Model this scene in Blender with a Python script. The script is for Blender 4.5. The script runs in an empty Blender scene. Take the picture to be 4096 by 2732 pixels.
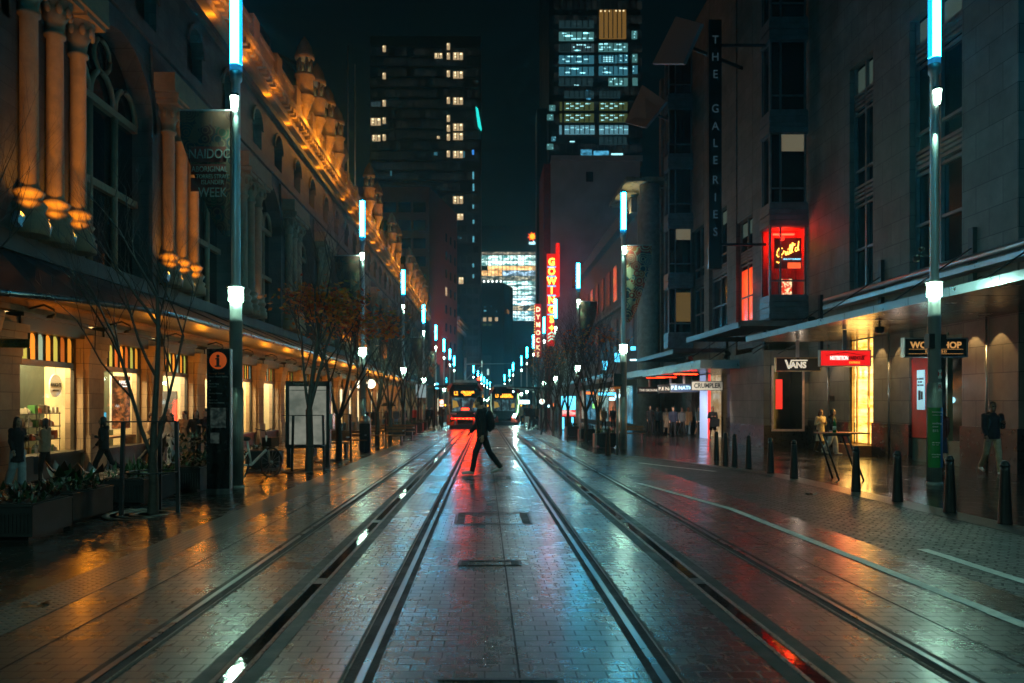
import bpy, bmesh, math, random
from mathutils import Vector, Matrix
R = random.Random(7)
rad = math.radians
S = bpy.context.scene
COL = S.collection
# ------------------------------------------------------------------ camera
F, CX, CY, GY, H = 796.4, 484.8, 400.7, 408.5, 1.48
SL = (GY - CY) / F                      # the street falls away from the camera
def cross(x):
    if x < -3.15: return 0.04 * (x + 3.15)
    if x > 4.2: return -0.02 * (x - 4.2)
    return 0.0
def gz(x, y): return -SL * y + cross(x)
def G(px, py):
    d = H * F / (py - GY)
    for _ in range(25):
        x = (px - CX) / F * d
        d = (H - cross(x)) * F / (py - GY)
    return Vector(((px - CX) / F * d, d, gz((px - CX) / F * d, d)))
def P(px, py, d): return Vector(((px - CX) / F * d, d, H - (py - CY) / F * d))
def PX(px, d): return (px - CX) / F * d
def PZ(py, d): return H - (py - CY) / F * d
cam = bpy.data.cameras.new('camera'); co = bpy.data.objects.new('camera', cam); COL.objects.link(co)
co.location = (0, 0, H); co.rotation_euler = (rad(90), 0, 0)
cam.sensor_width = 36; cam.lens = F / 1024 * 36
cam.shift_x = (512 - CX) / 1024; cam.shift_y = (CY - 341.5) / 1024
cam.clip_start = 0.05; cam.clip_end = 2000
cam.dof.use_dof = True; cam.dof.focus_distance = 10.5; cam.dof.aperture_fstop = 2.0
S.camera = co
# ------------------------------------------------------------------ materials
MATS = {}
def nd(nt, t, **k):
    n = nt.nodes.new(t)
    for a, v in k.items():
        if a == 'i':
            for kk, vv in v.items(): n.inputs[kk].default_value = vv
        else: setattr(n, a, v)
    return n
def base(name):
    m = bpy.data.materials.new(name); m.use_nodes = True
    nt = m.node_tree; nt.nodes.clear()
    o = nd(nt, 'ShaderNodeOutputMaterial'); b = nd(nt, 'ShaderNodeBsdfPrincipled')
    nt.links.new(b.outputs[0], o.inputs[0]); MATS[name] = m
    return m, nt, b
def c4(c): return (c[0], c[1], c[2], 1)
def mat(name, col, rough=.6, metal=0, var=.35, scale=3, bump=.0, spec=.5, bscale=40, world=False, coat=0):
    if name in MATS: return MATS[name]
    m, nt, b = base(name); L = nt.links.new
    b.inputs['Metallic'].default_value = metal
    b.inputs['Specular IOR Level'].default_value = spec
    b.inputs['Coat Weight'].default_value = coat
    if world: v = nd(nt, 'ShaderNodeNewGeometry').outputs['Position']
    else: v = nd(nt, 'ShaderNodeTexCoord').outputs['Object']
    n = nd(nt, 'ShaderNodeTexNoise', i={'Scale': scale, 'Detail': 6, 'Roughness': .6}); L(v, n.inputs['Vector'])
    r = nd(nt, 'ShaderNodeMapRange', i={'From Min': .3, 'From Max': .7, 'To Min': 1 - var, 'To Max': 1 + var * .6}); L(n.outputs[0], r.inputs[0])
    mx = nd(nt, 'ShaderNodeVectorMath', operation='SCALE'); mx.inputs[0].default_value = col; L(r.outputs[0], mx.inputs['Scale'])
    L(mx.outputs[0], b.inputs['Base Color'])
    rr = nd(nt, 'ShaderNodeMapRange', i={'From Min': .3, 'From Max': .7, 'To Min': max(.03, rough * .8), 'To Max': min(1, rough * 1.2)}); L(n.outputs[0], rr.inputs[0])
    L(rr.outputs[0], b.inputs['Roughness'])
    if bump:
        n2 = nd(nt, 'ShaderNodeTexNoise', i={'Scale': bscale, 'Detail': 4}); L(v, n2.inputs['Vector'])
        bp = nd(nt, 'ShaderNodeBump', i={'Strength': bump, 'Distance': .02}); L(n2.outputs[0], bp.inputs['Height']); L(bp.outputs[0], b.inputs['Normal'])
    return m
def stone(name, col, bw, bh, rough=.75, mortar=.35, var=.3, off=.5, jw=.012):
    m, nt, b = base(name); L = nt.links.new
    g = nd(nt, 'ShaderNodeNewGeometry'); s = nd(nt, 'ShaderNodeSeparateXYZ'); L(g.outputs['Position'], s.inputs[0])
    a = nd(nt, 'ShaderNodeMath', operation='ADD'); L(s.outputs[0], a.inputs[0]); L(s.outputs[1], a.inputs[1])
    c = nd(nt, 'ShaderNodeCombineXYZ'); L(a.outputs[0], c.inputs[0]); L(s.outputs[2], c.inputs[1])
    br = nd(nt, 'ShaderNodeTexBrick', offset=off); L(c.outputs[0], br.inputs['Vector'])
    for k, v in {'Scale': 1, 'Mortar Size': jw, 'Mortar Smooth': .2, 'Bias': 0, 'Brick Width': bw, 'Row Height': bh}.items(): br.inputs[k].default_value = v
    br.inputs['Color1'].default_value = c4([x * (1 - var) for x in col]); br.inputs['Color2'].default_value = c4([x * (1 + var * .5) for x in col])
    br.inputs['Mortar'].default_value = c4([x * mortar for x in col])
    n = nd(nt, 'ShaderNodeTexNoise', i={'Scale': 1.3, 'Detail': 8, 'Roughness': .65}); L(g.outputs['Position'], n.inputs['Vector'])
    r = nd(nt, 'ShaderNodeMapRange', i={'From Min': .3, 'From Max': .7, 'To Min': .65, 'To Max': 1.2}); L(n.outputs[0], r.inputs[0])
    mx = nd(nt, 'ShaderNodeVectorMath', operation='SCALE'); L(br.outputs['Color'], mx.inputs[0]); L(r.outputs[0], mx.inputs['Scale'])
    L(mx.outputs[0], b.inputs['Base Color']); b.inputs['Roughness'].default_value = rough
    n2 = nd(nt, 'ShaderNodeTexNoise', i={'Scale': 30, 'Detail': 5}); L(g.outputs['Position'], n2.inputs['Vector'])
    h = nd(nt, 'ShaderNodeMath', operation='MULTIPLY_ADD'); L(br.outputs['Fac'], h.inputs[0]); h.inputs[1].default_value = -1.2; L(n2.outputs[0], h.inputs[2])
    bp = nd(nt, 'ShaderNodeBump', i={'Strength': .35, 'Distance': .012}); L(h.outputs[0], bp.inputs['Height']); L(bp.outputs[0], b.inputs['Normal'])
    return m
def em(name, col, s, samp='AUTO'):
    if name in MATS: return MATS[name]
    m, nt, b = base(name)
    b.inputs['Base Color'].default_value = c4([min(.8, x) for x in col]); b.inputs['Roughness'].default_value = .5
    b.inputs['Emission Color'].default_value = c4(col); b.inputs['Emission Strength'].default_value = s
    m.cycles.emission_sampling = samp
    return m
def emnoise(name, c1, c2, s, sc=(1, 1, 1), lo=.42, hi=.6, samp='NONE'):
    """a lit room behind glass: uneven brightness"""
    if name in MATS: return MATS[name]
    m, nt, b = base(name); L = nt.links.new
    g = nd(nt, 'ShaderNodeNewGeometry'); mp = nd(nt, 'ShaderNodeMapping'); mp.inputs['Scale'].default_value = sc; L(g.outputs['Position'], mp.inputs[0])
    n = nd(nt, 'ShaderNodeTexNoise', i={'Scale': 1, 'Detail': 3, 'Roughness': .7}); L(mp.outputs[0], n.inputs['Vector'])
    cr = nd(nt, 'ShaderNodeValToRGB'); L(n.outputs[0], cr.inputs[0])
    cr.color_ramp.elements[0].position = lo; cr.color_ramp.elements[0].color = c4(c1)
    cr.color_ramp.elements[1].position = hi; cr.color_ramp.elements[1].color = c4(c2)
    L(cr.outputs[0], b.inputs['Emission Color']); b.inputs['Emission Strength'].default_value = s
    b.inputs['Base Color'].default_value = (.02, .02, .02, 1); b.inputs['Roughness'].default_value = .2
    m.cycles.emission_sampling = samp
    return m
def glass(name, tint=(1, 1, 1), refl=.08, rough=.03):
    if name in MATS: return MATS[name]
    m = bpy.data.materials.new(name); m.use_nodes = True; nt = m.node_tree; nt.nodes.clear(); MATS[name] = m
    o = nd(nt, 'ShaderNodeOutputMaterial'); t = nd(nt, 'ShaderNodeBsdfTransparent'); t.inputs[0].default_value = c4(tint)
    g = nd(nt, 'ShaderNodeBsdfGlossy'); g.inputs['Roughness'].default_value = rough
    mx = nd(nt, 'ShaderNodeMixShader'); mx.inputs[0].default_value = refl
    nt.links.new(t.outputs[0], mx.inputs[1]); nt.links.new(g.outputs[0], mx.inputs[2]); nt.links.new(mx.outputs[0], o.inputs[0])
    return m
def wet(name, col, bl, bh, r0=.16, r1=.42, grain=.35, mortar=.3, jw=.006, joint=.8, spec=.5, gs=90, patch=.35, coat=.0, rot=False, off=.5, fine=.10, dist=.006):
    """wet paving: laid units, grain, puddly roughness"""
    m, nt, b = base(name); L = nt.links.new
    g = nd(nt, 'ShaderNodeNewGeometry'); v = g.outputs['Position']
    vv = v
    if rot:
        dn = nd(nt, 'ShaderNodeTexNoise', i={'Scale': 7, 'Detail': 3}); L(v, dn.inputs['Vector']); ds = nd(nt, 'ShaderNodeVectorMath', operation='MULTIPLY_ADD'); L(dn.outputs['Color'], ds.inputs[0]); ds.inputs[1].default_value = (.10, .10, 0); L(v, ds.inputs[2])
        mp = nd(nt, 'ShaderNodeMapping'); mp.inputs['Rotation'].default_value = (0, 0, rot); L(ds.outputs[0], mp.inputs[0]); vv = mp.outputs[0]
    br = nd(nt, 'ShaderNodeTexBrick', offset=off); L(vv, br.inputs['Vector'])
    for k, x in {'Scale': 1, 'Mortar Size': jw, 'Mortar Smooth': .3, 'Bias': 0, 'Brick Width': bl, 'Row Height': bh}.items(): br.inputs[k].default_value = x
    br.inputs['Color1'].default_value = c4([x * .7 for x in col]); br.inputs['Color2'].default_value = c4([x * 1.2 for x in col])
    br.inputs['Mortar'].default_value = c4([x * mortar for x in col])
    n = nd(nt, 'ShaderNodeTexNoise', i={'Scale': .55, 'Detail': 7, 'Roughness': .62}); L(v, n.inputs['Vector'])
    r = nd(nt, 'ShaderNodeMapRange', i={'From Min': .3, 'From Max': .7, 'To Min': 1 - patch, 'To Max': 1 + patch}); L(n.outputs[0], r.inputs[0])
    mx = nd(nt, 'ShaderNodeVectorMath', operation='SCALE'); L(br.outputs['Color'], mx.inputs[0]); L(r.outputs[0], mx.inputs['Scale'])
    L(mx.outputs[0], b.inputs['Base Color'])
    n3 = nd(nt, 'ShaderNodeTexNoise', i={'Scale': 5.5, 'Detail': 6, 'Roughness': .65}); L(v, n3.inputs['Vector'])
    rr = nd(nt, 'ShaderNodeMapRange', i={'From Min': .30, 'From Max': .72, 'To Min': r0, 'To Max': r1}); L(n3.outputs[0], rr.inputs[0])
    # every unit a little different
    rm = nd(nt, 'ShaderNodeMath', operation='MULTIPLY_ADD'); L(br.outputs['Fac'], rm.inputs[0]); rm.inputs[1].default_value = .25
    pr = nd(nt, 'ShaderNodeMapRange', i={'From Min': .35, 'From Max': .65, 'To Min': -.05, 'To Max': .09}); L(n.outputs[0], pr.inputs[0])
    ra = nd(nt, 'ShaderNodeMath', operation='ADD'); L(rr.outputs[0], ra.inputs[0]); L(pr.outputs[0], ra.inputs[1]); L(ra.outputs[0], rm.inputs[2])
    L(rm.outputs[0], b.inputs['Roughness']); b.inputs['Specular IOR Level'].default_value = spec
    n2 = nd(nt, 'ShaderNodeTexNoise', i={'Scale': gs, 'Detail': 3, 'Roughness': .6}); L(v, n2.inputs['Vector'])
    n4 = nd(nt, 'ShaderNodeTexNoise', i={'Scale': 9, 'Detail': 2}); L(v, n4.inputs['Vector'])
    n2s = nd(nt, 'ShaderNodeMath', operation='MULTIPLY'); L(n2.outputs[0], n2s.inputs[0]); n2s.inputs[1].default_value = fine
    h0 = nd(nt, 'ShaderNodeMath', operation='MULTIPLY_ADD'); L(n4.outputs[0], h0.inputs[0]); h0.inputs[1].default_value = .09; L(n2s.outputs[0], h0.inputs[2])
    h = nd(nt, 'ShaderNodeMath', operation='MULTIPLY_ADD'); L(br.outputs['Fac'], h.inputs[0]); h.inputs[1].default_value = -joint * .8; L(h0.outputs[0], h.inputs[2])
    bp = nd(nt, 'ShaderNodeBump', i={'Strength': grain, 'Distance': dist}); L(h.outputs[0], bp.inputs['Height']); L(bp.outputs[0], b.inputs['Normal'])
    if coat:
        b.inputs['Coat Weight'].default_value = coat; b.inputs['Coat Roughness'].default_value = .18; b.inputs['Coat IOR'].default_value = 1.33
        b2 = nd(nt, 'ShaderNodeBump', i={'Strength': .35, 'Distance': .004}); L(h.outputs[0], b2.inputs['Height']); L(b2.outputs[0], b.inputs['Coat Normal'])
    return m
def studs(name, col, pitch=.075):
    """tactile paving: a grid of raised studs"""
    m, nt, b = base(name); L = nt.links.new
    g = nd(nt, 'ShaderNodeNewGeometry'); s = nd(nt, 'ShaderNodeSeparateXYZ'); L(g.outputs['Position'], s.inputs[0])
    def sn(o):
        a = nd(nt, 'ShaderNodeMath', operation='MULTIPLY'); L(o, a.inputs[0]); a.inputs[1].default_value = 2 * math.pi / pitch
        q = nd(nt, 'ShaderNodeMath', operation='SINE'); L(a.outputs[0], q.inputs[0]); return q.outputs[0]
    mu = nd(nt, 'ShaderNodeMath', operation='ADD'); L(sn(s.outputs[0]), mu.inputs[0]); L(sn(s.outputs[1]), mu.inputs[1])
    st = nd(nt, 'ShaderNodeMapRange', i={'From Min': .3, 'From Max': 1.5}); L(mu.outputs[0], st.inputs[0])
    n = nd(nt, 'ShaderNodeTexNoise', i={'Scale': 2, 'Detail': 6}); L(g.outputs['Position'], n.inputs['Vector'])
    r = nd(nt, 'ShaderNodeMapRange', i={'From Min': .3, 'From Max': .7, 'To Min': .6, 'To Max': 1.2}); L(n.outputs[0], r.inputs[0])
    mx = nd(nt, 'ShaderNodeVectorMath', operation='SCALE'); mx.inputs[0].default_value = col; L(r.outputs[0], mx.inputs['Scale']); L(mx.outputs[0], b.inputs['Base Color'])
    b.inputs['Roughness'].default_value = .3
    bp = nd(nt, 'ShaderNodeBump', i={'Strength': 1, 'Distance': .022}); L(st.outputs[0], bp.inputs['Height']); L(bp.outputs[0], b.inputs['Normal'])
    return m
# ------------------------------------------------------------------ mesh builder
class MB:
    def __init__(s): s.v, s.f, s.m, s.sm, s.cur, s.smooth = [], [], [], [], 0, False
    def add(s, vs, fs, smooth=None):
        o = len(s.v); s.v += [tuple(v) for v in vs]
        for f in fs:
            s.f.append([o + i for i in f]); s.m.append(s.cur); s.sm.append(s.smooth if smooth is None else smooth)
        return s
    def mt(s, i): s.cur = i; return s
    def box(s, x0, x1, y0, y1, z0, z1, M=None):
        v = [Vector((x, y, z)) for z in (z0, z1) for y in (y0, y1) for x in (x0, x1)]
        if M: v = [M @ p for p in v]
        return s.add(v, [(0, 2, 3, 1), (4, 5, 7, 6), (0, 1, 5, 4), (2, 6, 7, 3), (0, 4, 6, 2), (1, 3, 7, 5)])
    def cbox(s, c, d, M=None):
        return s.box(c[0] - d[0] / 2, c[0] + d[0] / 2, c[1] - d[1] / 2, c[1] + d[1] / 2, c[2] - d[2] / 2, c[2] + d[2] / 2, M)
    def quad(s, a, b, c, d): return s.add([a, b, c, d], [(0, 1, 2, 3)])
    def tube(s, pts, rs, n=8, caps=True):
        pts = [Vector(p) for p in pts]
        if not hasattr(rs, '__len__'): rs = [rs] * len(pts)
        vs = []; up0 = None
        for i, p in enumerate(pts):
            t = (pts[min(i + 1, len(pts) - 1)] - pts[max(i - 1, 0)])
            if t.length < 1e-9: t = Vector((0, 0, 1))
            t.normalize()
            if up0 is None: up0 = Vector((0, 1, 0)) if abs(t.z) > .8 else Vector((0, 0, 1))
            a = t.cross(up0)
            if a.length < 1e-4: a = t.orthogonal()
            a.normalize(); b = a.cross(t)
            for k in range(n):
                q = 2 * math.pi * k / n; vs.append(p + (a * math.cos(q) + b * math.sin(q)) * rs[i])
        fs = []
        for i in range(len(pts) - 1):
            for k in range(n): k2 = (k + 1) % n; fs.append((i * n + k, (i + 1) * n + k, (i + 1) * n + k2, i * n + k2))
        s.add(vs, fs, True)
        if caps:
            o = len(s.v) - len(vs)
            for f in ([o + k for k in range(n)], [o + len(vs) - 1 - k for k in range(n)]):
                s.f.append(f); s.m.append(s.cur); s.sm.append(False)
        return s
    def lathe(s, c, prof, n=16, smooth=True, a0=0, a1=2 * math.pi, M=None):
        full = abs(a1 - a0 - 2 * math.pi) < 1e-6; k_ = n if full else n + 1
        vs = []
        for r, z in prof:
            for k in range(k_):
                q = a0 + (a1 - a0) * k / n; p = Vector((c[0] + r * math.cos(q), c[1] + r * math.sin(q), c[2] + z)); vs.append(M @ p if M else p)
        fs = []
        for i in range(len(prof) - 1):
            for k in range(n): k2 = (k + 1) % k_; fs.append((i * k_ + k, i * k_ + k2, (i + 1) * k_ + k2, (i + 1) * k_ + k))
        s.add(vs, fs, smooth)
        if full:
            o = len(s.v) - len(vs)
            if prof[0][0] > 1e-4: s.f.append([o + n - 1 - k for k in range(n)]); s.m.append(s.cur); s.sm.append(False)
            if prof[-1][0] > 1e-4: s.f.append([o + len(vs) - n + k for k in range(n)]); s.m.append(s.cur); s.sm.append(False)
        return s
    def ell(s, c, r, n=10, M=None):
        prof = [(max(1e-5, math.sin(math.pi * i / n)), -math.cos(math.pi * i / n)) for i in range(n + 1)]
        T = Matrix.Translation(c) @ (M or Matrix()) @ Matrix.Diagonal((r[0], r[1], r[2], 1))
        return s.lathe((0, 0, 0), prof, n + 2, True, M=T)
    def prism(s, poly, z0, z1, M=None):
        n = len(poly); v = [Vector((p[0], p[1], z0)) for p in poly] + [Vector((p[0], p[1], z1)) for p in poly]
        if M: v = [M @ p for p in v]
        return s.add(v, [tuple(range(n - 1, -1, -1)), tuple(range(n, 2 * n))] + [(i, (i + 1) % n, n + (i + 1) % n, n + i) for i in range(n)])
    def strip(s, x0, x1, y0, y1, z0=0, z1=0.004, steps=1):
        """a band of ground following the fall of the street"""
        for i in range(steps):
            a, b = y0 + (y1 - y0) * i / steps, y0 + (y1 - y0) * (i + 1) / steps
            v = [(x, y, gz(x, y) + z) for z in (z0, z1) for y in (a, b) for x in (x0, x1)]
            s.add(v, [(0, 2, 3, 1), (4, 5, 7, 6), (0, 1, 5, 4), (2, 6, 7, 3), (0, 4, 6, 2), (1, 3, 7, 5)])
        return s
    def build(s, name, mats, parent=None):
        me = bpy.data.meshes.new(name); me.from_pydata(s.v, [], s.f)
        if not isinstance(mats, (list, tuple)): mats = [mats]
        for m in mats: me.materials.append(m)
        me.polygons.foreach_set('material_index', s.m); me.polygons.foreach_set('use_smooth', s.sm)
        me.update()
        o = bpy.data.objects.new(name, me); COL.objects.link(o)
        if parent: o.parent = parent
        return o
def tag(o, label=None, cat=None, group=None, kind=None):
    for k, v in (('label', label), ('category', cat), ('group', group), ('kind', kind)):
        if v: o[k] = v
    return o
def thing(name, label, cat, loc=(0, 0, 0), rz=0, group=None):
    o = bpy.data.objects.new(name, None); o.empty_display_size = .2; COL.objects.link(o)
    o.location = loc; o.rotation_euler = (0, 0, rz)
    return tag(o, label, cat, group)
KIDS = {}
def dup(o, parent=None, loc=None, rz=None, label=None, scale=None, skip=()):
    c = o.copy(); COL.objects.link(c)
    if parent: c.parent = parent
    for ch in [x for x in bpy.data.objects if x.parent == o]:
        if ch.name.split('.')[0] in skip: continue
        dup(ch, c)
    if loc is not None: c.location = loc
    if rz is not None: c.rotation_euler = (0, 0, rz)
    if label: c['label'] = label
    if scale: c.scale = scale
    return c
TEXTS = []
def text(body, size, mt, parent, loc, rot=(rad(90), 0, 0), align='CENTER', ext=.006, name='lettering', sx=1, spacing=1, shear=0, bold=0):
    cu = bpy.data.curves.new('t', 'FONT'); cu.body = body; cu.size = size; cu.align_x = align; cu.align_y = 'CENTER'
    cu.extrude = ext; cu.space_character = spacing; cu.shear = shear; cu.offset = bold; cu.resolution_u = 3
    t = bpy.data.objects.new('t', cu); COL.objects.link(t)
    TEXTS.append((t, name, mt, parent, loc, rot, sx))
def finish_texts():
    dg = bpy.context.evaluated_depsgraph_get()
    done = []
    for t, name, mt, parent, loc, rot, sx in TEXTS:
        me = bpy.data.meshes.new_from_object(t.evaluated_get(dg)); done.append(me)
    for (t, name, mt, parent, loc, rot, sx), me in zip(TEXTS, done):
        me.materials.clear(); me.materials.append(mt); me.name = name
        o = bpy.data.objects.new(name, me); COL.objects.link(o); o.parent = parent
        o.location = loc; o.rotation_euler = rot; o.scale = (sx, 1, 1)
        bpy.data.objects.remove(t)
def light(kind, loc, energy, col, parent=None, size=.1, spot=None, rot=None, blend=.6, name='lamp'):
    l = bpy.data.lights.new(name, kind); l.energy = energy; l.color = col
    if kind == 'AREA': l.size = size
    else: l.shadow_soft_size = size
    if spot: l.spot_size = rad(spot); l.spot_blend = blend
    o = bpy.data.objects.new(name, l); COL.objects.link(o); o.location = loc
    if rot: o.rotation_euler = rot
    if parent: o.parent = parent
    return o
def aim(v):  # rotation that points a light's -Z along v
    return Vector(v).to_track_quat('-Z', 'Y').to_euler()
# ------------------------------------------------------------------ palette
black = mat('black_paint', (.012, .013, .014), .4, spec=.5)
dkmetal = mat('dark_metal', (.03, .033, .035), .42, .3)
steel = mat('brushed_steel', (.42, .43, .43), .34, .9, var=.15)
polegrey = mat('pole_grey', (.55, .58, .57), .34, .75, var=.12, scale=1.5)
polelow = mat('pole_lower', (.46, .49, .47), .42, .12, var=.12)
sleeve = mat('pole_sleeve', (.30, .33, .30), .42, .4)
white_em = em('lantern_white', (.56, 1, .74), 76)
flood_em = em('flood_white', (.66, 1, .78), 26)
tube_w = em('tube_white', (.014, .52, .86), 96)
tube_c = em('tube_cyan', (.008, .40, .80), 1.7)
clear = glass('shop_glass', refl=.06)
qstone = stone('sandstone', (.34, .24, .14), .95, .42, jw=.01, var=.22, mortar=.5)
qstone_plain = mat('sandstone_carved', (.26, .18, .10), .75, var=.3, scale=2.5, bump=.25, bscale=18, world=True)
gstone = stone('granite_cladding', (.165, .155, .135), 1.15, .74, rough=.6, jw=.012, var=.16, mortar=.3)
dkgranite = mat('dark_granite', (.022, .022, .023), .3, var=.4, scale=8, world=True)
dkwin = mat('dark_window', (.006, .008, .010), .08, spec=.8)
framegrey = mat('window_frame_grey', (.16, .18, .19), .4, .5)
wood = mat('timber', (.22, .10, .035), .5, var=.4, scale=8)
# ------------------------------------------------------------------ ground
pav = wet('wet_granite_pavers', (.019, .029, .024), .17, .118, r0=.19, r1=.34, coat=.42, grain=.95, gs=100, jw=.006, joint=1.0, fine=.22)
pavL = wet('wet_footpath', (.020, .019, .015), .9, .45, r0=.12, r1=.32, grain=.6, gs=70, jw=.005)
pavR = wet('wet_dark_footpath', (.014, .015, .014), .9, .6, r0=.09, r1=.24, grain=.5, gs=60, jw=.005)
cob = wet('wet_setts', (.042, .052, .048), .17, .11, r0=.26, r1=.5, grain=1.0, gs=17, jw=.014, joint=2.4, patch=.6, rot=.6, fine=.9, dist=.022)
conc = mat('smooth_concrete', (.020, .027, .021), .55, spec=.25, var=.3, scale=6, bump=.1, bscale=60, world=True)
tact = studs('tactile_studs', (.09, .09, .08))
paint = mat('road_paint', (.80, .80, .72), .5, var=.3, scale=14, bump=.2, bscale=60, world=True)
Y0, Y1 = -3, 420
tag(MB().add([(-400, -40, gz(0, -40) - .75), (400, -40, gz(0, -40) - .75), (400, 900, gz(0, 900) - .75), (-400, 900, gz(0, 900) - .75)], [(0, 1, 2, 3)]).build('ground', mat('asphalt', (.03, .03, .03), .5, world=True)), kind='structure')
b = MB()
b.strip(-3.15, 4.2, Y0, 26, -.3, 0); b.strip(-3.15, 3.6, 26, Y1, -.3, 0)
tag(b.build('road', pav), kind='structure')
tag(MB().strip(-3.65, -3.15, Y0, 36, -.3, .004).build('tactile_paving_left', tact), kind='structure')
b = MB(); b.strip(-13, -3.65, Y0, 36, -.3, 0); b.strip(-13, -3.15, 36, Y1, -.3, 0)
tag(b.build('pavement_left', pavL), kind='structure')
# lay-by of setts with a tapered far end, then the right-hand pavement round it
def flat(poly, z):
    return [(x, y, gz(x, y) + z) for x, y in poly]
lay = [(4.2, Y0), (6.45, Y0), (6.45, 18.6), (6.1, 20.0), (5.16, 23.4), (4.7, 24.4), (4.2, 24.9)]
b = MB(); b.add(flat(lay, 0), [tuple(range(len(lay)))]); tag(b.build('parking_bay', cob), kind='structure')
rp = [(7.0, Y0), (16, Y0), (16, 26), (4.2, 26), (4.2, 25.0), (4.72, 24.75), (5.3, 23.7), (6.4, 20.4), (7.0, 18.6)]
b = MB(); b.add(flat(rp, .004), [tuple(range(len(rp)))]); b.strip(3.6, 16, 26, Y1, -.3, .0)
tag(b.build('pavement_right', pavR), kind='structure')
tr = [(6.45, Y0), (7.0, Y0), (7.0, 18.6), (6.4, 20.4), (5.3, 23.7), (4.72, 24.75), (4.2, 25.0), (4.2, 24.9), (4.7, 24.4), (5.16, 23.4), (6.1, 20.0), (6.45, 18.6)]
b = MB(); b.add(flat(tr, .006), [(0, 1, 2, 11), (11, 2, 3, 10), (10, 3, 4, 9), (9, 4, 5, 8), (8, 5, 6, 7)]); tag(b.build('tactile_paving_right', tact), kind='structure')
def line(pts, w, name='road_marking'):
    b = MB()
    for (x0, y0), (x1, y1) in zip(pts, pts[1:]):
        n = max(1, int(abs(y1 - y0) / .35))
        for i in range(n):
            t0, t1 = i / n, (i + 1) / n
            a = (x0 + (x1 - x0) * t0, y0 + (y1 - y0) * t0); c = (x0 + (x1 - x0) * t1, y0 + (y1 - y0) * t1)
            dx, dy = x1 - x0, y1 - y0; l = math.hypot(dx, dy); nx, ny = -dy / l * w / 2, dx / l * w / 2
            j = .008 * R.uniform(-1, 1)
            q = [(a[0] + nx, a[1] + ny), (a[0] - nx, a[1] - ny), (c[0] - nx + j, c[1] - ny), (c[0] + nx + j, c[1] + ny)]
            b.add([(x, y, gz(x, y) + .006) for x, y in q], [(0, 1, 2, 3)])
    return tag(b.build(name, paint), kind='structure')
line([(3.74, -2), (3.62, 11.7), (3.05, 15.7)], .11)
line([(4.63, -2), (4.62, 8.4)], .13)
line([(4.2, 21.6), (4.75, 20.4), (5.5, 19.0)], .16)
# rails and the ground-level power strips between them
railm = mat('rail_steel', (.15, .165, .175), .30, 1.0, var=.2, scale=2, world=True)
rubber = mat('rail_rubber', (.006, .007, .007), .6, spec=.18, world=True, bump=.2)
water = mat('standing_water', (.006, .006, .006), .035, spec=.6, world=True, bump=.06, bscale=14)
gravel = mat('gravel_edge', (.09, .09, .08), .3, var=.6, scale=60, bump=1.0, bscale=85, world=True)
def rail(x, side, label):
    t = thing('tram_rail', label, 'rail', (0, 0, 0), group='tram rails set in the road')
    MB().strip(x - .021, x + .021, Y0, Y1, -.02, .008).build('rail_head', railm, t)
    g0, g1 = sorted((x + side * .021, x + side * .085)); MB().strip(g0, g1, Y0, Y1, -.03, .002).build('groove', rubber, t)
    k0, k1 = sorted((x + side * .085, x + side * .094)); MB().strip(k0, k1, Y0, Y1, -.02, .006).build('keeper_edge', gravel, t)
    e0, e1 = sorted((x - side * .021, x - side * .07)); MB().strip(e0, e1, Y0, Y1, -.02, .004).build('rubber_sleeve', rubber, t)
    if side > 0: c0, c1 = x + .094, x + .115
    else: c0, c1 = x - .115, x - .094
    MB().strip(c0, c1, Y0, Y1, -.02, .004).build('sealant', conc, t)
rail(-2.14, 1, 'wet steel rail nearest the information totem side of the road')
rail(-.68, -1, 'bright wet rail left of the crossing walker, leading under the red-lit tram')
rail(.98, 1, 'bright wet rail just right of the crossing walker')
rail(2.63, -1, 'dark wet rail beside the long white road line')
def power(x, label):
    t = thing('power_strip', label, 'power rail', group='ground-level power strips between the rails')
    for s in (-1, 1):
        a, c = sorted((x + s * .075, x + s * .175)); MB().strip(a, c, Y0, Y1, -.02, .003).build('concrete_band', conc, t)
        a, c = sorted((x + s * .045, x + s * .075)); MB().strip(a, c, Y0, Y1, -.02, .007).build('gravel_edge', gravel, t)
    MB().strip(x - .045, x + .045, Y0, Y1, -.02, .001).build('channel', water, t)
    for i in range(14):
        y = 3.1 + i * 3.6
        b = MB(); b.strip(x - .04, x + .04, y, y + .22, 0, .006); b.build('insulator', dkmetal, t)
power(-1.41, 'wet power strip with puddles between the rails left of the walker')
power(1.82, 'wet power strip with puddles between the rails right of the walker')
# access covers and drain slots in the middle of the road
def cover(x0, x1, y0, y1, label):
    t = thing('access_cover', label, 'cover', group='access covers set between the tracks')
    b = MB(); w = .025
    for a in ((x0, x1, y0, y0 + w), (x0, x1, y1 - w, y1), (x0, x0 + w, y0 + w, y1 - w), (x1 - w, x1, y0 + w, y1 - w)): b.strip(*a, 0, .006)
    b.build('cover_frame', dkmetal, t)
    b = MB()
    for k in (.08, .92):
        xx = x0 + (x1 - x0) * k; b.strip(xx - .05, xx + .05, y0 + .06, y1 - .06, 0, .005)
    b.build('lid_bar', conc, t)
cover(-.40, .62, 10.2, 11.3, 'large framed cover between the tracks in front of the walker')
cover(-.42, .58, 16.6, 17.4, 'framed cover at the feet of the crossing walker')
cover(-.28, .42, 4.0, 4.35, 'slotted drain cover at the bottom edge of the road')
cover(-.25, .35, 7.5, 7.75, 'narrow slotted cover in the middle of the road')
tag(MB().strip(.185, .198, Y0, 60, 0, .003).build('road_joint', rubber), kind='structure')
for x in (-2.75, 3.1): tag(MB().strip(x, x + .010, Y0, 60, 0, .003).build('road_joint', rubber), kind='structure')
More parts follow.
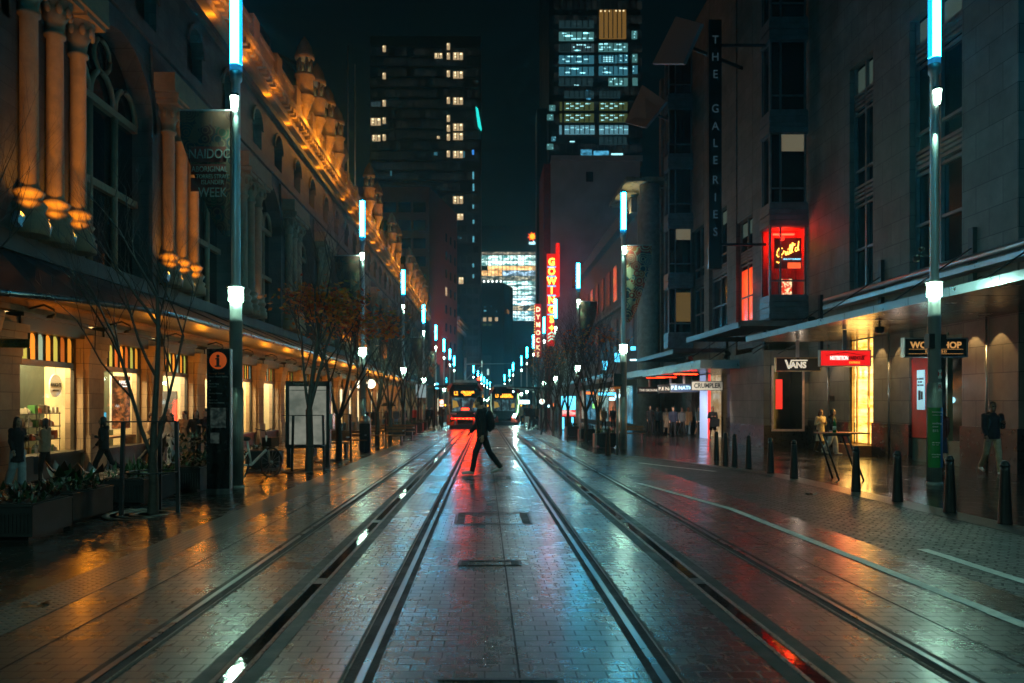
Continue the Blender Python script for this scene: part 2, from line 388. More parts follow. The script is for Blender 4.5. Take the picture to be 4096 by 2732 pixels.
leafm = mat('wet_brown_leaf', (.16, .05, .012), .35, var=.5, scale=20)
for px, py, lab in ((33, 606, 'brown leaf litter on the tactile paving strip'), (760, 441, 'pale scrap of litter on the pavement behind the bollards'), (812, 495, 'small leaf lying on the dark setts')):
    g = G(px, py); b = MB()
    for k in range(9):
        a = R.uniform(0, 6.28); q = g + Vector((R.uniform(-.09, .09), R.uniform(-.06, .06), .008 + R.uniform(0, .012)))
        u = Vector((math.cos(a), math.sin(a), R.uniform(-.2, .5))) * .05; w = Vector((-math.sin(a), math.cos(a), R.uniform(0, .4))) * .03
        b.quad(q - u, q - w * .8, q + u, q + w)
    tag(b.build('leaf_litter', leafm if 'leaf' in lab else paint), lab, 'litter')
# ------------------------------------------------------------------ sandstone arcade building on the left
XW = -11.2
BAY = 4.2; Y_S = 18.6; NB = 33
arc = thing('arcade_building', 'ornate sandstone arcade building with orange-lit columns, long dark awning and lit shopfronts', 'building', (0, 0, 0))
glow_amber = (1.0, .42, .07)
def zb(y): return gz(XW, y)
def arch_face(b, x, y0, y1, z0, z1, yc, r, zs, dep, n=12, rim=0):
    """a wall bay with an arched opening cut through it"""
    pts = [(yc - r, z0), (yc - r, zs)] + [(yc - r * math.cos(math.pi * i / n), zs + r * math.sin(math.pi * i / n)) for i in range(1, n)] + [(yc + r, zs), (yc + r, z0)]
    b.quad((x, y0, z0), (x, yc - r, z0), (x, yc - r, z1), (x, y0, z1))
    b.quad((x, yc + r, z0), (x, y1, z0), (x, y1, z1), (x, yc + r, z1))
    for (a, za), (c, zc) in zip(pts[1:-2], pts[2:-1]): b.quad((x, a, za), (x, c, zc), (x, c, z1), (x, a, z1))
    for (a, za), (c, zc) in zip(pts, pts[1:]): b.quad((x, a, za), (x - dep, a, za), (x - dep, c, zc), (x, c, zc))
    if rim:
        for k in range(1, len(pts) - 2):
            (a, za), (c, zc) = pts[k], pts[k + 1]
            f = (r + rim) / r
            o = lambda yy, zz: (yc + (yy - yc) * f, zs + (zz - zs) * f)
            (oa, oza), (oc, ozc) = o(a, za), o(c, zc)
            xx = x + .10
            b.quad((xx, a, za), (xx, c, zc), (xx, oc, ozc), (xx, oa, oza)); b.quad((x, oa, oza), (xx, oa, oza), (xx, oc, ozc), (x, oc, ozc)); b.quad((x, a, za), (x, c, zc), (xx, c, zc), (xx, a, za))
# --- ground floor: piers, dark entablatures, sills, rooms
creamw = mat('shop_wall_cream', (.62, .50, .28), .7, var=.08)
shopfloor = mat('shop_floor', (.30, .20, .10), .35)
ceil_w = em('shop_ceiling_light', (1, .74, .36), 46)
ceil_c = em('shop_ceiling_light_pale', (1, .82, .50), 34)
darkwood = mat('dark_painted_timber', (.030, .026, .018), .4)
gl_green = em('glass_green', (.24, .42, .06), .55, 'NONE'); gl_amber = em('glass_amber', (.75, .33, .03), .62, 'NONE'); gl_blue = em('glass_blue', (.18, .42, .40), .55, 'NONE'); gl_rust = em('glass_rust', (.42, .13, .015), .5, 'NONE'); gl_lime = em('glass_lime', (.42, .52, .10), .6, 'NONE')
GL = [gl_rust, gl_lime, gl_amber, gl_blue, gl_amber, gl_lime, gl_rust, gl_amber]
winlit = [emnoise('lit_shop_%d' % i, (.55, .33, .10), c, 1.5, (.2, 1.1, .7)) for i, c in enumerate([(1, .74, .36), (1, .86, .55), (.85, .9, .75)])]
Z_SILL, Z_HEAD, Z_GL, Z_ENT = .62, 2.45, 3.16, 3.42
for k in range(NB):
    y0 = Y_S + k * BAY; a, c = y0 + .55, y0 + 3.6; yc = (a + c) / 2; zz = zb(y0) + .0
    b = MB(); zf = zz - .3
    b.box(XW - .5, XW, y0 - .6, a, zf, 3.5)                                     # pier
    b.box(XW - .5, XW + .16, y0 - .50, y0 + .46, zf, zz + 1.05)                   # plinth
    b.box(XW - .5, XW + .10, y0 - .46, y0 + .42, zz + 1.05, 2.35)
    for i in range(5):                                                         # corbelled head of the pier
        t = i / 5; b.box(XW - .45, XW + .12 + .22 * t ** 1.5, y0 - .52 - .08 * t, y0 + .47 + .08 * t, 2.35 + i * .19, 2.35 + (i + 1) * .19)
    o = b.build('pier', qstone, arc)
    b = MB(); b.box(XW - .45, XW - .05, a, c, zf, zz + Z_SILL - .08); b.box(XW - .5, XW + .06, a, c, zz + Z_SILL - .08, zz + Z_SILL)
    b.build('stall_riser', darkwood, arc)
    w = MB()
    w.box(XW - .30, XW - .20, a, a + .10, zz + Z_SILL, Z_ENT - .05); w.box(XW - .30, XW - .20, c - .10, c, zz + Z_SILL, Z_ENT - .05)
    w.box(XW - .32, XW - .14, a + .1, c - .1, Z_HEAD - .08, Z_HEAD + .06)
    w.box(XW - .35, XW + .05, a, c, Z_GL + .03, Z_ENT + .1)
    w.box(XW - .30, XW + .14, a - .03, c + .03, Z_ENT + .1, Z_ENT + .2)
    wn = w.build('window', darkwood, arc)
    g = MB(); mats = GL if k < 9 else [gl_amber, gl_amber, gl_rust]
    n = 8; pw = (c - a - .2) / n
    for i in range(n):
        p0 = a + .1 + i * pw + .05; p1 = a + .1 + (i + 1) * pw - .05; zt = Z_GL - .12; r = (p1 - p0) / 2; pc = (p0 + p1) / 2
        g.mt((i + k * 3) % len(mats))
        poly = [(p0, Z_HEAD + .08), (p1, Z_HEAD + .08)] + [(pc + r * math.cos(q), zt + r * 1.2 * math.sin(q)) for q in [math.pi * j / 6 for j in range(7)]]
        g.add([(XW - .25, y, z) for y, z in poly], [tuple(range(len(poly)))])
    g.build('stained_glass', mats, wn)
    d = MB(); n_ = 9
    d.box(XW - .285, XW - .262, a + .1, c - .1, Z_HEAD + .06, Z_GL + .03)
    for i in range(n_): yy = a + .1 + i * pw; d.tube([(XW - .22, yy, Z_HEAD + .06), (XW - .22, yy, Z_GL + .03)], .03, 6)
    d.build('mullion', darkwood, wn)
    if k < 9:
        r = MB(); r.quad((XW - 2.6, a - .5, zz), (XW - 2.6, c + .5, zz), (XW - 2.6, c + .5, 3.3), (XW - 2.6, a - .5, 3.3))
        for yy in (a - .5, c + .5): r.quad((XW - 2.6, yy, zz), (XW - .5, yy, zz), (XW - .5, yy, 3.3), (XW - 2.6, yy, 3.3))
        r.quad((XW - 2.6, a - .5, 3.3), (XW - .5, a - .5, 3.3), (XW - .5, c + .5, 3.3), (XW - 2.6, c + .5, 3.3))
        r.mt(1).quad((XW - 2.6, a - .5, zz + .35), (XW - .5, a - .5, zz + .35), (XW - .5, c + .5, zz + .35), (XW - 2.6, c + .5, zz + .35))
        r.build('shop_room', [creamw, shopfloor], arc)
        b = MB(); b.box(XW - 1.5, XW - .36, a + .1, c - .1, 3.18, 3.24); b.build('ceiling_light', ceil_w if k in (0, 1, 4) else ceil_c, arc)
        MB().box(XW - .262, XW - .255, a + .1, c - .1, zz + Z_SILL, Z_HEAD - .08).build('pane', clear, wn)
        if k < 6:
            for sx, sy, sz in ((-1.9, .5, 2.35), (-2.2, 1.9, 2.15)): MB().ell((XW + sx, a + sy, sz), (.05, .05, .05), 6).build('spot_bulb', em('spot_bulb', (1, .95, .85), 9, 'NONE'), arc)
    else:
        MB().quad((XW - .28, a + .1, zz + Z_SILL), (XW - .28, c - .1, zz + Z_SILL), (XW - .28, c - .1, Z_HEAD - .08), (XW - .28, a + .1, Z_HEAD - .08)).build('pane', winlit[k % 3], wn)
YE = Y_S + NB * BAY - .8
b = MB(); b.box(XW - .5, XW, Y_S - .8, YE, Z_ENT + .22, 5.0); b.box(XW - .2, XW + .10, Y_S - .8, YE, 3.95, 4.06)
b.build('shopfront_wall', qstone, arc)
# end pier at the rounded corner with a brass street plate
b = MB(); b.lathe((XW - .3, 17.55, 0), [(.62, zb(18) - .3), (.62, zb(18) + 1), (.5, zb(18) + 1.05), (.5, 2.4), (.56, 2.7), (.74, 3.1), (.80, 3.4), (.8, 3.5)], 18)
b.lathe((XW - 1.4, 16.4, 0), [(.9, -3), (.9, 3.5), (1.0, 3.5), (1.0, 5)], 18)
b.build('corner_pier', qstone, arc)
brass = mat('brass_plate', (.75, .48, .14), .22, 1)
pl = MB().box(-.33, .33, -.012, .012, -.10, .10).build('street_plate', brass, arc); pl.location = (-10.66, 18.02, 2.78); pl.rotation_euler = (0, 0, rad(12))
text('GEORGE ST', .10, black, pl, (0, -.013, .03)); text('SYDNEY', .06, black, pl, (0, -.013, -.05))
# --- awning: sloping dark roof with a rounded near end
awm = mat('awning_metal', (.075, .085, .095), .33, .5, var=.3, scale=2)
awp = [(-8.4, YE), (-8.4, 22.6), (-8.5, 21.2), (-8.8, 19.9), (-9.3, 18.7), (-9.9, 17.7), (-10.6, 16.9), (-11.4, 16.3)]
bak = [(XW, YE), (XW, 22.6), (XW, 21.4), (XW, 20.3), (XW, 19.4), (XW, 18.8), (XW - .05, 18.3), (XW - .3, 17.8)]
b = MB(); ZE = 3.75
for i in range(len(awp) - 1):
    (x0, y0), (x1, y1) = awp[i], awp[i + 1]; (u0, v0), (u1, v1) = bak[i], bak[i + 1]
    n = 30 if i == 0 else 1
    for j in range(n):
        f = lambda a, c, t: a + (c - a) * t
        t0, t1 = j / n, (j + 1) / n
        A, B = (f(x0, x1, t0), f(y0, y1, t0)), (f(x0, x1, t1), f(y0, y1, t1)); Cc, D = (f(u0, u1, t0), f(v0, v1, t0)), (f(u0, u1, t1), f(v0, v1, t1))
        b.quad((*A, ZE + .10), (*B, ZE + .10), (*D, 5.03), (*Cc, 5.03))
        b.quad((*A, ZE), (*Cc, ZE + .25), (*D, ZE + .25), (*B, ZE))
        b.quad((*A, ZE - .02), (*B, ZE - .02), (*B, ZE + .12), (*A, ZE + .12))
        if i == 0:  # standing seams
            b.tube([(A[0], A[1], ZE + .12), (Cc[0], Cc[1], 5.05)], .025, 4)
aw = b.build('awning', awm, arc)
b = MB(); b.tube([(x, y, ZE + .06) for x, y in awp], .075, 8); b.build('gutter', mat('gutter_metal', (.22, .24, .25), .3, .8), aw)
# small curled bracket lamps under the awning light the stone orange
lampm = mat('bracket_iron', (.03, .022, .012), .4)
for k in range(20):
    y = Y_S + 1.0 + k * BAY * (1 if k < 10 else 1.0)
    f = MB(); f.tube([(XW + .0, y, 3.75), (XW + .35, y, 3.84), (XW + .6, y, 3.72), (XW + .62, y, 3.6), (XW + .5, y, 3.56)], .028, 6); f.lathe((XW + .5, y, 3.50), [(.09, 0), (.06, .07), (.02, .09)], 8)
    lo = f.build('bracket_lamp', lampm, arc)
    light('POINT', (XW + .75, y + 1.1, 2.8), 52 if k < 12 else 66, (1, .29, .014), arc, .12)
# --- upper storeys
MOD = 2 * BAY; Y_C = 20.15; NM = 16; ZT = 17.3
b = MB(); up = MB()
for m in range(-1, NM):
    yc = Y_C + m * MOD + MOD / 2
    y0, y1 = yc - MOD / 2, yc + MOD / 2
    if y1 > YE: y1 = YE
    arch_face(b, XW, y0, y1, 5.4, 13.4, yc, 2.35, 10.4, .7, 14, .30)
    for s in (-1, 1): arch_face(up, XW, yc + (-MOD / 2 if s < 0 else 0), yc + (0 if s < 0 else min(MOD / 2, y1 - yc)), 13.9, 16.4, yc + s * 2.0, .8, 15.0, .4, 8, .15)
b.box(XW - 1.3, XW - .9, Y_C - MOD, YE, 5.4, 17); b.box(XW - .9, XW + .16, Y_S - 1, YE, 5.0, 5.42); b.box(XW - .4, XW + .12, Y_C - MOD, YE, 13.42, 13.88)
up.box(XW - .4, XW + .2, Y_C - MOD, YE, 16.41, 16.7)
b.box(XW - .8, XW + .02, 10.2, Y_C - MOD, 5.4, 17)
qshade = stone('shaded_sandstone', (.085, .080, .068), .95, .42, jw=.01, var=.22, mortar=.5)  # same sandstone darkened: night shade on the upper wall put into its colour
b.build('upper_wall', qshade, arc); up.build('attic_arcade', qshade, arc)
# dark windows inside the arches with tracery
for m in range(-1, NM):
    yc = Y_C + m * MOD + MOD / 2
    if yc + 2 > YE: continue
    w = MB(); w.box(XW - .62, XW - .60, yc - 2.3, yc + 2.3, 5.5, 12.7); wn = w.build('window', dkwin, arc)
    t = MB()
    for yy in (-.8, .8): t.tube([(XW - .5, yc + yy, 5.5), (XW - .5, yc + yy, 10.4)], .11, 8)
    for z in (7.9, 10.4): t.box(XW - .6, XW - .42, yc - 2.3, yc + 2.3, z, z + .22)
    for q in (-1.57, 0, 1.57):
        t.tube([(XW - .5, yc + q + .74 * math.cos(a), 10.6 + .9 * math.sin(a)) for a in [math.pi * i / 8 for i in range(9)]], .09, 6)
    t.tube([(XW - .5, yc + .5 * math.cos(a), 12.0 + .5 * math.sin(a)) for a in [2 * math.pi * i / 12 for i in range(13)]], .07, 6)
    if m in (6, 7, 8, 9, 10, 11):   # pierced screens lit from inside
        g = MB()
        for r_ in range(4):
            for c_ in range(5): g.add([(XW - .44, yc - 1.6 + c_ * .8 + (r_ % 2) * .3 + .14 * math.cos(q), 8.4 + r_ * .5 + .2 * math.sin(q)) for q in [math.pi * i / 4 for i in range(8)]], [tuple(range(8))])
        g.build('pierced_screen', em('screen_amber', (1, .36, .03), .9, 'NONE'), wn)
    t.build('tracery', qstone_plain, wn)
prof = [(.46, 0), (.46, .28), (.40, .34), (.44, .44), (.34, .52), (.36, .60), (.42, .70), (.34, .80), (.28, .86), (.34, .96), (.37, 1.02), (.27, 1.12), (.22, 1.2), (.20, 5.2), (.26, 5.24), (.26, 5.32), (.21, 5.36), (.24, 5.6), (.36, 5.85), (.30, 5.9), (.42, 6.1), (.40, 6.14)]
lit = {0, 1}
fxm = mat('uplight_box', (.22, .26, .28), .4, .5)
for m in range(0, NM):
    for j in (-1.15, 0, 1.15):
        y = Y_C + m * MOD + j
        if y > YE - 1: continue
        cb = MB(); cb.lathe((XW + .32, y, 5.42), prof, 14); cb.box(XW + .32 - .5, XW + .32 + .5, y - .5, y + .5, 11.55, 11.68); cb.box(XW + .32 - .58, XW + .32 + .58, y - .58, y + .58, 11.69, 11.86)
        for q in range(8):
            an = q * math.pi / 4; cb.ell((XW + .32 + .36 * math.cos(an), y + .36 * math.sin(an), 11.3), (.09, .09, .16), 5)
        col = cb.build('column', qstone_plain, arc)
        if m in lit or m in (5, 6, 8):
            fx = MB(); fx.cbox((0, 0, 0), (.16, .22, .3)); o = fx.build('uplight', fxm, arc); o.location = (XW + .62, y - .95, 5.6); o.rotation_euler = (rad(-25), 0, 0)
            light('SPOT', (XW + .80, y - 1.0, 5.62), 270 if m < 2 else 210, (1, .34, .012), arc, .05, 62, aim((-.40, .85, 1.45)), .7)
        elif m in (2, 3, 4, 7, 9) and j == 1.15:
            light('SPOT', (XW + .8, y - .9, 5.8), 40, (1, .40, .06), arc, .05, 70, aim((-.45, .7, 2.0)), .8)
    if m < NM: MB().box(XW - .02, XW + .10, Y_C + m * MOD - 1.95, Y_C + m * MOD + 1.95, 5.43, 13.3).build('pilaster_back', qshade, arc)
    # entablature block the columns carry
    MB().box(XW, XW + .82, Y_C + m * MOD - 1.85, Y_C + m * MOD + 1.85, 11.88, 12.5).build('entablature', qstone_plain, arc)
# cornice and parapet, lit from below
b = MB(); b.box(XW - .5, XW + .35, 10, YE, 17.0, 17.35); b.box(XW - .5, XW + .75, 10, YE, 17.6, 17.9)
y = 26
while y < YE: b.box(XW, XW + .62, y, y + .3, 17.35, 17.6); y += .62
b.box(XW - .1, XW + .5, 10, YE, 17.9, 18.0)
b.box(XW + .1, XW + .35, 10, YE, 18.0, 18.9); b.box(XW + .05, XW + .45, 10, YE, 18.9, 19.1)
for k in range(36): yy = 12 + k * BAY; b.box(XW, XW + .55, yy - .5, yy + .5, 18.0, 19.35)
b.build('cornice', qstone_plain, arc)
for k in range(32):
    y = 32 + k * 4.2
    if y > YE: break
    if k % 7 == 6: continue
    l = light('AREA', (XW + .68, y, 16.85), 60, (1, .33, .012), arc, 3.9, rot=aim((-.12, 0, 1)))
    l.data.shape = 'RECTANGLE'; l.data.size = .12; l.data.size_y = 3.9
# corbelled turrets with little lanterns
slate = mat('dome_copper', (.05, .075, .065), .5, .3)
def turret(y, z, s=1.0, x=XW + .45):
    t = MB(); pr = [(.02, 0)]
    for i in range(7):
        r = .10 + .42 * ((i + 1) / 7) ** 1.1; pr += [(r - .05, .19 * i + .03), (r, .19 * i + .09), (r + .02, .19 * i + .17)]
    pr += [(.60, 1.36), (.60, 1.46)]
    t.lathe((x, y, z), [(r * s, h * s) for r, h in pr], 14)
    o = t.build('turret', qstone_plain, arc)
    d = MB(); d.lathe((x, y, z), [(.52 * s, 1.46 * s), (.52 * s, 2.5 * s), (.62 * s, 2.55 * s), (.62 * s, 2.7 * s)], 14); d.build('drum', qstone_plain, o)
    d = MB()
    for q in range(6):
        an = q * math.pi / 3; d.tube([(x + .4 * s * math.cos(an), y + .4 * s * math.sin(an), z + 2.7 * s), (x + .4 * s * math.cos(an), y + .4 * s * math.sin(an), z + 3.6 * s)], .085 * s, 6)
    d.lathe((x, y, z), [(.55 * s, 3.6 * s), (.6 * s, 3.75 * s), (.55 * s, 3.9 * s), (.5 * s, 4.0 * s), (.42 * s, 4.35 * s), (.2 * s, 4.75 * s), (.03, 5.0 * s)], 14)
    d.build('lantern', qstone_plain, o)
    light('POINT', (x, y, z + 2.95 * s), 3, (.95, 1, .6), arc, .08)
    light('POINT', (x + .85, y - .85, z - .35), 150, (1, .36, .03), arc, .08)
for y, z in ((47.5, 18.2), (51.0, 18.1), (54.4, 18.0), (57.8, 17.9), (74, 18.6), (79.5, 18.4), (92, 18.2), (98, 18.2), (113, 18.3), (119, 18.3), (125, 18.3), (131, 18.3), (137, 18.3), (143, 18.3)): turret(y, z)
d = MB(); d.lathe((XW - 6.2, 62, 17), [(6.4, 0), (6.4, 3.6), (6.7, 3.8), (6.7, 4.3), (6.2, 4.5)] + [(6.2 * math.cos(q), 4.5 + 6.6 * math.sin(q)) for q in [math.pi / 2 * i / 10 for i in range(1, 10)]] + [(.7, 11.3), (.7, 12.6), (.1, 13.6)], 32)
for q in range(16):
    an = q * math.pi / 8; d.tube([(XW - 6.2 + 6.28 * math.cos(e) * math.cos(an), 62 + 6.28 * math.cos(e) * math.sin(an), 21.5 + 6.7 * math.sin(e)) for e in [math.pi / 2 * i / 8 for i in range(8)]], .14, 5)
d.build('dome', slate, arc)
light('SPOT', (XW + .3, 57, 20.5), 260, (1, .40, .05), arc, .2, 50, aim((-.75, .3, .9)))
d = MB()
for yy in (50, 53.5): d.tube([(XW + .2, yy + 14, 18.5), (XW + .2, yy + 14, 30)], [.07, .04], 6)
d.build('flagpole', polegrey, arc)
MB().box(XW - 30, XW - 1.35, Y_C - MOD - 8, YE - .1, -3, 17.5).build('roof', slate, arc)
MB().box(XW - 30, XW - .1, YE - .06, YE, -4, 17.3).build('end_wall', qstone, arc)
# --- what stands in the nearest shop windows
def shelf_unit(y, x, z, label):
    t = thing('display_shelf', label, 'shelf', (x, y, z), rad(90))
    b = MB()
    for sx in (-.75, -.25, .25, .75):
        for sy in (-.18, .18): b.tube([(sx, sy, 0), (sx, sy, 1.15)], .012, 5)
    for zz in (.05, .40, .75, 1.1): b.box(-.77, .77, -.2, .2, zz, zz + .02)
    b.build('rack', black, t)
    cols = [mat('pack_%d' % i, c, .4) for i, c in enumerate([(.6, .55, .42), (.08, .25, .07), (.45, .10, .04), (.55, .32, .08), (.7, .66, .58), (.06, .04, .03)])]
    b = MB()
    for zz in (.07, .42, .77, 1.12):
        xx = -.72
        while xx < .7:
            w = R.uniform(.06, .14); h = R.uniform(.08, .24); b.mt(R.randrange(6))
            if R.random() < .35: b.lathe((xx + w / 2, 0, zz), [(w / 2, 0), (w / 2, h * .7), (w / 4, h * .9), (w / 4, h)], 8)
            else: b.box(xx, xx + w, -.12 + R.uniform(-.05, .05), .1, zz, zz + h)
            xx += w + .015
    s = b.build('packets', cols, t); s['kind'] = 'stuff'
    return t
shelf_unit(21.3, XW - .75, zb(21) + .55, 'wire display shelf crowded with small packets in the first shop window')
t = thing('shop_sign', 'round white shop sign hanging in the first window', 'sign', (XW - .85, 22.35, 1.90), rad(90))
b = MB(); b.lathe((0, 0, 0), [(.32, -.012), (.32, .012)], 32, M=Matrix.Rotation(rad(90), 4, 'X')); b.build('disc', mat('sign_white', (.88, .87, .80), .5, var=.05), t)
b = MB(); b.tube([(0, 0, .36), (0, 0, 1.1)], .006, 4); b.build('cord', black, t)
text("HAIGH'S", .14, black, t, (0, -.016, .02), bold=.004); text('- CHOCOLATES -', .05, black, t, (0, -.016, -.13))
t = thing('shop_poster', 'tall brown chocolate poster standing in the second shop window', 'poster', (XW - .7, 26.0, .55), rad(84))
posterm = emnoise('poster_print', (.05, .014, .004), (.60, .17, .04), .9, (6, 3.0, 5), .45, .66)
MB().box(-.56, .56, -.03, .03, 0, 1.75).build('frame', mat('sign_white2', (.7, .7, .66), .5), t)
MB().box(-.53, .53, -.034, -.030, .03, 1.72).build('print', posterm, t)
text("HAIGH'S", .17, em('poster_text', (1, 1, 1), .8, 'NONE'), t, (.2, -.040, 1.52)); text('CHOCOLATES', .06, MATS['poster_text'], t, (.2, -.040, 1.40))
t = thing('display_table', 'low wooden display bench in the second shop window', 'table', (XW - .62, 25.6, zb(25) + .35), rad(90))
MB().box(-1.1, 1.1, -.25, .25, .52, .58).build('top', wood, t)
[MB().box(s * 1.0 - .04, s * 1.0 + .04, -.2, .2, 0, .52).build('leg', wood, t) for s in (-1, 1)]
t = thing('window_screen', 'small bright blue screen at the edge of the second shop window', 'screen', (XW - .45, 24.2, .65), rad(88))
MB().box(-.24, .24, -.03, .03, -.5, .5).build('case', black, t); MB().box(-.22, .22, -.034, -.03, -.47, .47).build('display', emnoise('screen_blue', (.01, .06, .16), (.10, .75, 1.0), 1.1, (2, 3, 2.4), .35, .65), t)
t = thing('shop_door', 'dark panelled door inside the third shop window', 'door', (XW - 1.3, 31.02, zb(29) + .36), 0)
MB().box(-.5, .5, -.04, .04, 0, 2.1).build('leaf', mat('door_grey', (.10, .09, .08), .5), t)
MB().tube([(-.4, -.08, .9), (-.4, -.08, 1.2)], .02, 6).build('handle', steel, t)
t = thing('shop_poster', 'narrow orange lit poster beside the information totem', 'poster', (XW - .4, 32.6, 1.35), rad(88))
MB().box(-.30, .30, -.03, .03, -1.1, 1.1).build('frame', black, t); MB().box(-.28, .28, -.034, -.03, -1.07, 1.07).build('print', em('poster_orange', (1, .16, .02), .9, 'NONE'), t)
t = thing('light_string', 'string of small white fairy lights in the shop window behind the totem', 'lights', (XW - .3, 36.3, 0), 0)
b = MB(); b.tube([(0, .02 * math.sin(z * 5), -.2 + z) for z in [i * .2 for i in range(14)]], .006, 4); b.build('cord', black, t)
b = MB(); [b.ell((.02, .02 * math.sin(i * 1.0), -.2 + i * .2), (.035, .035, .035), 5) for i in range(14)]; b.build('bulb', em('fairy', (.7, .95, 1), 4, 'NONE'), t)
# ------------------------------------------------------------------ stone shopping building on the right
XR = 13.6; TOP = 26
gal = thing('shopping_building', 'dark stone shopping building with projecting bays and slanting roof fins above metal awnings', 'building')
def zr(y, x=XR): return gz(x, y)
segs = []   # (y0, y1, kind)
def pier(y0, y1, x=XR, z1=TOP):
    b = MB(); zb_ = zr(y0) - .3
    b.box(x, x + .9, y0, y1, zr(y0) + 1.15, z1); b.build('pier', gstone, gal)
    b = MB(); b.box(x - .05, x + .9, y0 - .03, y1 + .03, zb_, zr(y0) + 1.15); b.build('plinth', dkgranite, gal)
def tallwin(y0, y1, x, z0, z1, lit_top=None, trans=()):
    b = MB(); b.box(x + .30, x + .32, y0, y1, z0, z1); w = b.build('window', dkwin, gal)
    f = MB(); n = 2 if y1 - y0 > 1.2 else 1
    ys = [y0 + (y1 - y0) * i / n for i in range(n + 1)]
    for i, yy in enumerate(ys):
        q0, q1 = (yy, yy + .08) if i == 0 else (yy - .08, yy) if i == n else (yy - .05, yy + .05)
        f.box(x + .18, x + .29, q0, q1, z0, z1)
    for i in range(n):
        a, c = ys[i] + (.08 if i == 0 else .05), ys[i + 1] - (.08 if i == n - 1 else .05)
        for z in trans: f.box(x + .20, x + .285, a, c, z, z + .09)
        for z in trans[1::2]:
            for q in range(4): f.box(x + .16, x + .28, a, c, z + .2 + q * .16, z + .3 + q * .16)
    f.build('frame', framegrey, w)
    if lit_top: MB().box(x + .286, x + .296, y0 + .1, y1 - .1, lit_top, z1 - .1).build('lit_blind', em('blind_pale', (.10, .15, .12), .28, 'NONE'), w)
    MB().box(x, x + .9, y0, y1, z1, TOP).build('spandrel', gstone, gal)
def low(y0, y1, x=XR, z0=4.4, z1=5.6): MB().box(x + .02, x + .9, y0, y1, z0, z1).build('spandrel', gstone, gal)
pier(9.0, 14.5); pier(20.3, 22.7); pier(25.5, 27.9); pier(29.7, 33.4)
T = (7.0, 8.6, 9.9, 12.0)
tallwin(14.5, 20.3, XR, 5.6, 13.6, 12.6, T); low(14.5, 20.3)
tallwin(22.7, 25.5, XR, 5.6, 13.6, 12.4, T); low(22.7, 25.5)
tallwin(27.9, 29.7, XR, 5.6, 13.8, 12.8, T); low(27.9, 29.7)
# horizontal ledge pipe over the near awning
b = MB(); b.tube([(XR - .35, 9, 5.35), (XR - .35, 31, 5.35)], .10, 10); b.box(XR - .45, XR + .0, 9, 31, 5.02, 5.16); b.build('ledge', steel, gal)
# bay boxes with a face towards the camera
def bay(y0, y1, x0, z0, floors):
    b = MB(); b.box(XR + .5, XR + .9, y0, y1, z0, TOP); b.build('bay_core', gstone, gal)
    z = z0; i = 0
    while z < TOP - 2:
        kind = floors[i] if i < len(floors) else 'dark'; i += 1
        f = MB()
        for q in range(4): f.box(x0 - .06 + .02 * (q % 2), XR, y0 - .06 + .02 * (q % 2), y1, z + q * .24, z + q * .24 + .21)
        f.box(x0 + .02, XR, y0 + .02, y1, z - .05, z + 1.0)
        f.build('bay_spandrel', framegrey, gal)
        w = MB(); za, zc = z + 1.0, z + 3.9
        if kind != 'open':
            w.box(x0 + .12, XR - .1, y0 + .10, y0 + .13, za, zc); w.box(x0 + .10, x0 + .12, y0 + .13, y1 - .1, za, zc)
        else:
            w.box(x0 + .12, XR - .1, y0 + .10, y0 + .105, za, zc)
        wn = w.build('bay_window', clear if kind == 'open' else dkwin, gal)
        f = MB()
        for xx in (x0, x0 + .42, XR - .14): f.box(xx, xx + .07, y0 + .02, y0 + .095, za, zc)
        for yy in (y0 + .1, y1 - .1): f.box(x0, x0 + .07, yy - .0, yy + .08, za, zc)
        f.box(x0 + .07, x0 + .42, y0 + .03, y0 + .09, za + .55, za + .62); f.box(x0 + .49, XR - .14, y0 + .03, y0 + .09, za + .55, za + .62)
        f.build('frame', framegrey, wn)
        if kind == 'blind': MB().box(x0 + .5, XR - .15, y0 + .075, y0 + .09, zc - .75, zc - .02).build('lit_blind', em('blind_warm', (.32, .26, .16), .30, 'NONE'), wn)
        if kind == 'amber': MB().box(x0 + .5, XR - .15, y0 + .075, y0 + .09, za + .7, zc - .3).build('lit_blind', em('blind_amber', (.30, .17, .05), .25, 'NONE'), wn)
        z += 3.9
bay(33.5, 34.6, 12.0, 4.95, ['open', 'blind', 'dark', 'dark'])
bay(52.0, 53.2, 12.0, 4.95, ['amber', 'blind', 'dark', 'dark'])
# the red-lit restaurant behind the first bay
redwall = mat('red_wall', (.42, .045, .02), .6, var=.4, scale=6)
b = MB(); b.box(12.02, XR, 34.5, 34.56, 5.9, 8.9); b.box(XR - .1, XR - .04, 33.7, 34.5, 5.9, 8.9); b.box(12.15, XR - .1, 33.7, 34.5, 8.78, 8.84); b.box(12.15, XR - .1, 33.7, 34.5, 5.92, 5.97)
for i in range(9): b.box(12.2 + i * .15, 12.22 + i * .15, 34.46, 34.5, 5.97, 7.3)
b.build('restaurant_room', redwall, gal)
light('POINT', (12.8, 34.1, 8.3), 90, (1, .035, .012), gal, .15)
light('POINT', (12.7, 33.2, 8.4), 12, (1, .02, .008), gal, .1)
MB().box(12.4, 13.3, 34.2, 34.3, 8.6, 8.66).build('red_tube', em('red_tube', (1, .03, .012), 9), gal)
t = thing('neon_sign', 'yellow and red neon script sign in the red upstairs window', 'neon sign', (12.80, 33.66, 7.62))
MB().box(-.56, .60, .03, .06, -.55, .75).build('board', mat('neon_board', (.20, .015, .01), .5), t)
def stroke(b, pts, r): b.tube([(x, 0, z) for x, z in pts], r, 6)
neon = em('neon_yellow', (1, .50, .07), 5.5); neon_r = em('neon_orange', (1, .10, .02), 4)
M_ = MB(); sc = 1.0
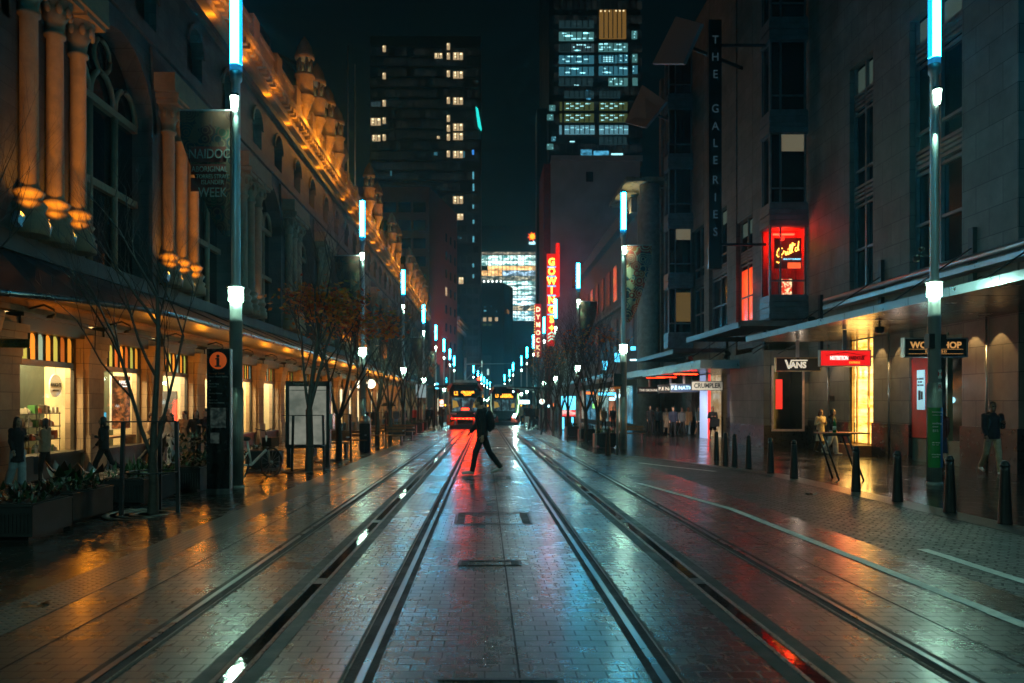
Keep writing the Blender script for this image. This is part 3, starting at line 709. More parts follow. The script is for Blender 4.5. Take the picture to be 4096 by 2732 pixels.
G_ = [(-.22, .28), (-.28, .34), (-.36, .30), (-.44, .16), (-.46, .02), (-.40, -.06), (-.32, -.02), (-.27, .08), (-.38, .06), (-.27, .08), (-.26, -.08), (-.30, -.24), (-.40, -.32), (-.46, -.26)]
r_ = [(-.26, .02), (-.18, .10), (-.16, .20), (-.13, .15), (-.08, .17), (-.09, .04), (-.05, .02)]
i_ = [(-.05, .02), (.0, .18), (.0, .06), (.04, .04)]
l1 = [(.04, .04), (.12, .30), (.15, .44), (.11, .46), (.09, .30), (.09, .12), (.13, .09)]
l2 = [(.13, .09), (.21, .36), (.25, .52), (.20, .54), (.18, .38), (.18, .18), (.23, .14)]
ap = [(.30, .50), (.29, .42)]
d_ = [(.42, .34), (.34, .33), (.31, .22), (.36, .17), (.43, .26), (.47, .60), (.44, .30), (.48, .22)]
for q in (G_, r_, i_, l1, l2, ap, d_): stroke(M_, q, .016)
M_.ell((.02, 0, .27), (.02, .015, .02), 5)
M_.build('script_tube', neon, t)
text('HEALTHY BURGERS', .085, em('neon_blue', (.25, .75, 1), 2.2, 'NONE'), t, (.18, -.01, -.16))
MB().box(.0, .55, -.01, .0, -.55, -.30).build('menu_panel', em('menu_red', (1, .12, .03), 1.2, 'NONE'), t)
t = thing('menu_board', 'small red and white lit menu board low in the red window', 'sign', (12.95, 34.3, 6.0))
MB().box(-.3, .3, 0, .05, 0, .75).build('case', black, t); MB().box(-.27, .27, -.008, 0, .03, .72).build('display', emnoise('menu_print', (.6, .03, .01), (1, .75, .4), 1.4, (8, 1, 8), .5, .6), t)
# farther wall of the same building: piers, red strip window, dark windows
for (p0, p1) in ((752.5, 763), (727, 736), (704, 709), (686, 691.5), (660, 664)):
    y1, y0 = XR * F / (p0 - CX), XR * F / (p1 - CX); pier(y0, y1, XR - .0)
tallwin(40.5, 42.9, XR, 5.6, 11.0, 10.2, (6.9, 8.6)); low(40.5, 42.9, z0=4.2); low(38.2, 38.9, z0=0, z1=TOP)
MB().box(XR + .22, XR + .26, 40.6, 42.8, 5.7, 8.4).build('red_lit_pane', emnoise('red_pane', (.45, .01, .004), (1, .10, .015), 1.5, (3, 3, .6), .35, .7), gal)
light('POINT', (XR - .35, 41.4, 7.4), 14, (1, .03, .01), gal, .1)
for a, c in ((44.7, 48.2), (49.5, 52.2), (56.5, 60.5)):
    tallwin(a, c, XR, 5.6, 12.5, 11.7 if a < 46 else None, T[:3]); low(a, c, z0=3.6)
MB().box(XR + .85, XR + 22, 8, 61.5, -3, TOP - .2).build('core', gstone, gal)
MB().box(XR - .2, XR + .5, 60.6, 61.2, -3, TOP).build('end_pier', gstone, gal)
# slanting roof fins
fin = mat('fin_panel', (.26, .32, .36), .5, var=.15)
for pts in ([(1860, 582), (2075, 150), (2310, 215), (2140, 582)], [(1605, 1125), (1765, 780), (1985, 935), (1790, 1170)]):
    q = [((1800 + x / 2.296) / 4, y / 2.296 / 4) for x, y in pts]
    ds = (45, 45, 39, 39) if pts[0][0] > 1700 else (56, 56, 49, 49)
    v = [P(px, py, d) for (px, py), d in zip(q, ds)]; n = (v[1] - v[0]).cross(v[3] - v[0]).normalized() * .15
    b = MB(); b.add(v + [p + n for p in v], [(0, 1, 2, 3), (7, 6, 5, 4), (0, 4, 5, 1), (1, 5, 6, 2), (2, 6, 7, 3), (3, 7, 4, 0)]); b.build('roof_fin', fin, gal)
    s = MB(); c = (v[0] + v[1] + v[2] + v[3]) / 4 + n; s.tube([c, Vector((XR + .4, c.y, c.z - 1.5))], .09, 6); s.build('fin_strut', dkmetal, gal)
# lit soffit beyond the fins
cyl = mat('pale_concrete', (.30, .30, .26), .7, world=True)
b = MB(); b.box(10.3, XR, 58, 66, 17.5, 17.8); b.build('lit_soffit', mat('soffit_metal', (.4, .38, .28), .3, .6), gal)
for x, y in ((11.2, 59), (11.6, 62), (11.9, 64.6)): MB().lathe((x + 1.0, y, 0), [(.75, -3), (.75, 17.4)], 16).build('round_column', cyl, gal)
for y in (59.5, 62.5): light('SPOT', (10.9, y, 15.6), 260, (1, .82, .42), gal, .1, 80, aim((.2, 0, 1)))
# awnings: one long slab, one with a face across the street, one pinkish, and louvred canopies above
soff = mat('awning_soffit', (.30, .24, .17), .24, .85, var=.2, scale=.8, world=True)
fas = mat('awning_fascia', (.30, .38, .42), .32, .7, var=.12)
def awning(x0, x1, y0, y1, z0, z1, name='awning'):
    b = MB(); b.box(x0 + .02, x1, y0 + .02, y1 - .02, z0, z0 + .02); n = int((y1 - y0) / 1.6)
    o = b.build(name, soff, gal)
    f = MB(); f.box(x0, x0 + .018, y0, y1, z0 - .01, z1); f.box(x0 + .018, x1, y0, y0 + .018, z0 - .01, z1); f.box(x0 + .018, x1, y0 + .018, y1, z1 - .03, z1 - .01)
    f.build('fascia', fas, o)
    j = MB()
    for i in range(1, n): yy = y0 + (y1 - y0) * i / n; j.box(x0 - .003, x0, yy, yy + .012, z0 - .01, z1); j.box(x0 + .1, x1, yy, yy + .015, z0 - .004, z0)
    j.box((x0 + x1) / 2, (x0 + x1) / 2 + .015, y0 + .1, y1, z0 - .003, z0 + .001)
    j.build('panel_joint', black, o)
    return o
awning(9.9, 13.55, 12, 30.2, 3.72, 3.90); awning(9.9, 13.55, 36.6, 50, 2.97, 3.36); awning(10.2, 13.55, 51.5, 60, 3.1, 3.5)
for y in (14, 17.5, 21.5, 26.6, 31.5, 38, 44):
    z = 3.88 if y < 31 else 3.34
    for xa, dy, dz, r in ((10.6, .6, 1.9, .02), (11.6, .3, 1.0, .016)): MB().tube([(xa, y, z), (XR, y + dy, z + dz)], r, 6).build('tie_rod', dkmetal, gal)
    MB().box(XR - .12, XR, y + .5, y + .72, z - .1, z + 2.4).build('rod_bracket', dkmetal, gal)
for y0, y1, z in ((33.0, 41.5, 4.55), (44.5, 55, 4.15)):
    b = MB(); n = 11
    for i in range(n):
        x = 10.6 + i * .27; b.box(x, x + .20, y0, y1, z + .12 + (i * .02), z + .15 + i * .02, Matrix())
    b.box(10.5, 10.58, y0, y1, z - .05, z + .2); b.box(10.58, XR, y0 - .06, y0 - .01, z + .02, z + .25); b.box(10.58, XR, y1, y1 + .06, z, z + .25)
    b.build('louvre_canopy', mat('louvre_metal', (.12, .13, .13), .4, .5), gal)
# flood lamps sitting on the awnings, warm wash down the piers
def flood(x, y, z, rz, label):
    t = thing('flood_lamp', label, 'lamp', (x, y, z), rz, 'flood lamps on the awnings')
    b = MB(); b.lathe((0, 0, .26), [(.10, -.18), (.13, -.10), (.13, .12), (.16, .16)], 12, M=Matrix.Translation((0, 0, .26)) @ Matrix.Rotation(rad(55), 4, 'X') @ Matrix.Translation((0, 0, -.26))); b.build('head', black, t)
    b = MB(); b.box(-.17, -.15, -.03, .03, 0, .32); b.box(.15, .17, -.03, .03, 0, .32); b.box(-.17, .17, -.05, .05, -.015, .0); b.build('yoke', dkmetal, t)
flood(11.3, 27.6, 3.915, 0, 'black flood lamp standing on the long metal awning'); flood(11.4, 37.6, 3.375, .3, 'black flood lamp near the corner of the second awning'); flood(10.9, 42.5, 3.375, .5, 'smaller-looking black flood lamp farther back on the second awning')
t = thing('security_camera', 'dark camera housing hanging under the long awning', 'camera', (11.2, 22.6, 3.72)); b = MB(); b.tube([(0, 0, 0), (0, 0, -.14)], .03, 8); b.build('stem', black, t); b = MB(); b.lathe((0, 0, -.34), [(.07, 0), (.13, .06), (.13, .20)], 12); b.build('housing', black, t)
warm = (1, .60, .22)
for y in (21.0, 22.1, 26.0, 27.3, 30.4, 32.4): light('SPOT', (XR - .42, y, 3.62), 62, warm, gal, .03, 74, aim((.22, 0, -1)), .12)
for y in (21.5, 26.7, 31.4): MB().tube([(XR - .06, y, zr(y)), (XR - .06, y, 3.7)], .035, 6).build('downpipe', steel, gal)
for y in (38.0, 41.8, 43.2): light('SPOT', (10.6, y, 2.9 if y > 36 else 3.3), 380, (1, .84, .70), gal, .08, 120, aim((-.12, .55, -.85)), .5)  # added spots without fixtures, aimed to brighten the people under the awning
# golden doorway
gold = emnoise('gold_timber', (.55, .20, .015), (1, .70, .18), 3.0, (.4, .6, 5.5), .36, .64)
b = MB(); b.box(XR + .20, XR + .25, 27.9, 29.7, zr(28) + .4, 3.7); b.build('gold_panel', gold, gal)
f = MB()
for y in (27.9, 28.35, 29.25, 29.62): f.box(XR + .06, XR + .12, y, y + .08, zr(28) + .35, 3.7)
f.box(XR + .06, XR + .12, 27.98, 29.62, 3.0, 3.06); f.build('door_frame', mat('bronze_frame', (.5, .36, .18), .3, .8), gal)
MB().box(XR - .6, XR + .5, 27.9, 29.7, zr(28) - .1, zr(28) + .36).build('timber_step', wood, gal)
light('AREA', (XR - .1, 28.8, 2.0), 55, (1, .55, .13), gal, 1.5, rot=aim((-1, -.25, -.15)))
# workshop shopfront: red poster wall, pale poster, glass door, green-lit frame
redp = mat('red_panel', (.42, .018, .014), .35)
b = MB(); b.box(XR + .03, XR + .06, 24.5, 25.42, zr(25) + .75, 3.3); b.build('red_panel', redp, gal); light('POINT', (XR - .7, 24.9, 2.1), 10, (1, .85, .8), gal, .1)  # point light added to brighten the red panel, no fixture
f = MB()
for y in (22.75, 23.55, 24.40, 25.42): f.box(XR + .08, XR + .24, y, y + .08, zr(24), 3.5)
f.box(XR + .08, XR + .24, 22.83, 25.42, 3.3, 3.4); f.box(XR + .1, XR + .3, 24.48, 25.42, zr(25), zr(25) + .72); f.box(XR + .1, XR + .3, 22.83, 23.55, zr(25), zr(25) + .72); f.build('shopfront_frame', mat('frame_green', (.12, .22, .19), .4, .4), gal)
MB().box(XR + .4, XR + .42, 22.83, 24.4, zr(24), 3.3).build('dark_door', dkwin, gal)
light('POINT', (XR - .3, 24.0, 2.0), 8, (.55, .95, .9), gal, .1); light('POINT', (XR + .1, 24.4, 1.5), 6, (.3, .8, 1), gal, .1)
low(22.7, 25.5, x=XR + .1, z0=3.4, z1=4.5)
low(27.9, 29.7, x=XR + .1, z0=3.7, z1=4.5)
b = MB(); b.box(XR + .25, XR + .28, 14.5, 20.3, -1, 4.4); b.build('glass_front', dkwin, gal)
f = MB(); [f.box(XR + .12, XR + .24, y, y + .1, -.8, 4.2) for y in (14.6, 16.4, 18.2, 20.15)]; f.box(XR + .12, XR + .24, 14.7, 20.15, 2.4, 2.5); f.build('shopfront_frame', framegrey, gal)
light('AREA', (XR + .15, 17.5, 1.3), 10, (.15, .5, .9), gal, .6, rot=aim((-1, .2, 0)))
t = thing('shop_poster', 'pale blue protein poster on the red shop panel', 'poster', (XR + .0, 24.86, 1.82), rad(-90))
MB().box(-.21, .21, 0, .025, -.62, .62).build('print', em('poster_pale', (.35, .68, .80), .5, 'NONE'), t)
for i, w in enumerate(('ULTIMATE', 'PLANT', 'PROTEIN')): text(w, .085, mat('ink', (.03, .06, .10), .6), t, (0, -.006, .34 - i * .10))
b = MB(); b.box(-.11, .0, -.01, 0, -.32, -.02); b.box(.03, .13, -.01, 0, -.30, -.05); b.build('product_picture', mat('ink2', (.02, .02, .02), .5), t)
# camera-facing shopfront under the bay with the pale framed window
b = MB(); b.box(11.7, XR, 33.4, 38, zr(33) - .3, zr(33) + .95); b.build('plinth', dkgranite, gal)
b = MB(); b.box(11.7, 11.98, 33.42, 38, zr(33) + .95, 3.6); b.box(13.38, XR, 33.42, 38, zr(33) + .95, 3.6); b.box(11.98, 13.38, 33.42, 38, 2.95, 3.6); b.build('shop_pier', gstone, gal)
b = MB()
for a in ((12.0, 12.09, .2, 2.95), (13.29, 13.38, .2, 2.95), (12.09, 13.29, .2, .29), (12.09, 13.29, 2.86, 2.95)): b.box(a[0], a[1], 33.32, 33.40, a[2], a[3])
b.build('window_frame', mat('pale_pink_frame', (.75, .48, .38), .4), gal)
MB().box(12.09, 13.29, 33.36, 33.38, .29, 2.86).build('shop_window', dkwin, gal)
t = thing('shop_poster', 'red hanging poster inside the pale-framed shop window', 'poster', (12.32, 33.35, 1.75)); MB().box(-.14, .14, -.008, .0, -.62, .62).build('print', em('poster_red', (1, .035, .02), .75, 'NONE'), t)
light('POINT', (12.5, 31.8, 2.6), 16, (.9, .75, .6), gal, .1)
for y, px in ((39.5, 0), (47.5, 0)):
    b = MB(); b.box(XR + .1, XR + .2, y - 1.0, y + 1.2, zr(y), 3.0); b.build('shop_window', em('shop_red_strip', (1, .05, .02), .35, 'NONE') if y < 42 else emnoise('shop_warm2', (.5, .3, .12), (.9, .7, .45), .5, (1, 1, 1)), gal)
b = MB(); b.box(12.2, 12.25, 43.5, 45.2, zr(44), 2.9); b.build('lit_column', em('blue_white_panel', (.36, .50, .85), .55), gal)
b = MB(); b.box(12.16, 12.19, 43.0, 43.45, zr(44), 2.9); b.build('lit_column', em('red_edge', (1, .04, .03), .9, 'NONE'), gal)
num = MB(); o = num.box(0, .01, 0, .01, 0, .01).build('house_number_plate', dkmetal, gal); o.location = (XR - .012, 31.2, 1.55); o.rotation_euler = (0, 0, rad(-90))
text('500', .34, mat('number_dark', (.05, .045, .04), .5), o, (.0, -.012, 0), ext=.015)
# red radiant heaters under the second awning
for (x, y, lab) in ((10.35, 41.0, 'glowing red heater bar under the second awning, nearest the black-lettered sign'), (10.6, 46.5, 'glowing red heater bar under the second awning, behind the dark blue sign'), (11.1, 51.8, 'glowing red heater bar under the pinkish awning')):
    t = thing('radiant_heater', lab, 'heater', (x, y, 2.80 if y < 50 else 2.92), 0, 'radiant heaters under the awnings')
    MB().box(-.62, .62, -.10, .10, .06, .16).build('case', dkmetal, t); MB().box(-.58, .58, -.08, .08, .03, .058).build('element', em('heater_red', (1, .02, .003), 26) if y < 42 else em('heater_red_dim', (1, .03, .004), 8), t)
# ------------------------------------------------------------------ hanging shop signs
def hsign(d, px0, px1, py0, py1, label, panel, body, tm, size, frame=dkmetal, sub=None, sx=1, bold=.006, top=3.7, font_z=0):
    c = P((px0 + px1) / 2, (py0 + py1) / 2, d); w = (px1 - px0) / F * d / 2; h = (py1 - py0) / F * d / 2
    t = thing('shop_sign', label, 'sign', c, 0, 'shop signs hanging under the awnings')
    MB().box(-w + .03, w - .03, -.07, .07, -h + .03, h - .03).build('panel', panel, t)
    b = MB(); b.box(-w, w, -.085, .085, h - .03, h); b.box(-w, w, -.085, .085, -h, -h + .03); b.box(-w, -w + .03, -.085, .085, -h + .03, h - .03); b.box(w - .03, w, -.085, .085, -h + .03, h - .03); b.build('frame', frame, t)
    if top - c.z - h > .05: MB().box(-.06, .06, -.02, .02, h, top - c.z).build('hanger', steel, t)
    text(body, size, tm, t, (0, -.078, font_z), sx=sx, bold=bold)
    if sub: text(sub[0], sub[1], sub[3] if len(sub) > 3 else tm, t, (sub[4] if len(sub) > 4 else 0, -.078, sub[2]))
    return t, w, h
let_w = em('letters_white', (.85, .78, .62), .62, 'NONE'); let_b = em('letters_blue', (.30, .62, .95), .8, 'NONE'); let_c = em('letters_copper', (.75, .34, .10), .6, 'NONE')
navy = mat('sign_navy', (.01, .03, .09), .35); bl = mat('sign_black', (.008, .008, .008), .35); greyp = em('sign_grey', (.40, .40, .34), .20, 'NONE')  # grey panel: its lamp-lit brightness is put in as a faint glow
redsign = em('sign_red', (.95, .012, .012), .85)
hsign(54, 636.7, 662, 387, 393.6, 'small black sign reading THE GROUNDS, farthest of the hanging signs', bl, 'THE GROUNDS', let_w, .20, top=3.1)
hsign(48, 657.7, 683, 384.6, 393, 'black hanging sign with white letters behind the navy one', bl, 'P.E NATION', let_w, .27, top=2.95)
hsign(45, 670, 698, 383.7, 392.2, 'navy hanging sign with pale blue letters', navy, 'P.E NATION', let_b, .29, top=2.95, sx=.95)
hsign(40.5, 691, 722.8, 381.2, 390.6, 'pale grey hanging sign with black capitals', greyp, 'CRUMPLER', mat('ink3', (.008, .008, .008), .5), .33, top=2.95, bold=.01, sx=.84)
t, w, h = hsign(29, 775, 820, 357.6, 371.5, 'black hanging sign with cream capital letters beside the red one', bl, 'ANS', let_w, .30, bold=.012, font_z=-.03, frame=mat('bronze_frame', (.5, .36, .18), .3, .8))
b = MB(); b.mt(0)
b.add([(-.50, -.079, .17), (-.42, -.079, .17), (-.34, -.079, -.06), (-.27, -.079, .17), (.34, -.079, .17), (.34, -.079, .125), (-.23, -.079, .125), (-.31, -.079, -.165), (-.375, -.079, -.165)], [(0, 1, 2, 8), (2, 3, 7, 8), (3, 4, 5, 6), (3, 6, 7)]); b.build('emblem', let_w, t)
t, w, h = hsign(25, 819, 870, 350, 366.5, 'bright red backlit hanging sign above the golden doorway', redsign, 'NUTRITION', em('letters_bright', (1, .95, .85), 1.1, 'NONE'), .17, frame=mat('sign_cream', (.6, .52, .42), .4), sub=('EXPRESS', .09, -.14, em('letters_yellow', (1, .55, .05), 1.0, 'NONE'), .28), font_z=.0)
bpy.data.objects  # the two words meet under a roof-shaped outline
TEXTS[-2] = (TEXTS[-2][0], *TEXTS[-2][1:4], (-.20, -.078, .0), *TEXTS[-2][5:6], .62)
text('WAREHOUSE', .16, mat('ink4', (.10, .004, .004), .5), t, (.33, -.078, .0), sx=.55, bold=.006)
b = MB(); b.add([(-.62, -.080, .09), (.0, -.080, .19), (.66, -.080, .08), (.66, -.080, .06), (.0, -.080, .17), (-.62, -.080, .07)], [(0, 1, 4, 5), (1, 2, 3, 4)]); b.build('emblem', MATS['ink4'], t)
light('AREA', (11.3, 24.8, 2.3), 14, (1, .05, .02), gal, .8, rot=aim((0, -1, -.25)))
t, w, h = hsign(20, 902.5, 966, 338, 357.5, 'black hanging sign with copper letters behind the tall pole', bl, 'WORKSHOP', let_c, .225, sub=('E S P R E S S O', .085, -.10), font_z=.055, frame=steel)
b = MB(); b.box(-w + .12, w - .12, -.079, -.077, -.045, -.037); b.box(-w + .12, w - .12, -.079, -.077, -.16, -.152); b.build('rule', let_c, t)
t = thing('blade_sign', 'tall black vertical sign with widely spaced grey letters', 'sign', P(714.5, 145, 34), 0)
MB().box(-.27, .27, -.12, .12, -5.3, 5.3).build('panel', bl, t)
MB().box(.27, 2.2, -.05, .05, 4.2, 4.3).build('arm', dkmetal, t); MB().box(.27, 2.2, -.05, .05, -4.3, -4.2).build('arm', dkmetal, t)
lg = em('letters_dim', (.10, .16, .19), .16, 'NONE')
ys = (41.4, 58.5, 75.7, 110, 127.4, 144.3, 161.4, 181, 198.5, 215.4, 232.8)
for ch, yy in zip('THEGALERIES', ys): text(ch, .50, lg, t, (0, -.13, PZ(yy, 34) - PZ(145, 34)), sx=.9)
# ------------------------------------------------------------------ street lamps
def banner_mat(name, sc, cols):
    m, nt, b = base(name); L = nt.links.new
    tc = nd(nt, 'ShaderNodeTexCoord'); v = nd(nt, 'ShaderNodeTexVoronoi', feature='F1'); v.inputs['Scale'].default_value = sc; L(tc.outputs['Object'], v.inputs['Vector'])
    w = nd(nt, 'ShaderNodeMath', operation='SINE'); mu = nd(nt, 'ShaderNodeMath', operation='MULTIPLY'); L(v.outputs['Distance'], mu.inputs[0]); mu.inputs[1].default_value = 26; L(mu.outputs[0], w.inputs[0])
    cr = nd(nt, 'ShaderNodeValToRGB'); cr.color_ramp.interpolation = 'CONSTANT'
    s = nd(nt, 'ShaderNodeSeparateColor'); L(v.outputs['Color'], s.inputs[0]); L(s.outputs[0], cr.inputs[0])
    e = cr.color_ramp.elements; e[0].color = c4(cols[0]); e[1].position = .2; e[1].color = c4(cols[1])
    for i, c in enumerate(cols[2:]): q = e.new(.2 + .8 * (i + 1) / (len(cols) - 1)); q.color = c4(c)
    mx = nd(nt, 'ShaderNodeMix', data_type='RGBA'); st = nd(nt, 'ShaderNodeMath', operation='GREATER_THAN'); L(w.outputs[0], st.inputs[0]); st.inputs[1].default_value = .45
    L(st.outputs[0], mx.inputs['Factor']); L(cr.outputs[0], mx.inputs['A']); mx.inputs['B'].default_value = c4(cols[-1])
    L(mx.outputs['Result'], b.inputs['Base Color']); b.inputs['Roughness'].default_value = .8
    return m
art1 = banner_mat('banner_art', 3.6, [(.30, .035, .015), (.03, .10, .14), (.32, .10, .02), (.02, .04, .06), (.36, .04, .02), (.45, .36, .22)])
art2 = banner_mat('banner_dark', 5, [(.05, .01, .01), (.015, .03, .03), (.06, .02, .01), (.01, .015, .02), (.03, .05, .02), (.12, .06, .03)])
def lamp(x, y, label, near=False, group='tall light poles along the street'):
    t = thing('street_lamp', label, 'street lamp', (x, y, gz(x, y)), 0, group)
    n = 20 if near else 12
    b = MB(); b.lathe((0, 0, 0), [(.135, -.1), (.135, 1.95)], n)
    if near:
        for k in range(24): a = 2 * math.pi * k / 24; b.tube([(.136 * math.cos(a), .136 * math.sin(a), .08), (.136 * math.cos(a), .136 * math.sin(a), 1.9)], .006, 4)
        b.lathe((0, 0, 0), [(.16, -.02), (.16, .06), (.14, .08)], n)
    b.build('base_sleeve', sleeve, t)
    b = MB(); b.lathe((0, 0, 0), [(.122, 1.95), (.122, 3.2), (.128, 3.2), (.128, 3.24), (.112, 3.26), (.112, 3.6)], n); b.build('lower_pole', polelow, t); b = MB()
    b.lathe((0, 0, 0), [(.105, 3.87), (.10, 3.92), (.085, 3.95), (.08, 7.8), (.115, 7.85), (.115, 8.02)], n); b.lathe((0, 0, 0), [(.06, 3.6), (.06, 3.87)], 8); b.build('pole', polegrey, t)
    b = MB(); b.lathe((0, 0, 0), [(.138, 3.61), (.138, 3.86)], 12 if near else 8); b.build('lantern', white_em, t); b = MB(); b.lathe((0, 0, 0), [(.10, 3.862), (.175, 3.864), (.17, 3.885), (.10, 3.91)], 12 if near else 8); b.build('lantern_hood', polegrey, t)
    s = 1 if x < 0 else -1
    b = MB(); b.lathe((s * .01, -.13, 7.36), [(.055, -.13), (.08, .13)], 8 if near else 6); b.build('spotlight', flood_em, t)
    b = MB(); b.cbox((s * .01, -.05, 7.52), (.1, .14, .05)); b.lathe((s * .01, -.13, 7.49), [(.09, 0), (.09, .05)], 8); b.build('spotlight_bracket', dkmetal, t)
    # light tube: bright core and cyan edge glow put into bands of faces
    b = MB(); N = 16; r = .118
    for k in range(N):
        a0, a1 = 2 * math.pi * k / N, 2 * math.pi * (k + 1) / N; am = (a0 + a1) / 2
        b.mt(0 if abs(math.sin(am)) > .62 else 1)
        v = [(r * math.cos(a), r * math.sin(a), z) for z in (8.14, 9.5) for a in (a0, a1)]
        b.add(v, [(0, 1, 3, 2)])
    b.build('light_tube', [tube_w, tube_c], t)
    b = MB(); b.lathe((0, 0, 0), [(.118, 8.02), (.119, 8.135)], N); b.build('tube_foot', em('tube_foot_cyan', (.01, .16, .34), .8, 'NONE'), t)
    b = MB(); b.lathe((0, 0, 0), [(.121, 9.505), (.121, 9.56), (.03, 9.6)], N); b.build('cap', dkmetal, t)
    return t
def banner(lampthing, side, z0, z1, w, m, label, flip=False):
    x, y, z = lampthing.location
    t = thing('street_banner', label, 'banner', (x, y, z + z0), 0, 'banners hung on the light poles')
    n = 14; h = z1 - z0; b = MB(); a = .12
    v = []
    for i in range(n + 1):
        f = i / n; ww = w * (.12 + .88 * min(1, (f * 1.25) ** .75)); bow = .03 * math.sin(3 * f)
        for yy in (-.008, .008): v += [(side * a, yy + bow, f * h), (side * (a + ww), yy + bow + .03 * math.sin(5 * f), f * h)]
    fs = []
    for i in range(n):
        o = i * 4; q = o + 4; fs += [(o, o + 1, q + 1, q), (o + 2, q + 2, q + 3, o + 3), (o + 1, o + 3, q + 3, q + 1), (o, q, q + 2, o + 2)]
    b.add(v, fs, True); b.build('cloth', m, t)
    b = MB(); b.tube([(0, 0, h + .02), (side * (a + w), 0, h + .02)], .02, 6); b.build('arm', polegrey, t)
    return t
LL = [(-4.78, 15.3)] + [(-4.7, 15.3 * k) for k in range(2, 9)]
labsL = ['tall light pole standing right behind the information totem', 'light pole rising through the orange-leaved trees', 'light pole just beyond the grey litter bin', 'fourth light pole down the arcade side, above the bare trees', 'fifth light pole down the arcade side', 'sixth light pole, in front of the reddish building', 'seventh light pole on the tram stop side', 'last full light pole before the stop canopy']
lamps = []
l0 = lamp(*LL[0], labsL[0], True); lamps.append(l0)
l1_ = lamp(*LL[1], labsL[1]); lamps.append(l1_)
def cp(x, y, label): return dup(l1_, loc=(x, y, gz(x, y)), label=label)
for (x, y), lab in zip(LL[2:], labsL[2:]): lamps.append(cp(x, y, lab))
RR = [(5.15, 29.6), (5.15, 44), (5.2, 58.5), (5.2, 70), (5.3, 87), (5.5, 104), (5.6, 122)]
labsR = ['light pole at the end of the setts, beside the black signal box', 'light pole among the bare trees beyond the planters', 'light pole just left of the red lit vertical sign', 'fourth light pole on the shops side, by the stop canopy', 'fifth light pole on the shops side', 'sixth light pole on the shops side', 'last light pole on the shops side']
r0_ = lamp(9.2, 16.3, 'tall light pole with a green poster, standing among the bollards', True); r0_.scale = (1, 1, 1.075)
rl = [cp(x, y, lab) for (x, y), lab in zip(RR, labsR)]
for x, y, lab in ((-4.8, -.2, 'light pole beside the camera on the arcade side'), (9.1, .6, 'light pole beside the camera on the shops side')): cp(x, y, lab)
far = [(473.5, 150), (478, 170), (481.5, 190), (484, 205), (487, 222), (490, 240)]
for i, (px, d) in enumerate(far): cp(PX(px, d), d, 'tiny distant light pole above the red-lit tram')
for px, d in ((504.5, 190), (509.5, 165), (513, 140)): cp(PX(px, d), d, 'tiny distant light pole right of the crossing walker')
for x, z in ((9.2, 3.35),):   # extras on the near right pole: boxes, posters, stickers
    t = thing('camera_cluster', 'small dark cameras clamped to the pole with the green poster', 'camera', (9.2, 16.3, gz(9.2, 16.3) + 4.7))
    b = MB(); b.tube([(-.1, 0, 0), (-.34, 0, .02)], .02, 6); b.lathe((-.36, 0, -.12), [(.05, 0), (.07, .04), (.07, .12), (.03, .14)], 10); b.ell((-.27, -.02, .14), (.06, .05, .05)); b.build('bracket', black, t)
    b = MB(); b.cbox((-.13, -.06, -1.75), (.12, .18, .3)); b.cbox((.14, -.02, -1.75), (.1, .16, .28)); b.build('junction_box', dkmetal, r0_ if False else t)
t = thing('pole_poster', 'green and blue sale poster wrapped round the light pole', 'poster', (9.2, 16.3, gz(9.2, 16.3) + 1.0))
b = MB()
for i in range(10):
    a0, a1 = rad(-170 + i * 16), rad(-170 + (i + 1) * 16); r = .152
    b.mt(0 if i < 6 else 1); b.quad(*[(r * math.cos(a), r * math.sin(a), z) for a, z in ((a0, -.62), (a1, -.62), (a1, .60), (a0, .60))])
b.build('print', [mat('poster_green', (.015, .26, .05), .45, var=.1), mat('poster_blue', (.015, .13, .34), .45, var=.1)], t)
pw = mat('poster_white', (.85, .85, .8), .5)
for s, sz, z, x in (('havaianas', .055, .51, -.03), ('warehouse sale', .03, .45, -.03), ('nothing', .062, .28, -.03), ('over', .062, .215, -.065), ('$15', .075, .13, -.065), ('4th - 6th July', .03, -.11, -.05), ('9am - 6pm', .03, -.155, -.06), ('8 Hunt Street,', .032, -.35, -.045), ('Surry Hills', .032, -.40, -.06)): text(s, sz, pw, t, (x, -.158, z))
t = thing('pole_sticker', 'white sticker with red letters H and R on the light pole', 'sticker', (9.2, 16.3, gz(9.2, 16.3) + 2.15))
for zz in (.13, -.13): MB().box(.0, .07, -.140, -.134, zz - .09, zz + .09).build('label', pw, t)
rl_ = mat('red_letter', (.6, .015, .015), .5); text('H', .13, rl_, t, (.035, -.143, .13)); text('R', .13, rl_, t, (.035, -.143, -.13))
bn = banner(l0, -1, 4.85, 7.25, .95, art2, 'dark event banner with red bands on the pole behind the totem')
red_band = mat('banner_red', (.16, .02, .012), .8); btxt = mat('banner_text', (.20, .20, .19), .8)
for z0, z1 in ((1.42, 1.72), (.86, 1.12), (1.18, 1.38)): MB().box(-.86, -.18, -.030, -.020, z0, z1).build('band', red_band, bn)
for s, sz, z in (('NAIDOC', .26, 1.57), ('ABORIGINAL', .15, 1.28), ('TORRES STRAIT', .115, 1.14), ('ISLANDER', .125, 1.03), ('WEEK', .26, .83)): text(s, sz, btxt, bn, (-.50 + (.0 if z > 1.2 else .06), -.036, z), sx=.78)
banner(rl[0], 1, 4.7, 7.55, .93, art1, 'brightly patterned banner of red, orange and blue shapes on the right-hand pole')
banner(rl[1], 1, 4.7, 7.4, .93, art2, 'dim reddish banner on the pole among the bare trees')
banner(lamps[1], -1, 4.7, 7.4, .93, art2, 'dim banner with a red patch behind the orange-leaved trees')
for k in (3, 4): banner(lamps[k], -1, 4.4, 7.0, .93, art1 if k == 4 else art2, 'distant banner on the %s pole of the arcade side' % ('fourth', 'fifth')[k - 3])
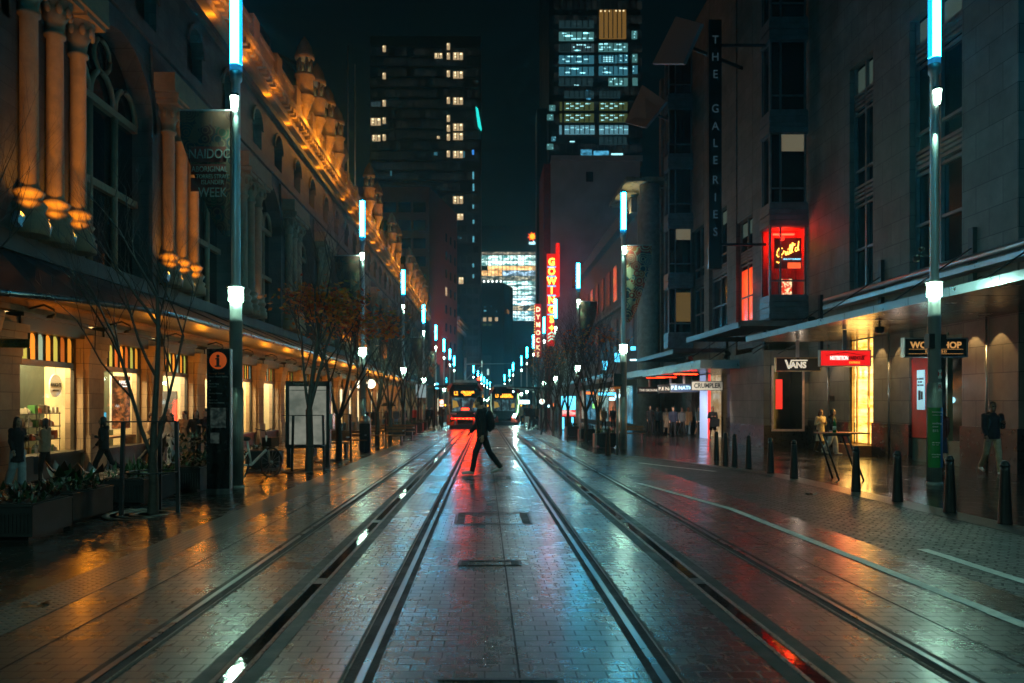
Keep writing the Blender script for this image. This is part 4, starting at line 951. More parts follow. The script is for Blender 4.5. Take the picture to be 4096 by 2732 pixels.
# real light from the spotlights, thrown down on the paving
for (x, y) in LL[:5] + [(9.2, 16.3)] + RR[:3]:
    s = 1 if x < 0 else -1
    light('SPOT', (x + s * .03, y - .14, gz(x, y) + 7.2), 150, (.48, 1, .74), None, .06, 140, aim((s * .42, -.30 if y < 40 else .45, -1)), .8, name='street_spot')
for x, y in ((-4.8, -.2), (9.1, .6)): light('SPOT', (x, y + .2, gz(x, y) + 7.2), 360 if x > 0 else 560, (.50, 1, .78), None, .08, 104, aim(((.35 if x < 0 else -.35), .75, -1)), .6, name='street_spot')  # spots of the unseen poles, boosted and aimed up the street as fill
# ------------------------------------------------------------------ trees
bark = mat('bark', (.045, .040, .030), .6, var=.5, scale=9, bump=.6, bscale=25)
twig = mat('twig_bark', (.030, .026, .022), .6)
def leafmat(name, c):
    m, nt, b = base(name); L = nt.links.new; b.inputs['Base Color'].default_value = c4(c); b.inputs['Roughness'].default_value = .45
    t = nd(nt, 'ShaderNodeBsdfTranslucent'); t.inputs[0].default_value = c4(c); mx = nd(nt, 'ShaderNodeMixShader'); mx.inputs[0].default_value = .5
    o = [n for n in nt.nodes if n.type == 'OUTPUT_MATERIAL'][0]; L(b.outputs[0], mx.inputs[1]); L(t.outputs[0], mx.inputs[2]); L(mx.outputs[0], o.inputs[0]); return m
leafs = [leafmat('leaf_orange', (.62, .15, .015)), leafmat('leaf_red', (.5, .06, .012)), leafmat('leaf_olive', (.22, .17, .03)), leafmat('leaf_amber', (.70, .24, .025))]
def grow(b, rng, p, d, l, r, lev, tips, spread=.5, n0=4):
    pts = [p]; q = p; dd = d.copy(); k = 4 if lev > 1 else 3
    for i in range(k):
        dd = (dd + Vector((rng.uniform(-1, 1), rng.uniform(-1, 1), rng.uniform(-.3, .7))) * .13).normalized(); q = q + dd * l / k; pts.append(q)
    rs = [r * (1 - .45 * i / k) for i in range(k + 1)]
    b.tube(pts, rs, 6 if lev > 2 else 4 if lev > 0 else 3, False)
    if lev == 0: tips.append((q, dd)); return
    n = n0 if lev > 1 else rng.choice((3, 4, 5))
    for i in range(n):
        t = rng.uniform(.35, 1) if i else 1
        j = min(k - 1, int(t * k)); st = pts[j].lerp(pts[j + 1], t * k - j) if t < 1 else q
        a = rng.uniform(0, 6.28); sd = Vector((math.cos(a), math.sin(a), 0)); nd_ = (dd * (1 - spread) + sd * spread + Vector((0, 0, .28))).normalized()
        grow(b, rng, st, nd_, l * rng.uniform(.55, .82), r * (1 - .45 * t) * .66, lev - 1, tips, spread, n0)
def tree(loc, label, seed, stems, lev=4, leaves=0, L=1.5, n0=3, group='slender street trees', sp=.42, zmin=0, fork=1.0, tr=.085):
    rng = random.Random(seed)
    t = thing('street_tree', label, 'tree', loc, 0, group)
    b = MB(); tips = []; c = MB()
    b.tube([(0, 0, -.1), (.02, 0, fork * .5), (.0, .0, fork)], [tr * 1.3, tr * 1.05, tr], 10, False)
    for (dx, dy, l, r) in stems:
        d = Vector((dx, dy, 1)).normalized(); pts = [Vector((0, 0, fork - .05))]; q = pts[0]
        for i in range(4): d = (d + Vector((rng.uniform(-1, 1), rng.uniform(-1, 1), .5)) * .07).normalized(); q = q + d * l / 4; pts.append(q)
        b.tube(pts, [r * (1 - .11 * i) for i in range(5)], 8, False)
        for i in range(n0 + 1):
            st = pts[2].lerp(pts[4], i / n0) if i < n0 else pts[4]; a = rng.uniform(0, 6.28)
            nd_ = (d * .62 + Vector((math.cos(a), math.sin(a), 0)) * sp + Vector((0, 0, .25))).normalized()
            grow(c, rng, st, nd_, L * rng.uniform(.8, 1.15), r * .48, lev - 1, tips, sp, n0)
    b.build('trunk', bark, t); c.build('crown', twig, t)
    if leaves:
        f = MB(); rng.shuffle(tips); hub = [tp for tp in tips if tp[0].z < zmin] or tips
        hubs = [rng.choice(hub)[0] for _ in range(34)]
        for i in range(leaves):
            h = rng.choice(hubs); p = h + Vector((rng.gauss(0, .27), rng.gauss(0, .27), rng.gauss(0, .2))); f.mt(rng.choice((0, 0, 0, 1, 2, 3)))
            s = rng.uniform(.05, .10); a = rng.uniform(0, 6.28); u = Vector((math.cos(a), math.sin(a), rng.uniform(-.9, .1))).normalized(); w = u.cross(Vector((rng.uniform(-1, 1), rng.uniform(-1, 1), 1))).normalized()
            f.add([p, p + u * s + w * s * .6, p + u * s * 2, p + u * s - w * s * .6], [(0, 1, 2, 3)])
        o = f.build('leaves', leafs, t)
    return t
g = G(152.5, 514)
tree(g, 'bare two-stemmed tree in the near metal guard on the left', 11, [(-.40, .05, 1.9, .036), (.05, 0, 2.4, .052), (.24, .15, 1.9, .030)], lev=4, L=1.25, fork=.85, tr=.066)
tree(G(309, 471), 'tree hung with orange autumn leaves in front of the lit display panel', 23, [(.02, 0, 2.3, .07), (.30, .1, 2.0, .05), (-.22, -.1, 1.9, .04)], 4, 1250, 1.3, zmin=4.3, fork=1.5)
tree(G(338.5, 461), 'tree with fewer orange leaves right of the lit display panel', 5, [(-.30, 0, 2.3, .055), (.22, .1, 2.3, .055), (.5, -.1, 2.0, .04)], 4, 650, 1.3, zmin=4.1, fork=1.2)
tb = tree(G(377, 446.5), 'bare tree beyond the litter bin, nearer one', 31, [(-.32, .1, 2.2, .05), (.20, 0, 2.5, .055), (.05, .3, 2.2, .045), (.4, -.2, 2.2, .04)], 4, 0, 1.5, fork=1.4, n0=3)
labs = ['bare tree just left of the third light pole', 'bare tree behind the row of benches', 'bare tree near the distant planters', 'bare tree close to the tram stop on the arcade side']
for i, (px, d) in enumerate(((390, 34.5), (403, 41), (411, 47), (418, 54))): x = PX(px, d); dup(tb, loc=(x, d, gz(x, d)), rz=1.3 * i + .8, label=labs[i], scale=(1, 1, 1.05))
tr2 = tree(G(585.6, 440.5), 'bushy bare tree behind the right-hand planters, nearest one', 47, [(-.34, .1, 2.3, .055), (.26, 0, 2.5, .055), (.0, .3, 2.4, .05), (.45, -.2, 2.2, .04), (-.1, -.3, 2.2, .04)], 4, 160, 1.45, n0=3, fork=1.3, zmin=5)
labs = ['bare tree with a thick fork just right of the second right-hand pole', 'bare tree between the second and third right-hand poles', 'bare tree right of the red kiosk', 'bare tree left of the red kiosk', 'slim bare tree nearest the camera tripod', 'bare tree near the stop canopy on the shops side']
for i, (px, d) in enumerate(((598, 36), (568, 43), (561, 47), (553.5, 51), (546, 57), (541, 64))): x = PX(px, d); dup(tr2, loc=(x, d, gz(x, d)), rz=1.1 * i + .5, label=labs[i], scale=(.95, .95, 1.0))
tree(Vector((12.4, 46.5, gz(12.4, 46.5))), 'small forked tree growing by the wall behind the walking group', 61, [(-.3, 0, 1.1, .03), (.3, .1, 1.1, .03)], 3, 0, .7, fork=1.2, tr=.04)
tree(Vector((-8.9, 12.2, gz(-8.9, 12.2))), 'leafless tree leaning in over the corner columns', 71, [(.0, .1, 2.6, .045), (.30, .1, 2.7, .04)], 4, 0, 1.6, fork=1.8, tr=.06)
grate = mat('tree_grate', (.10, .095, .08), .4, .5)
def guard(g, label, r=.37):
    t = thing('tree_guard', label, 'tree guard', g, 0, 'metal guards round the trees'); hh = 1.36
    P3 = [(-r, -.22), (-r * .2, .42), (r * .95, .05)]
    for i, (x, y) in enumerate(P3):
        b = MB(); lx = x * .92; b.cbox((0, 0, 0), (.045, .012, hh), Matrix.Translation(((x + lx) / 2, y, hh / 2)) @ Matrix.Rotation(math.atan2(lx - x, hh), 4, 'Y'))
        b.cbox((0, 0, 0), (.012, .05, hh), Matrix.Translation(((x + lx) / 2 + .03, y, hh / 2)) @ Matrix.Rotation(math.atan2(lx - x, hh), 4, 'Y'))
        b.build('post', dkmetal, t)
    for nm, z, rr in (('top_rail', hh, .93), ('mid_ring', .62, .96)):
        b = MB(); n = 20; b.tube([(r * rr * 1.0 * math.cos(a), .34 * math.sin(a), z) for a in [2 * math.pi * i / n for i in range(n + 1)]] if nm == 'mid_ring' else [(-r * 1.6, -.22, z), (-r * .92, -.22, z), (r * .9, .05, z)], .012, 6); b.build(nm, dkmetal, t)
    b = MB()
    for q in (.22, .40, .58): b.lathe((0, 0, 0), [(q, .004), (q, .012), (q + .10, .012), (q + .10, .004)], 28)
    b.build('ground_grate', grate, t)
    return t
guard(G(152.5, 514), 'tall metal guard with a ring round the near left tree')
for px, py, lab in ((309, 471, 'metal guard in front of the lit display panel'), (338.5, 461, 'metal guard right of the lit display panel'), (377, 446.5, 'metal guard beyond the litter bin')): guard(G(px, py), lab)
# ------------------------------------------------------------------ planters with plants
plm = mat('planter_dark', (.020, .022, .022), .45, var=.25, scale=5); soil = mat('soil', (.015, .012, .009), .9)
lv = [mat('leaf_green', (.03, .085, .02), .45, var=.5), mat('leaf_dark', (.012, .035, .012), .4), mat('leaf_silver', (.09, .15, .12), .5), mat('leaf_bronze', (.05, .018, .012), .35)]
def planter(px, py, w, dp, h, label, rz=0):
    g = G(px, py); t = thing('planter', label, 'planter', g, rz, 'street planter boxes')
    b = MB(); b.box(-w / 2, w / 2, 0, dp, .07, h)
    for i in range(int(w / .045)): b.box(-w / 2 + i * .045 + .01, -w / 2 + i * .045 + .03, -.012, 0, .12, h - .08)
    b.build('box', plm, t); b = MB(); b.box(-w / 2 - .012, w / 2 + .012, -.014, dp + .012, h, h + .02); b.build('rim', plm, t)
    b = MB(); b.box(-w / 2 + .08, w / 2 - .08, .06, dp - .06, 0, .07); b.build('foot', black, t)
    MB().box(-w / 2 + .03, w / 2 - .03, .03, dp - .03, h + .02, h + .035).build('soil', soil, t)
    return g, w, dp, h
def leaf(b, p, u, w, l, wd):
    up = u.cross(w).normalized() * l * .12
    b.add([p, p + u * l * .45 + w * wd + up, p + u * l + up * -1.5, p + u * l * .45 - w * wd + up, p + u * l * .5 + up * .3], [(0, 1, 4), (1, 2, 4), (2, 3, 4), (3, 0, 4)], True)
def plants(g, w, dp, h, label, seed, kinds, rz=0, n=150):
    rng = random.Random(seed); t = thing('planter_plants', label, 'plants', g + Vector((0, 0, h + .03)), rz, 'plants growing in the planters')
    b = MB()
    for i in range(n):
        b.mt(rng.choice(kinds)); x = rng.uniform(-w / 2 + .05, w / 2 - .05); y = rng.uniform(.05, dp - .05); a = rng.uniform(0, 6.28); el = rng.uniform(.1, 1.2)
        u = Vector((math.cos(a) * math.cos(el), math.sin(a) * math.cos(el), math.sin(el))); ww = u.cross(Vector((0, 0, 1))).normalized()
        leaf(b, Vector((x, y, rng.uniform(-.02, .14))), u, ww, rng.uniform(.06, .17), rng.uniform(.018, .04))
    b.build('foliage', lv, t)
    return t
q = planter(6, 543, .62, .9, .42, 'dark planter box at the left edge of the picture'); plants(*q[:1], *q[1:], 'dark reddish plants in the edge planter', 1, (1, 3, 1))
q = planter(52, 526, .58, 1.05, .42, 'long dark planter box with broad-leaved plants', -.05); pt = plants(*q[:1], *q[1:], 'silvery and broad bronze leaves in the long planter', 2, (0, 2, 2, 1), -.05, 230)
b = MB()
for (x, hgt, k) in ((-.12, .40, 3), (-.02, .30, 1), (.06, .25, 1), (.24, .34, 3), (.14, .2, 0)):
    b.mt(k); base_ = Vector((x, .2 + 1.6 * abs(x), 0)); b.tube([base_, base_ + Vector((.02, 0, hgt * .6))], .012, 5)
    for j in range(4):
        a = j * 1.7 + x * 9; u = Vector((math.cos(a), math.sin(a) * .6, .45)).normalized(); leaf(b, base_ + Vector((.02, 0, hgt * .6)), u, u.cross(Vector((0, 0, 1))).normalized(), .26, .075)
b.build('broad_leaves', lv, pt)
q = planter(122, 507, .7, 1.5, .42, 'dark slatted planter box behind the near tree'); plants(*q[:1], *q[1:], 'strappy green plants behind the near tree', 3, (0, 0, 1), 0, 170)
b = MB(); rng = random.Random(4)
for j in range(46):
    a = rng.uniform(0, 6.28); u = Vector((math.cos(a), math.sin(a), rng.uniform(.4, 1.4))).normalized(); leaf(b, Vector((rng.uniform(-.25, .25), rng.uniform(.2, 1.2), 0)), u, u.cross(Vector((0, 0, 1))).normalized(), rng.uniform(.25, .42), .022)
o = b.build('fern_fronds', lv[0], None); o.parent = [x for x in bpy.data.objects if x.get('label') == 'strappy green plants behind the near tree'][0]
q = planter(180, 493, .75, 1.6, .45, 'dark planter box beside the information totem'); plants(*q[:1], *q[1:], 'tall dark shrubs beside the information totem', 5, (1, 1, 0, 3), 0, 200)
b = MB()
for j in range(120):
    x = rng.uniform(-.34, .34); z = rng.uniform(.1, .6); a = rng.uniform(0, 6.28); u = Vector((math.cos(a), math.sin(a), rng.uniform(-.2, .9))).normalized(); leaf(b, Vector((x, rng.uniform(.1, 1.4), z)), u, u.cross(Vector((0, 0, 1))).normalized(), rng.uniform(.1, .2), .04)
o = b.build('shrub_leaves', lv[1], None); o.parent = [x for x in bpy.data.objects if x.get('label') == 'tall dark shrubs beside the information totem'][0]
q = planter(262, 468, .9, .5, .42, 'small dark planter behind the parked bicycle'); plants(*q[:1], *q[1:], 'sprawling green plant behind the parked bicycle', 6, (0, 1), 0, 70)
for px, py, w, lab, lab2 in ((607, 447.5, .75, 'planter with pale end slabs beside the black signal box', 'yellow-green shrubs beside the black signal box'), (588, 440.5, .65, 'planter with a pale end slab among the bare trees', 'orange-flowered plants among the bare trees'), (573, 436.5, .6, 'planter farthest down the shops side', 'low green plants farthest down the shops side')):
    q = planter(px, py, w, .7, .5, lab); plants(*q[:1], *q[1:], lab2, px, (0, 1), 0, 110)
    g = q[0]; e = MB(); e.box(-w / 2 - .10, -w / 2 - .015, -.02, .5, 0, .52); o = e.build('end_slab', mat('pale_slab', (.36, .35, .31), .5)); o.parent = [x for x in bpy.data.objects if x.get('label') == lab][0]
for px, d, lab in ((404, 46, 'dark planter under the bare trees'), (412, 52, 'dark planter near the tram stop'), (417, 56, 'last dark planter by the tram stop')):
    x = PX(px, d); q = planter(px, GY + (H - cross(x)) * F / d, 1.4, .6, .55, lab); plants(*q[:1], *q[1:], lab.replace('dark planter', 'clipped green plants in the planter').replace('last ', 'last '), int(d), (0, 1), 0, 120)
# ------------------------------------------------------------------ street furniture
g = G(223, 493); x, y = g.x, g.y
t = thing('information_totem', 'black information totem with an orange circle and a white-lettered map panel', 'sign', (PX(219.3, 14.4), 14.4, gz(PX(219.3, 14.4), 14.4)))
hw = .205; ht = 2.62
MB().box(-hw, hw, -.06, .06, .10, ht).build('slab', mat('totem_black', (.014, .016, .017), .25), t); MB().box(-hw - .01, hw + .01, -.075, .075, 0, .10).build('plinth', mat('totem_foot', (.18, .19, .18), .4, .5), t)
MB().box(hw, hw + .018, -.065, .065, .1, ht).build('edge_strip', steel, t)
b = MB(); b.lathe((0, 0, 0), [(.155, -.004), (.155, .004)], 32, M=Matrix.Translation((0, -.066, ht - .21)) @ Matrix.Rotation(rad(90), 4, 'X')); b.build('disc', em('totem_orange', (.80, .11, .012), .27, 'NONE'), t)
text('i', .31, black, t, (0, -.074, ht - .22), bold=.012)
b = MB(); b.box(-.05, .01, -.078, -.072, ht - .19, ht - .17); b.box(-.055, .055, -.078, -.072, ht - .325, ht - .30); b.build('serif', black, t)
tw = mat('totem_text', (.42, .43, .41), .6); to = mat('totem_text_orange', (.5, .12, .03), .6)
text('George Street', .048, to, t, (-.165, -.064, ht - .44), align='LEFT')
for i, (s, dz) in enumerate((('Queen Victoria Building', .50), ('Martin Place', .63), ('Wynyard', .68), ('Darling Harbour', .80), ('Hyde Park', .92), ('Australian Museum', .97))): text(s, .036, tw, t, (-.165, -.064, ht - dz), align='LEFT')
b = MB(); [b.add([(-.165, -.064, ht - z), (-.135, -.064, ht - z + .016), (-.135, -.064, ht - z - .016)], [(0, 1, 2)]) for z in (.575, .74, .865)]; b.build('arrow', tw, t)
mapm = emnoise('totem_map', (.012, .022, .02), (.07, .10, .085), .30, (9, 9, 9), .4, .6)
MB().box(-.14, .14, -.066, -.062, ht - 1.42, ht - 1.06).build('map', mapm, t); MB().box(-.14, .02, -.066, -.062, ht - 1.70, ht - 1.51).build('map', mapm, t)
# lit display panel with bench legs (telephone panel)
t = thing('map_board', 'large black-framed lit display panel showing a pale grey map sheet', 'panel', (PX(308.5, 20.6), 20.6, gz(PX(308.5, 20.6), 20.6)))
w, z0, z1 = .57, .52, 2.24
b = MB(); b.box(-w, w, -.12, .12, z1 - .13, z1); b.box(-w, w, -.12, .12, z0, z0 + .09); b.box(-w, -w + .09, -.12, .12, z0 + .09, z1 - .13); b.box(w - .09, w, -.12, .12, z0 + .09, z1 - .13); b.build('frame', black, t)
MB().box(-w + .09, w - .09, -.06, .06, z0 + .09, z1 - .13).build('sheet', emnoise('panel_sheet', (.13, .15, .12), (.30, .31, .25), .62, (1.2, 1, 1.6), .35, .68, 'AUTO'), t)
MB().box(-w + .09, w - .09, -.064, -.061, z1 - .24, z1 - .225).build('rule', mat('ink5', (.03, .05, .05), .5), t)
text('Telephone', .08, mat('panel_text', (.3, .3, .29), .5), t, (-.2, -.125, z1 - .06))
for sx in (-.5, .5): MB().box(sx - .05, sx + .05, -.08, .08, 0, z0).build('leg', black, t)
MB().box(w, w + .08, -.16, .16, 1.0, 1.4).build('phone_box', steel, t)
# litter bin, benches
t = thing('litter_bin', 'grey ribbed litter bin with a domed steel top', 'bin', G(365, 452) + Vector((0, .1, 0))); t.scale = (.58, .6, 1)
b = MB(); b.box(-.31, .31, -.28, .28, .06, 1.0); [b.box(-.31 + i * .04, -.29 + i * .04, -.29, -.28, .1, .98) for i in range(16)]; b.build('body', plm, t)
b = MB(); b.lathe((0, 0, 1.0), [(.30, 0), (.29, .12), (.22, .24), (.02, .3)], 16); b.build('hood', steel, t); MB().box(-.28, .28, -.25, .25, 0, .06).build('foot', black, t)
def bench(px, py, label, w=1.5, rz=0):
    t = thing('bench', label, 'bench', G(px, py), rz, 'timber benches on the pavements'); 
    b = MB(); [b.box(-w / 2, w / 2, i * .11, i * .11 + .09, .42, .46) for i in range(4)]; b.build('seat', wood, t)
    b = MB(); [b.box(-w / 2, w / 2, .44, .47, .55 + i * .12, .64 + i * .12) for i in range(2)]; b.build('backrest', wood, t)
    for s in (-1, 1):
        b = MB(); b.box(s * w * .42 - .03, s * w * .42 + .03, .02, .42, 0, .42); b.build('leg', dkmetal, t)
        b = MB(); b.box(s * w * .47 - .025, s * w * .47 + .025, .0, .42, .60, .64); b.build('armrest', steel, t)
    return t
bench(345, 453, 'timber bench between the lit panel and the litter bin'); bench(329, 457, 'dark bench beside the orange-leaved tree', 1.2); bench(384, 446.5, 'timber bench just beyond the litter bin', 1.6); bench(397, 441, 'timber bench beside the third light pole', 1.6); bench(632, 443.5, 'timber bench behind the right-hand light pole', 1.2)
# share bicycle
def bicycle(g, rz, label):
    t = thing('bicycle', label, 'bicycle', g, rz)
    for x, nm in ((-.52, 'wheel'), (.52, 'wheel')):
        b = MB(); b.tube([(x + .33 * math.cos(a), 0, .33 + .33 * math.sin(a)) for a in [2 * math.pi * i / 24 for i in range(25)]], .024, 6); wv = b.build('wheel', black, t)
        s = MB(); [s.tube([(x, 0, .33), (x + .31 * math.cos(a), 0, .33 + .31 * math.sin(a))], .004, 3) for a in [2 * math.pi * i / 14 for i in range(14)]]; s.ell((x, 0, .33), (.05, .05, .05), 6); s.build('spokes', steel, wv)
    b = MB(); b.tube([(-.52, .05, .33), (-.10, 0, .32), (.36, 0, .62)], .03, 6); b.tube([(-.10, 0, .32), (-.22, 0, .85)], .026, 6); b.tube([(.52, .05, .33), (.36, 0, .95)], .026, 6); b.tube([(-.52, -.05, .33), (-.2, 0, .6)], .018, 6); b.build('frame', mat('bike_white', (.55, .6, .58), .35), t)
    b = MB(); b.ell((-.24, 0, .90), (.13, .07, .05)); b.build('saddle', black, t)
    b = MB(); b.tube([(.36, 0, .95), (.34, 0, 1.05), (.26, .24, 1.10)], .014, 6); b.tube([(.34, 0, 1.05), (.26, -.24, 1.10)], .014, 6); b.build('handlebar', black, t)
    b = MB(); b.lathe((0, 0, 0), [(.36, -.02), (.36, .02)], 20, a0=.2, a1=3.0, M=Matrix.Translation((-.52, 0, .35)) @ Matrix.Rotation(rad(90), 4, 'X')); b.build('mudguard', black, t)
    b = MB(); b.cbox((.5, 0, .8), (.25, .28, .2)); b.build('basket', black, t)
    return t
bicycle(Vector((PX(254.5, 17.6), 17.6, gz(PX(254.5, 17.6), 17.6))), rad(62), 'white and black share bicycle parked behind the tall pole')
# bollards
def bollard(px, py, label):
    g = G(px, py); t = thing('bollard', label, 'bollard', g, 0, 'black bollards edging the setts'); t.scale = (.9, .9, .89)
    b = MB(); b.lathe((0, 0, 0), [(.098, 0), (.095, .03), (.063, .80), (.062, .86)], 20); b.build('post', black, t)
    b = MB(); b.lathe((0, 0, 0), [(.062, .86), (.068, .865), (.068, .885), (.060, .89), (.058, .905), (.045, .935), (.02, .95), (.002, .952)], 20); b.build('cap', black, t)
    return t
bl0 = None
bpts = [(1005, 524.5), (949.8, 513), (897.5, 502), (856, 492), (794, 478.8), (770.5, 473.5), (748.5, 468.0), (734.5, 465.0), (725.5, 462.2), (716.5, 459.6)]
blab = ['bollard nearest the right edge of the picture', 'bollard just right of the pole with the green poster', 'bollard left of the pole with the green poster', 'bollard in front of the slanted street table', 'bollard left of the slanted street table', 'bollard under the pale-framed shop window', 'fourth bollard from the far end of the row', 'third bollard from the far end of the row', 'second bollard from the far end of the row', 'farthest bollard of the row on the right']
for (px, py), lab in zip(bpts, blab):
    g = G(px, py)
    if bl0 is None: bl0 = bollard(px, py, lab)
    else: dup(bl0, loc=g, label=lab)
g = G(608, 455.5); dup(bl0, loc=g, label='slim black bollard beside the thin grey signal post')
# slanted-leg street table with a bottle
g = G(838, 492.5); tx = PX(838, 15.8); t = thing('street_table', 'high street table with a timber top and slanted metal legs', 'table', (PX(842, 17.3), 17.3, gz(PX(842, 17.3), 17.3)), rad(0))
zt = 1.03; hw = 1.12
o = MB().box(-.50, .52, -.18, .32, zt - .03, zt).build('top', mat('table_timber', (.16, .09, .04), .4), t)
for xa, xb, yy in ((-.47, -.13, -.15), (.04, .40, -.15), (-.40, -.08, .28), (.11, .46, .28)):
    b = MB(); b.tube([(xa, yy, zt - .03), (xb, yy, 0)], .022, 6); b.build('leg', dkmetal, t)
MB().box(-.48, .1, -.17, -.13, zt - .07, zt - .03).build('frame', dkmetal, t)
t = thing('bottle', 'green beer bottle standing on the street table', 'bottle', (PX(834.5, 17.3), 17.3, gz(PX(842, 17.3), 17.3) + zt))
b = MB(); b.lathe((0, 0, 0), [(.038, 0), (.038, .17), (.034, .20), (.016, .25), (.014, .31)], 12); b.build('glass', mat('bottle_green', (.01, .14, .03), .1), t); b = MB(); b.lathe((0, 0, 0), [(.0385, .05), (.0385, .14)], 12); b.build('label', mat('bottle_label', (.5, .5, .45), .5), t)
# signal post near the setts
g = G(617.5, 454); t = thing('signal_post', 'thin grey post carrying a black signal box seen from behind', 'signal', g)
MB().tube([(0, 0, 0), (0, 0, 2.3)], .045, 10).build('post', polegrey, t)
MB().box(-.14, .13, -.08, .08, 2.22, 2.62).build('signal_box', black, t); MB().box(-.12, .09, -.05, .05, 2.12, 2.19).build('bracket', em('bracket_amber', (.5, .15, .02), .25, 'NONE'), t)
# camera on a tripod by the rails
g = G(545, 434.5); t = thing('camera_tripod', 'camera on a tripod standing on the far right pavement', 'tripod', g)
for a in (0, 2.1, 4.2): MB().tube([(.45 * math.cos(a), .45 * math.sin(a), 0), (.03 * math.cos(a), .03 * math.sin(a), 1.1)], .03, 6).build('leg', black, t)
MB().tube([(0, 0, 1.05), (0, 0, 1.5)], .04, 6).build('column', black, t); b = MB(); b.cbox((0, 0, 1.6), (.24, .2, .2)); b.lathe((0, -.1, 1.6), [(.07, 0), (.08, .18)], 10, M=Matrix.Translation((0, -.1, 1.6)) @ Matrix.Rotation(rad(90), 4, 'X') @ Matrix.Translation((0, .1, -1.6))); b.build('camera', mat('camera_blue_screen', (.01, .05, .08), .3), t)
# ------------------------------------------------------------------ trams
tram_red = mat('tram_red', (.70, .05, .015), .3, coat=.5); tram_blk = mat('tram_black', (.008, .010, .012), .12, spec=.7); tram_grey = mat('tram_grey', (.35, .33, .30), .35, .5)
amber = em('display_amber', (1, .36, .02), 2.6)
def tram(x, y, label, num, dest, rear):
    t = thing('tram', label, 'tram', (x, y, gz(x, y)))
    W = 1.325; Lg = 28
    # rounded front: sections from nose back
    secs = [(0, .80, .62, 2.6), (.12, 1.08, .50, 2.95), (.45, 1.26, .42, 3.22), (1.1, W, .36, 3.38), (Lg, W, .36, 3.38)]
    v = []; prof = [(-1, 0), (-1.0, .35), (-.985, .72), (-.90, .93), (-.7, 1), (.7, 1), (.90, .93), (.985, .72), (1.0, .35), (1, 0)]
    for yy, w, z0, z1 in secs: v += [(px_ * w, yy, z0 + (z1 - z0) * pz) for px_, pz in prof]
    n = len(prof); fs = [tuple(range(n))]
    for i in range(len(secs) - 1):
        for k in range(n): fs.append((i * n + k, i * n + (k + 1) % n, (i + 1) * n + (k + 1) % n, (i + 1) * n + k))
    b = MB(); b.add(v, fs, False); b.build('body', tram_blk, t)
    r = MB()
    for s in (-1, 1):
        r.add([(s * 1.10, .02, 2.92), (s * .93, -.0, 3.20), (s * .95, .5, 3.36), (s * 1.33, .6, 3.1), (s * 1.335, .6, 2.7), (s * 1.22, .10, 2.68)], [(0, 1, 2, 3, 4, 5)])
        r.add([(s * .52, .0, .30), (s * .60, -.04, .78), (s * 1.05, .02, 1.0), (s * 1.335, .45, 1.02), (s * 1.335, .5, .28), (s * 1.0, .05, .26)], [(0, 1, 2, 3, 4, 5)])
        r.add([(s * 1.335, .5, .28), (s * 1.335, Lg, .28), (s * 1.335, Lg, 1.05), (s * 1.335, .5, 1.05)], [(0, 1, 2, 3)]); r.add([(s * 1.332, .6, 2.7), (s * 1.332, Lg, 2.7), (s * 1.25, Lg, 3.2), (s * 1.25, .6, 3.2)], [(0, 1, 2, 3)])
    r.build('red_panel', tram_red, t)
    for s in (-1, 1):
        b = MB(); b.tube([(s * 1.17, -.0, 2.75), (s * 1.20, -.04, 1.9), (s * 1.13, -.05, 1.2), (s * .95, -.03, .8)], .045, 6)
        b.build('pillar_strip', em('pillar_green', (.42, 1, .40), 3.2) if not rear and s > 0 else em('pillar_dim', (.32, .50, .34), .9, 'NONE') if not rear else tram_grey, t)
    MB().box(-.95, .95, -.03, .2, 1.28, 2.25).build('windscreen', emnoise('tram_glass', (.01, .018, .025), (.18, .42, .48), .55, (3.2, 1, 2.4), .48, .7), t)
    for qd in (((-.9, -.034, 1.5), (-.45, -.034, 1.62), (-.6, -.034, 2.0), (-.9, -.034, 2.1)), ((.55, -.034, 1.55), (.85, -.034, 1.55), (.85, -.034, 1.95), (.62, -.034, 1.9))): MB().quad(*qd).build('saloon_glimpse', em('rail_yellow', (.6, .36, .05), .4, 'NONE'), t)
    b = MB(); [b.box(xx - .04, xx + .04, -.036, -.031, 1.3, 2.22) for xx in (-.28, .42)]; b.build('cab_pillar', tram_blk, t)
    MB().box(-.98, .98, -.04, .15, 2.36, 2.80).build('destination_box', tram_blk, t)
    text(num, .36, amber, t, (-.66, -.05, 2.57), sx=.8, bold=.012); 
    for s_, z in zip(dest, (2.65, 2.49)): text(s_, .20, amber, t, (.18, -.05, z), bold=.012)
    if rear:
        MB().box(-.26, .26, -.10, -.04, 1.38, 1.50).build('brake_lamp', em('brake_red', (1, .018, .004), 16), t)
        b = MB(); b.box(-1.0, 1.0, -.10, -.05, .72, .78); b.build('tail_light_bar', em('tail_red', (1, .012, .003), 9), t)
        b = MB(); [b.ell((-.7 + i * .28, -.105, .75), (.045, .03, .045), 6) for i in range(6)]; b.build('tail_lamp', em('tail_amber', (1, .12, .02), 6), t)
        for s in (-1, 1): MB().ell((s * .82, -.03, 1.12), (.22, .06, .07), 8).build('headlight', mat('lamp_glass', (.4, .5, .48), .1), t)
        for s in (-1, 1): MB().box(s * .72 - .05, s * .72 + .05, -.09, .1, .28, .62).build('coupler_cover', tram_grey, t)
    else:
        for s in (-1, 1): MB().ell((s * .88, -.06, .86), (.13, .07, .14), 8).build('headlight', em('head_white', (.72, 1, .92), 70 if s > 0 else 1.0) if s > 0 else tram_grey, t)
        light('SPOT', (.95, -.25, .86), 420, (.7, 1, .92), t, .08, 70, aim((.0, -1, -.16)), .7)
        MB().ell((.75, -.05, 2.95), (.06, .04, .09), 6).build('marker_lamp', em('marker_white', (.7, 1, 1), 6, 'NONE'), t)
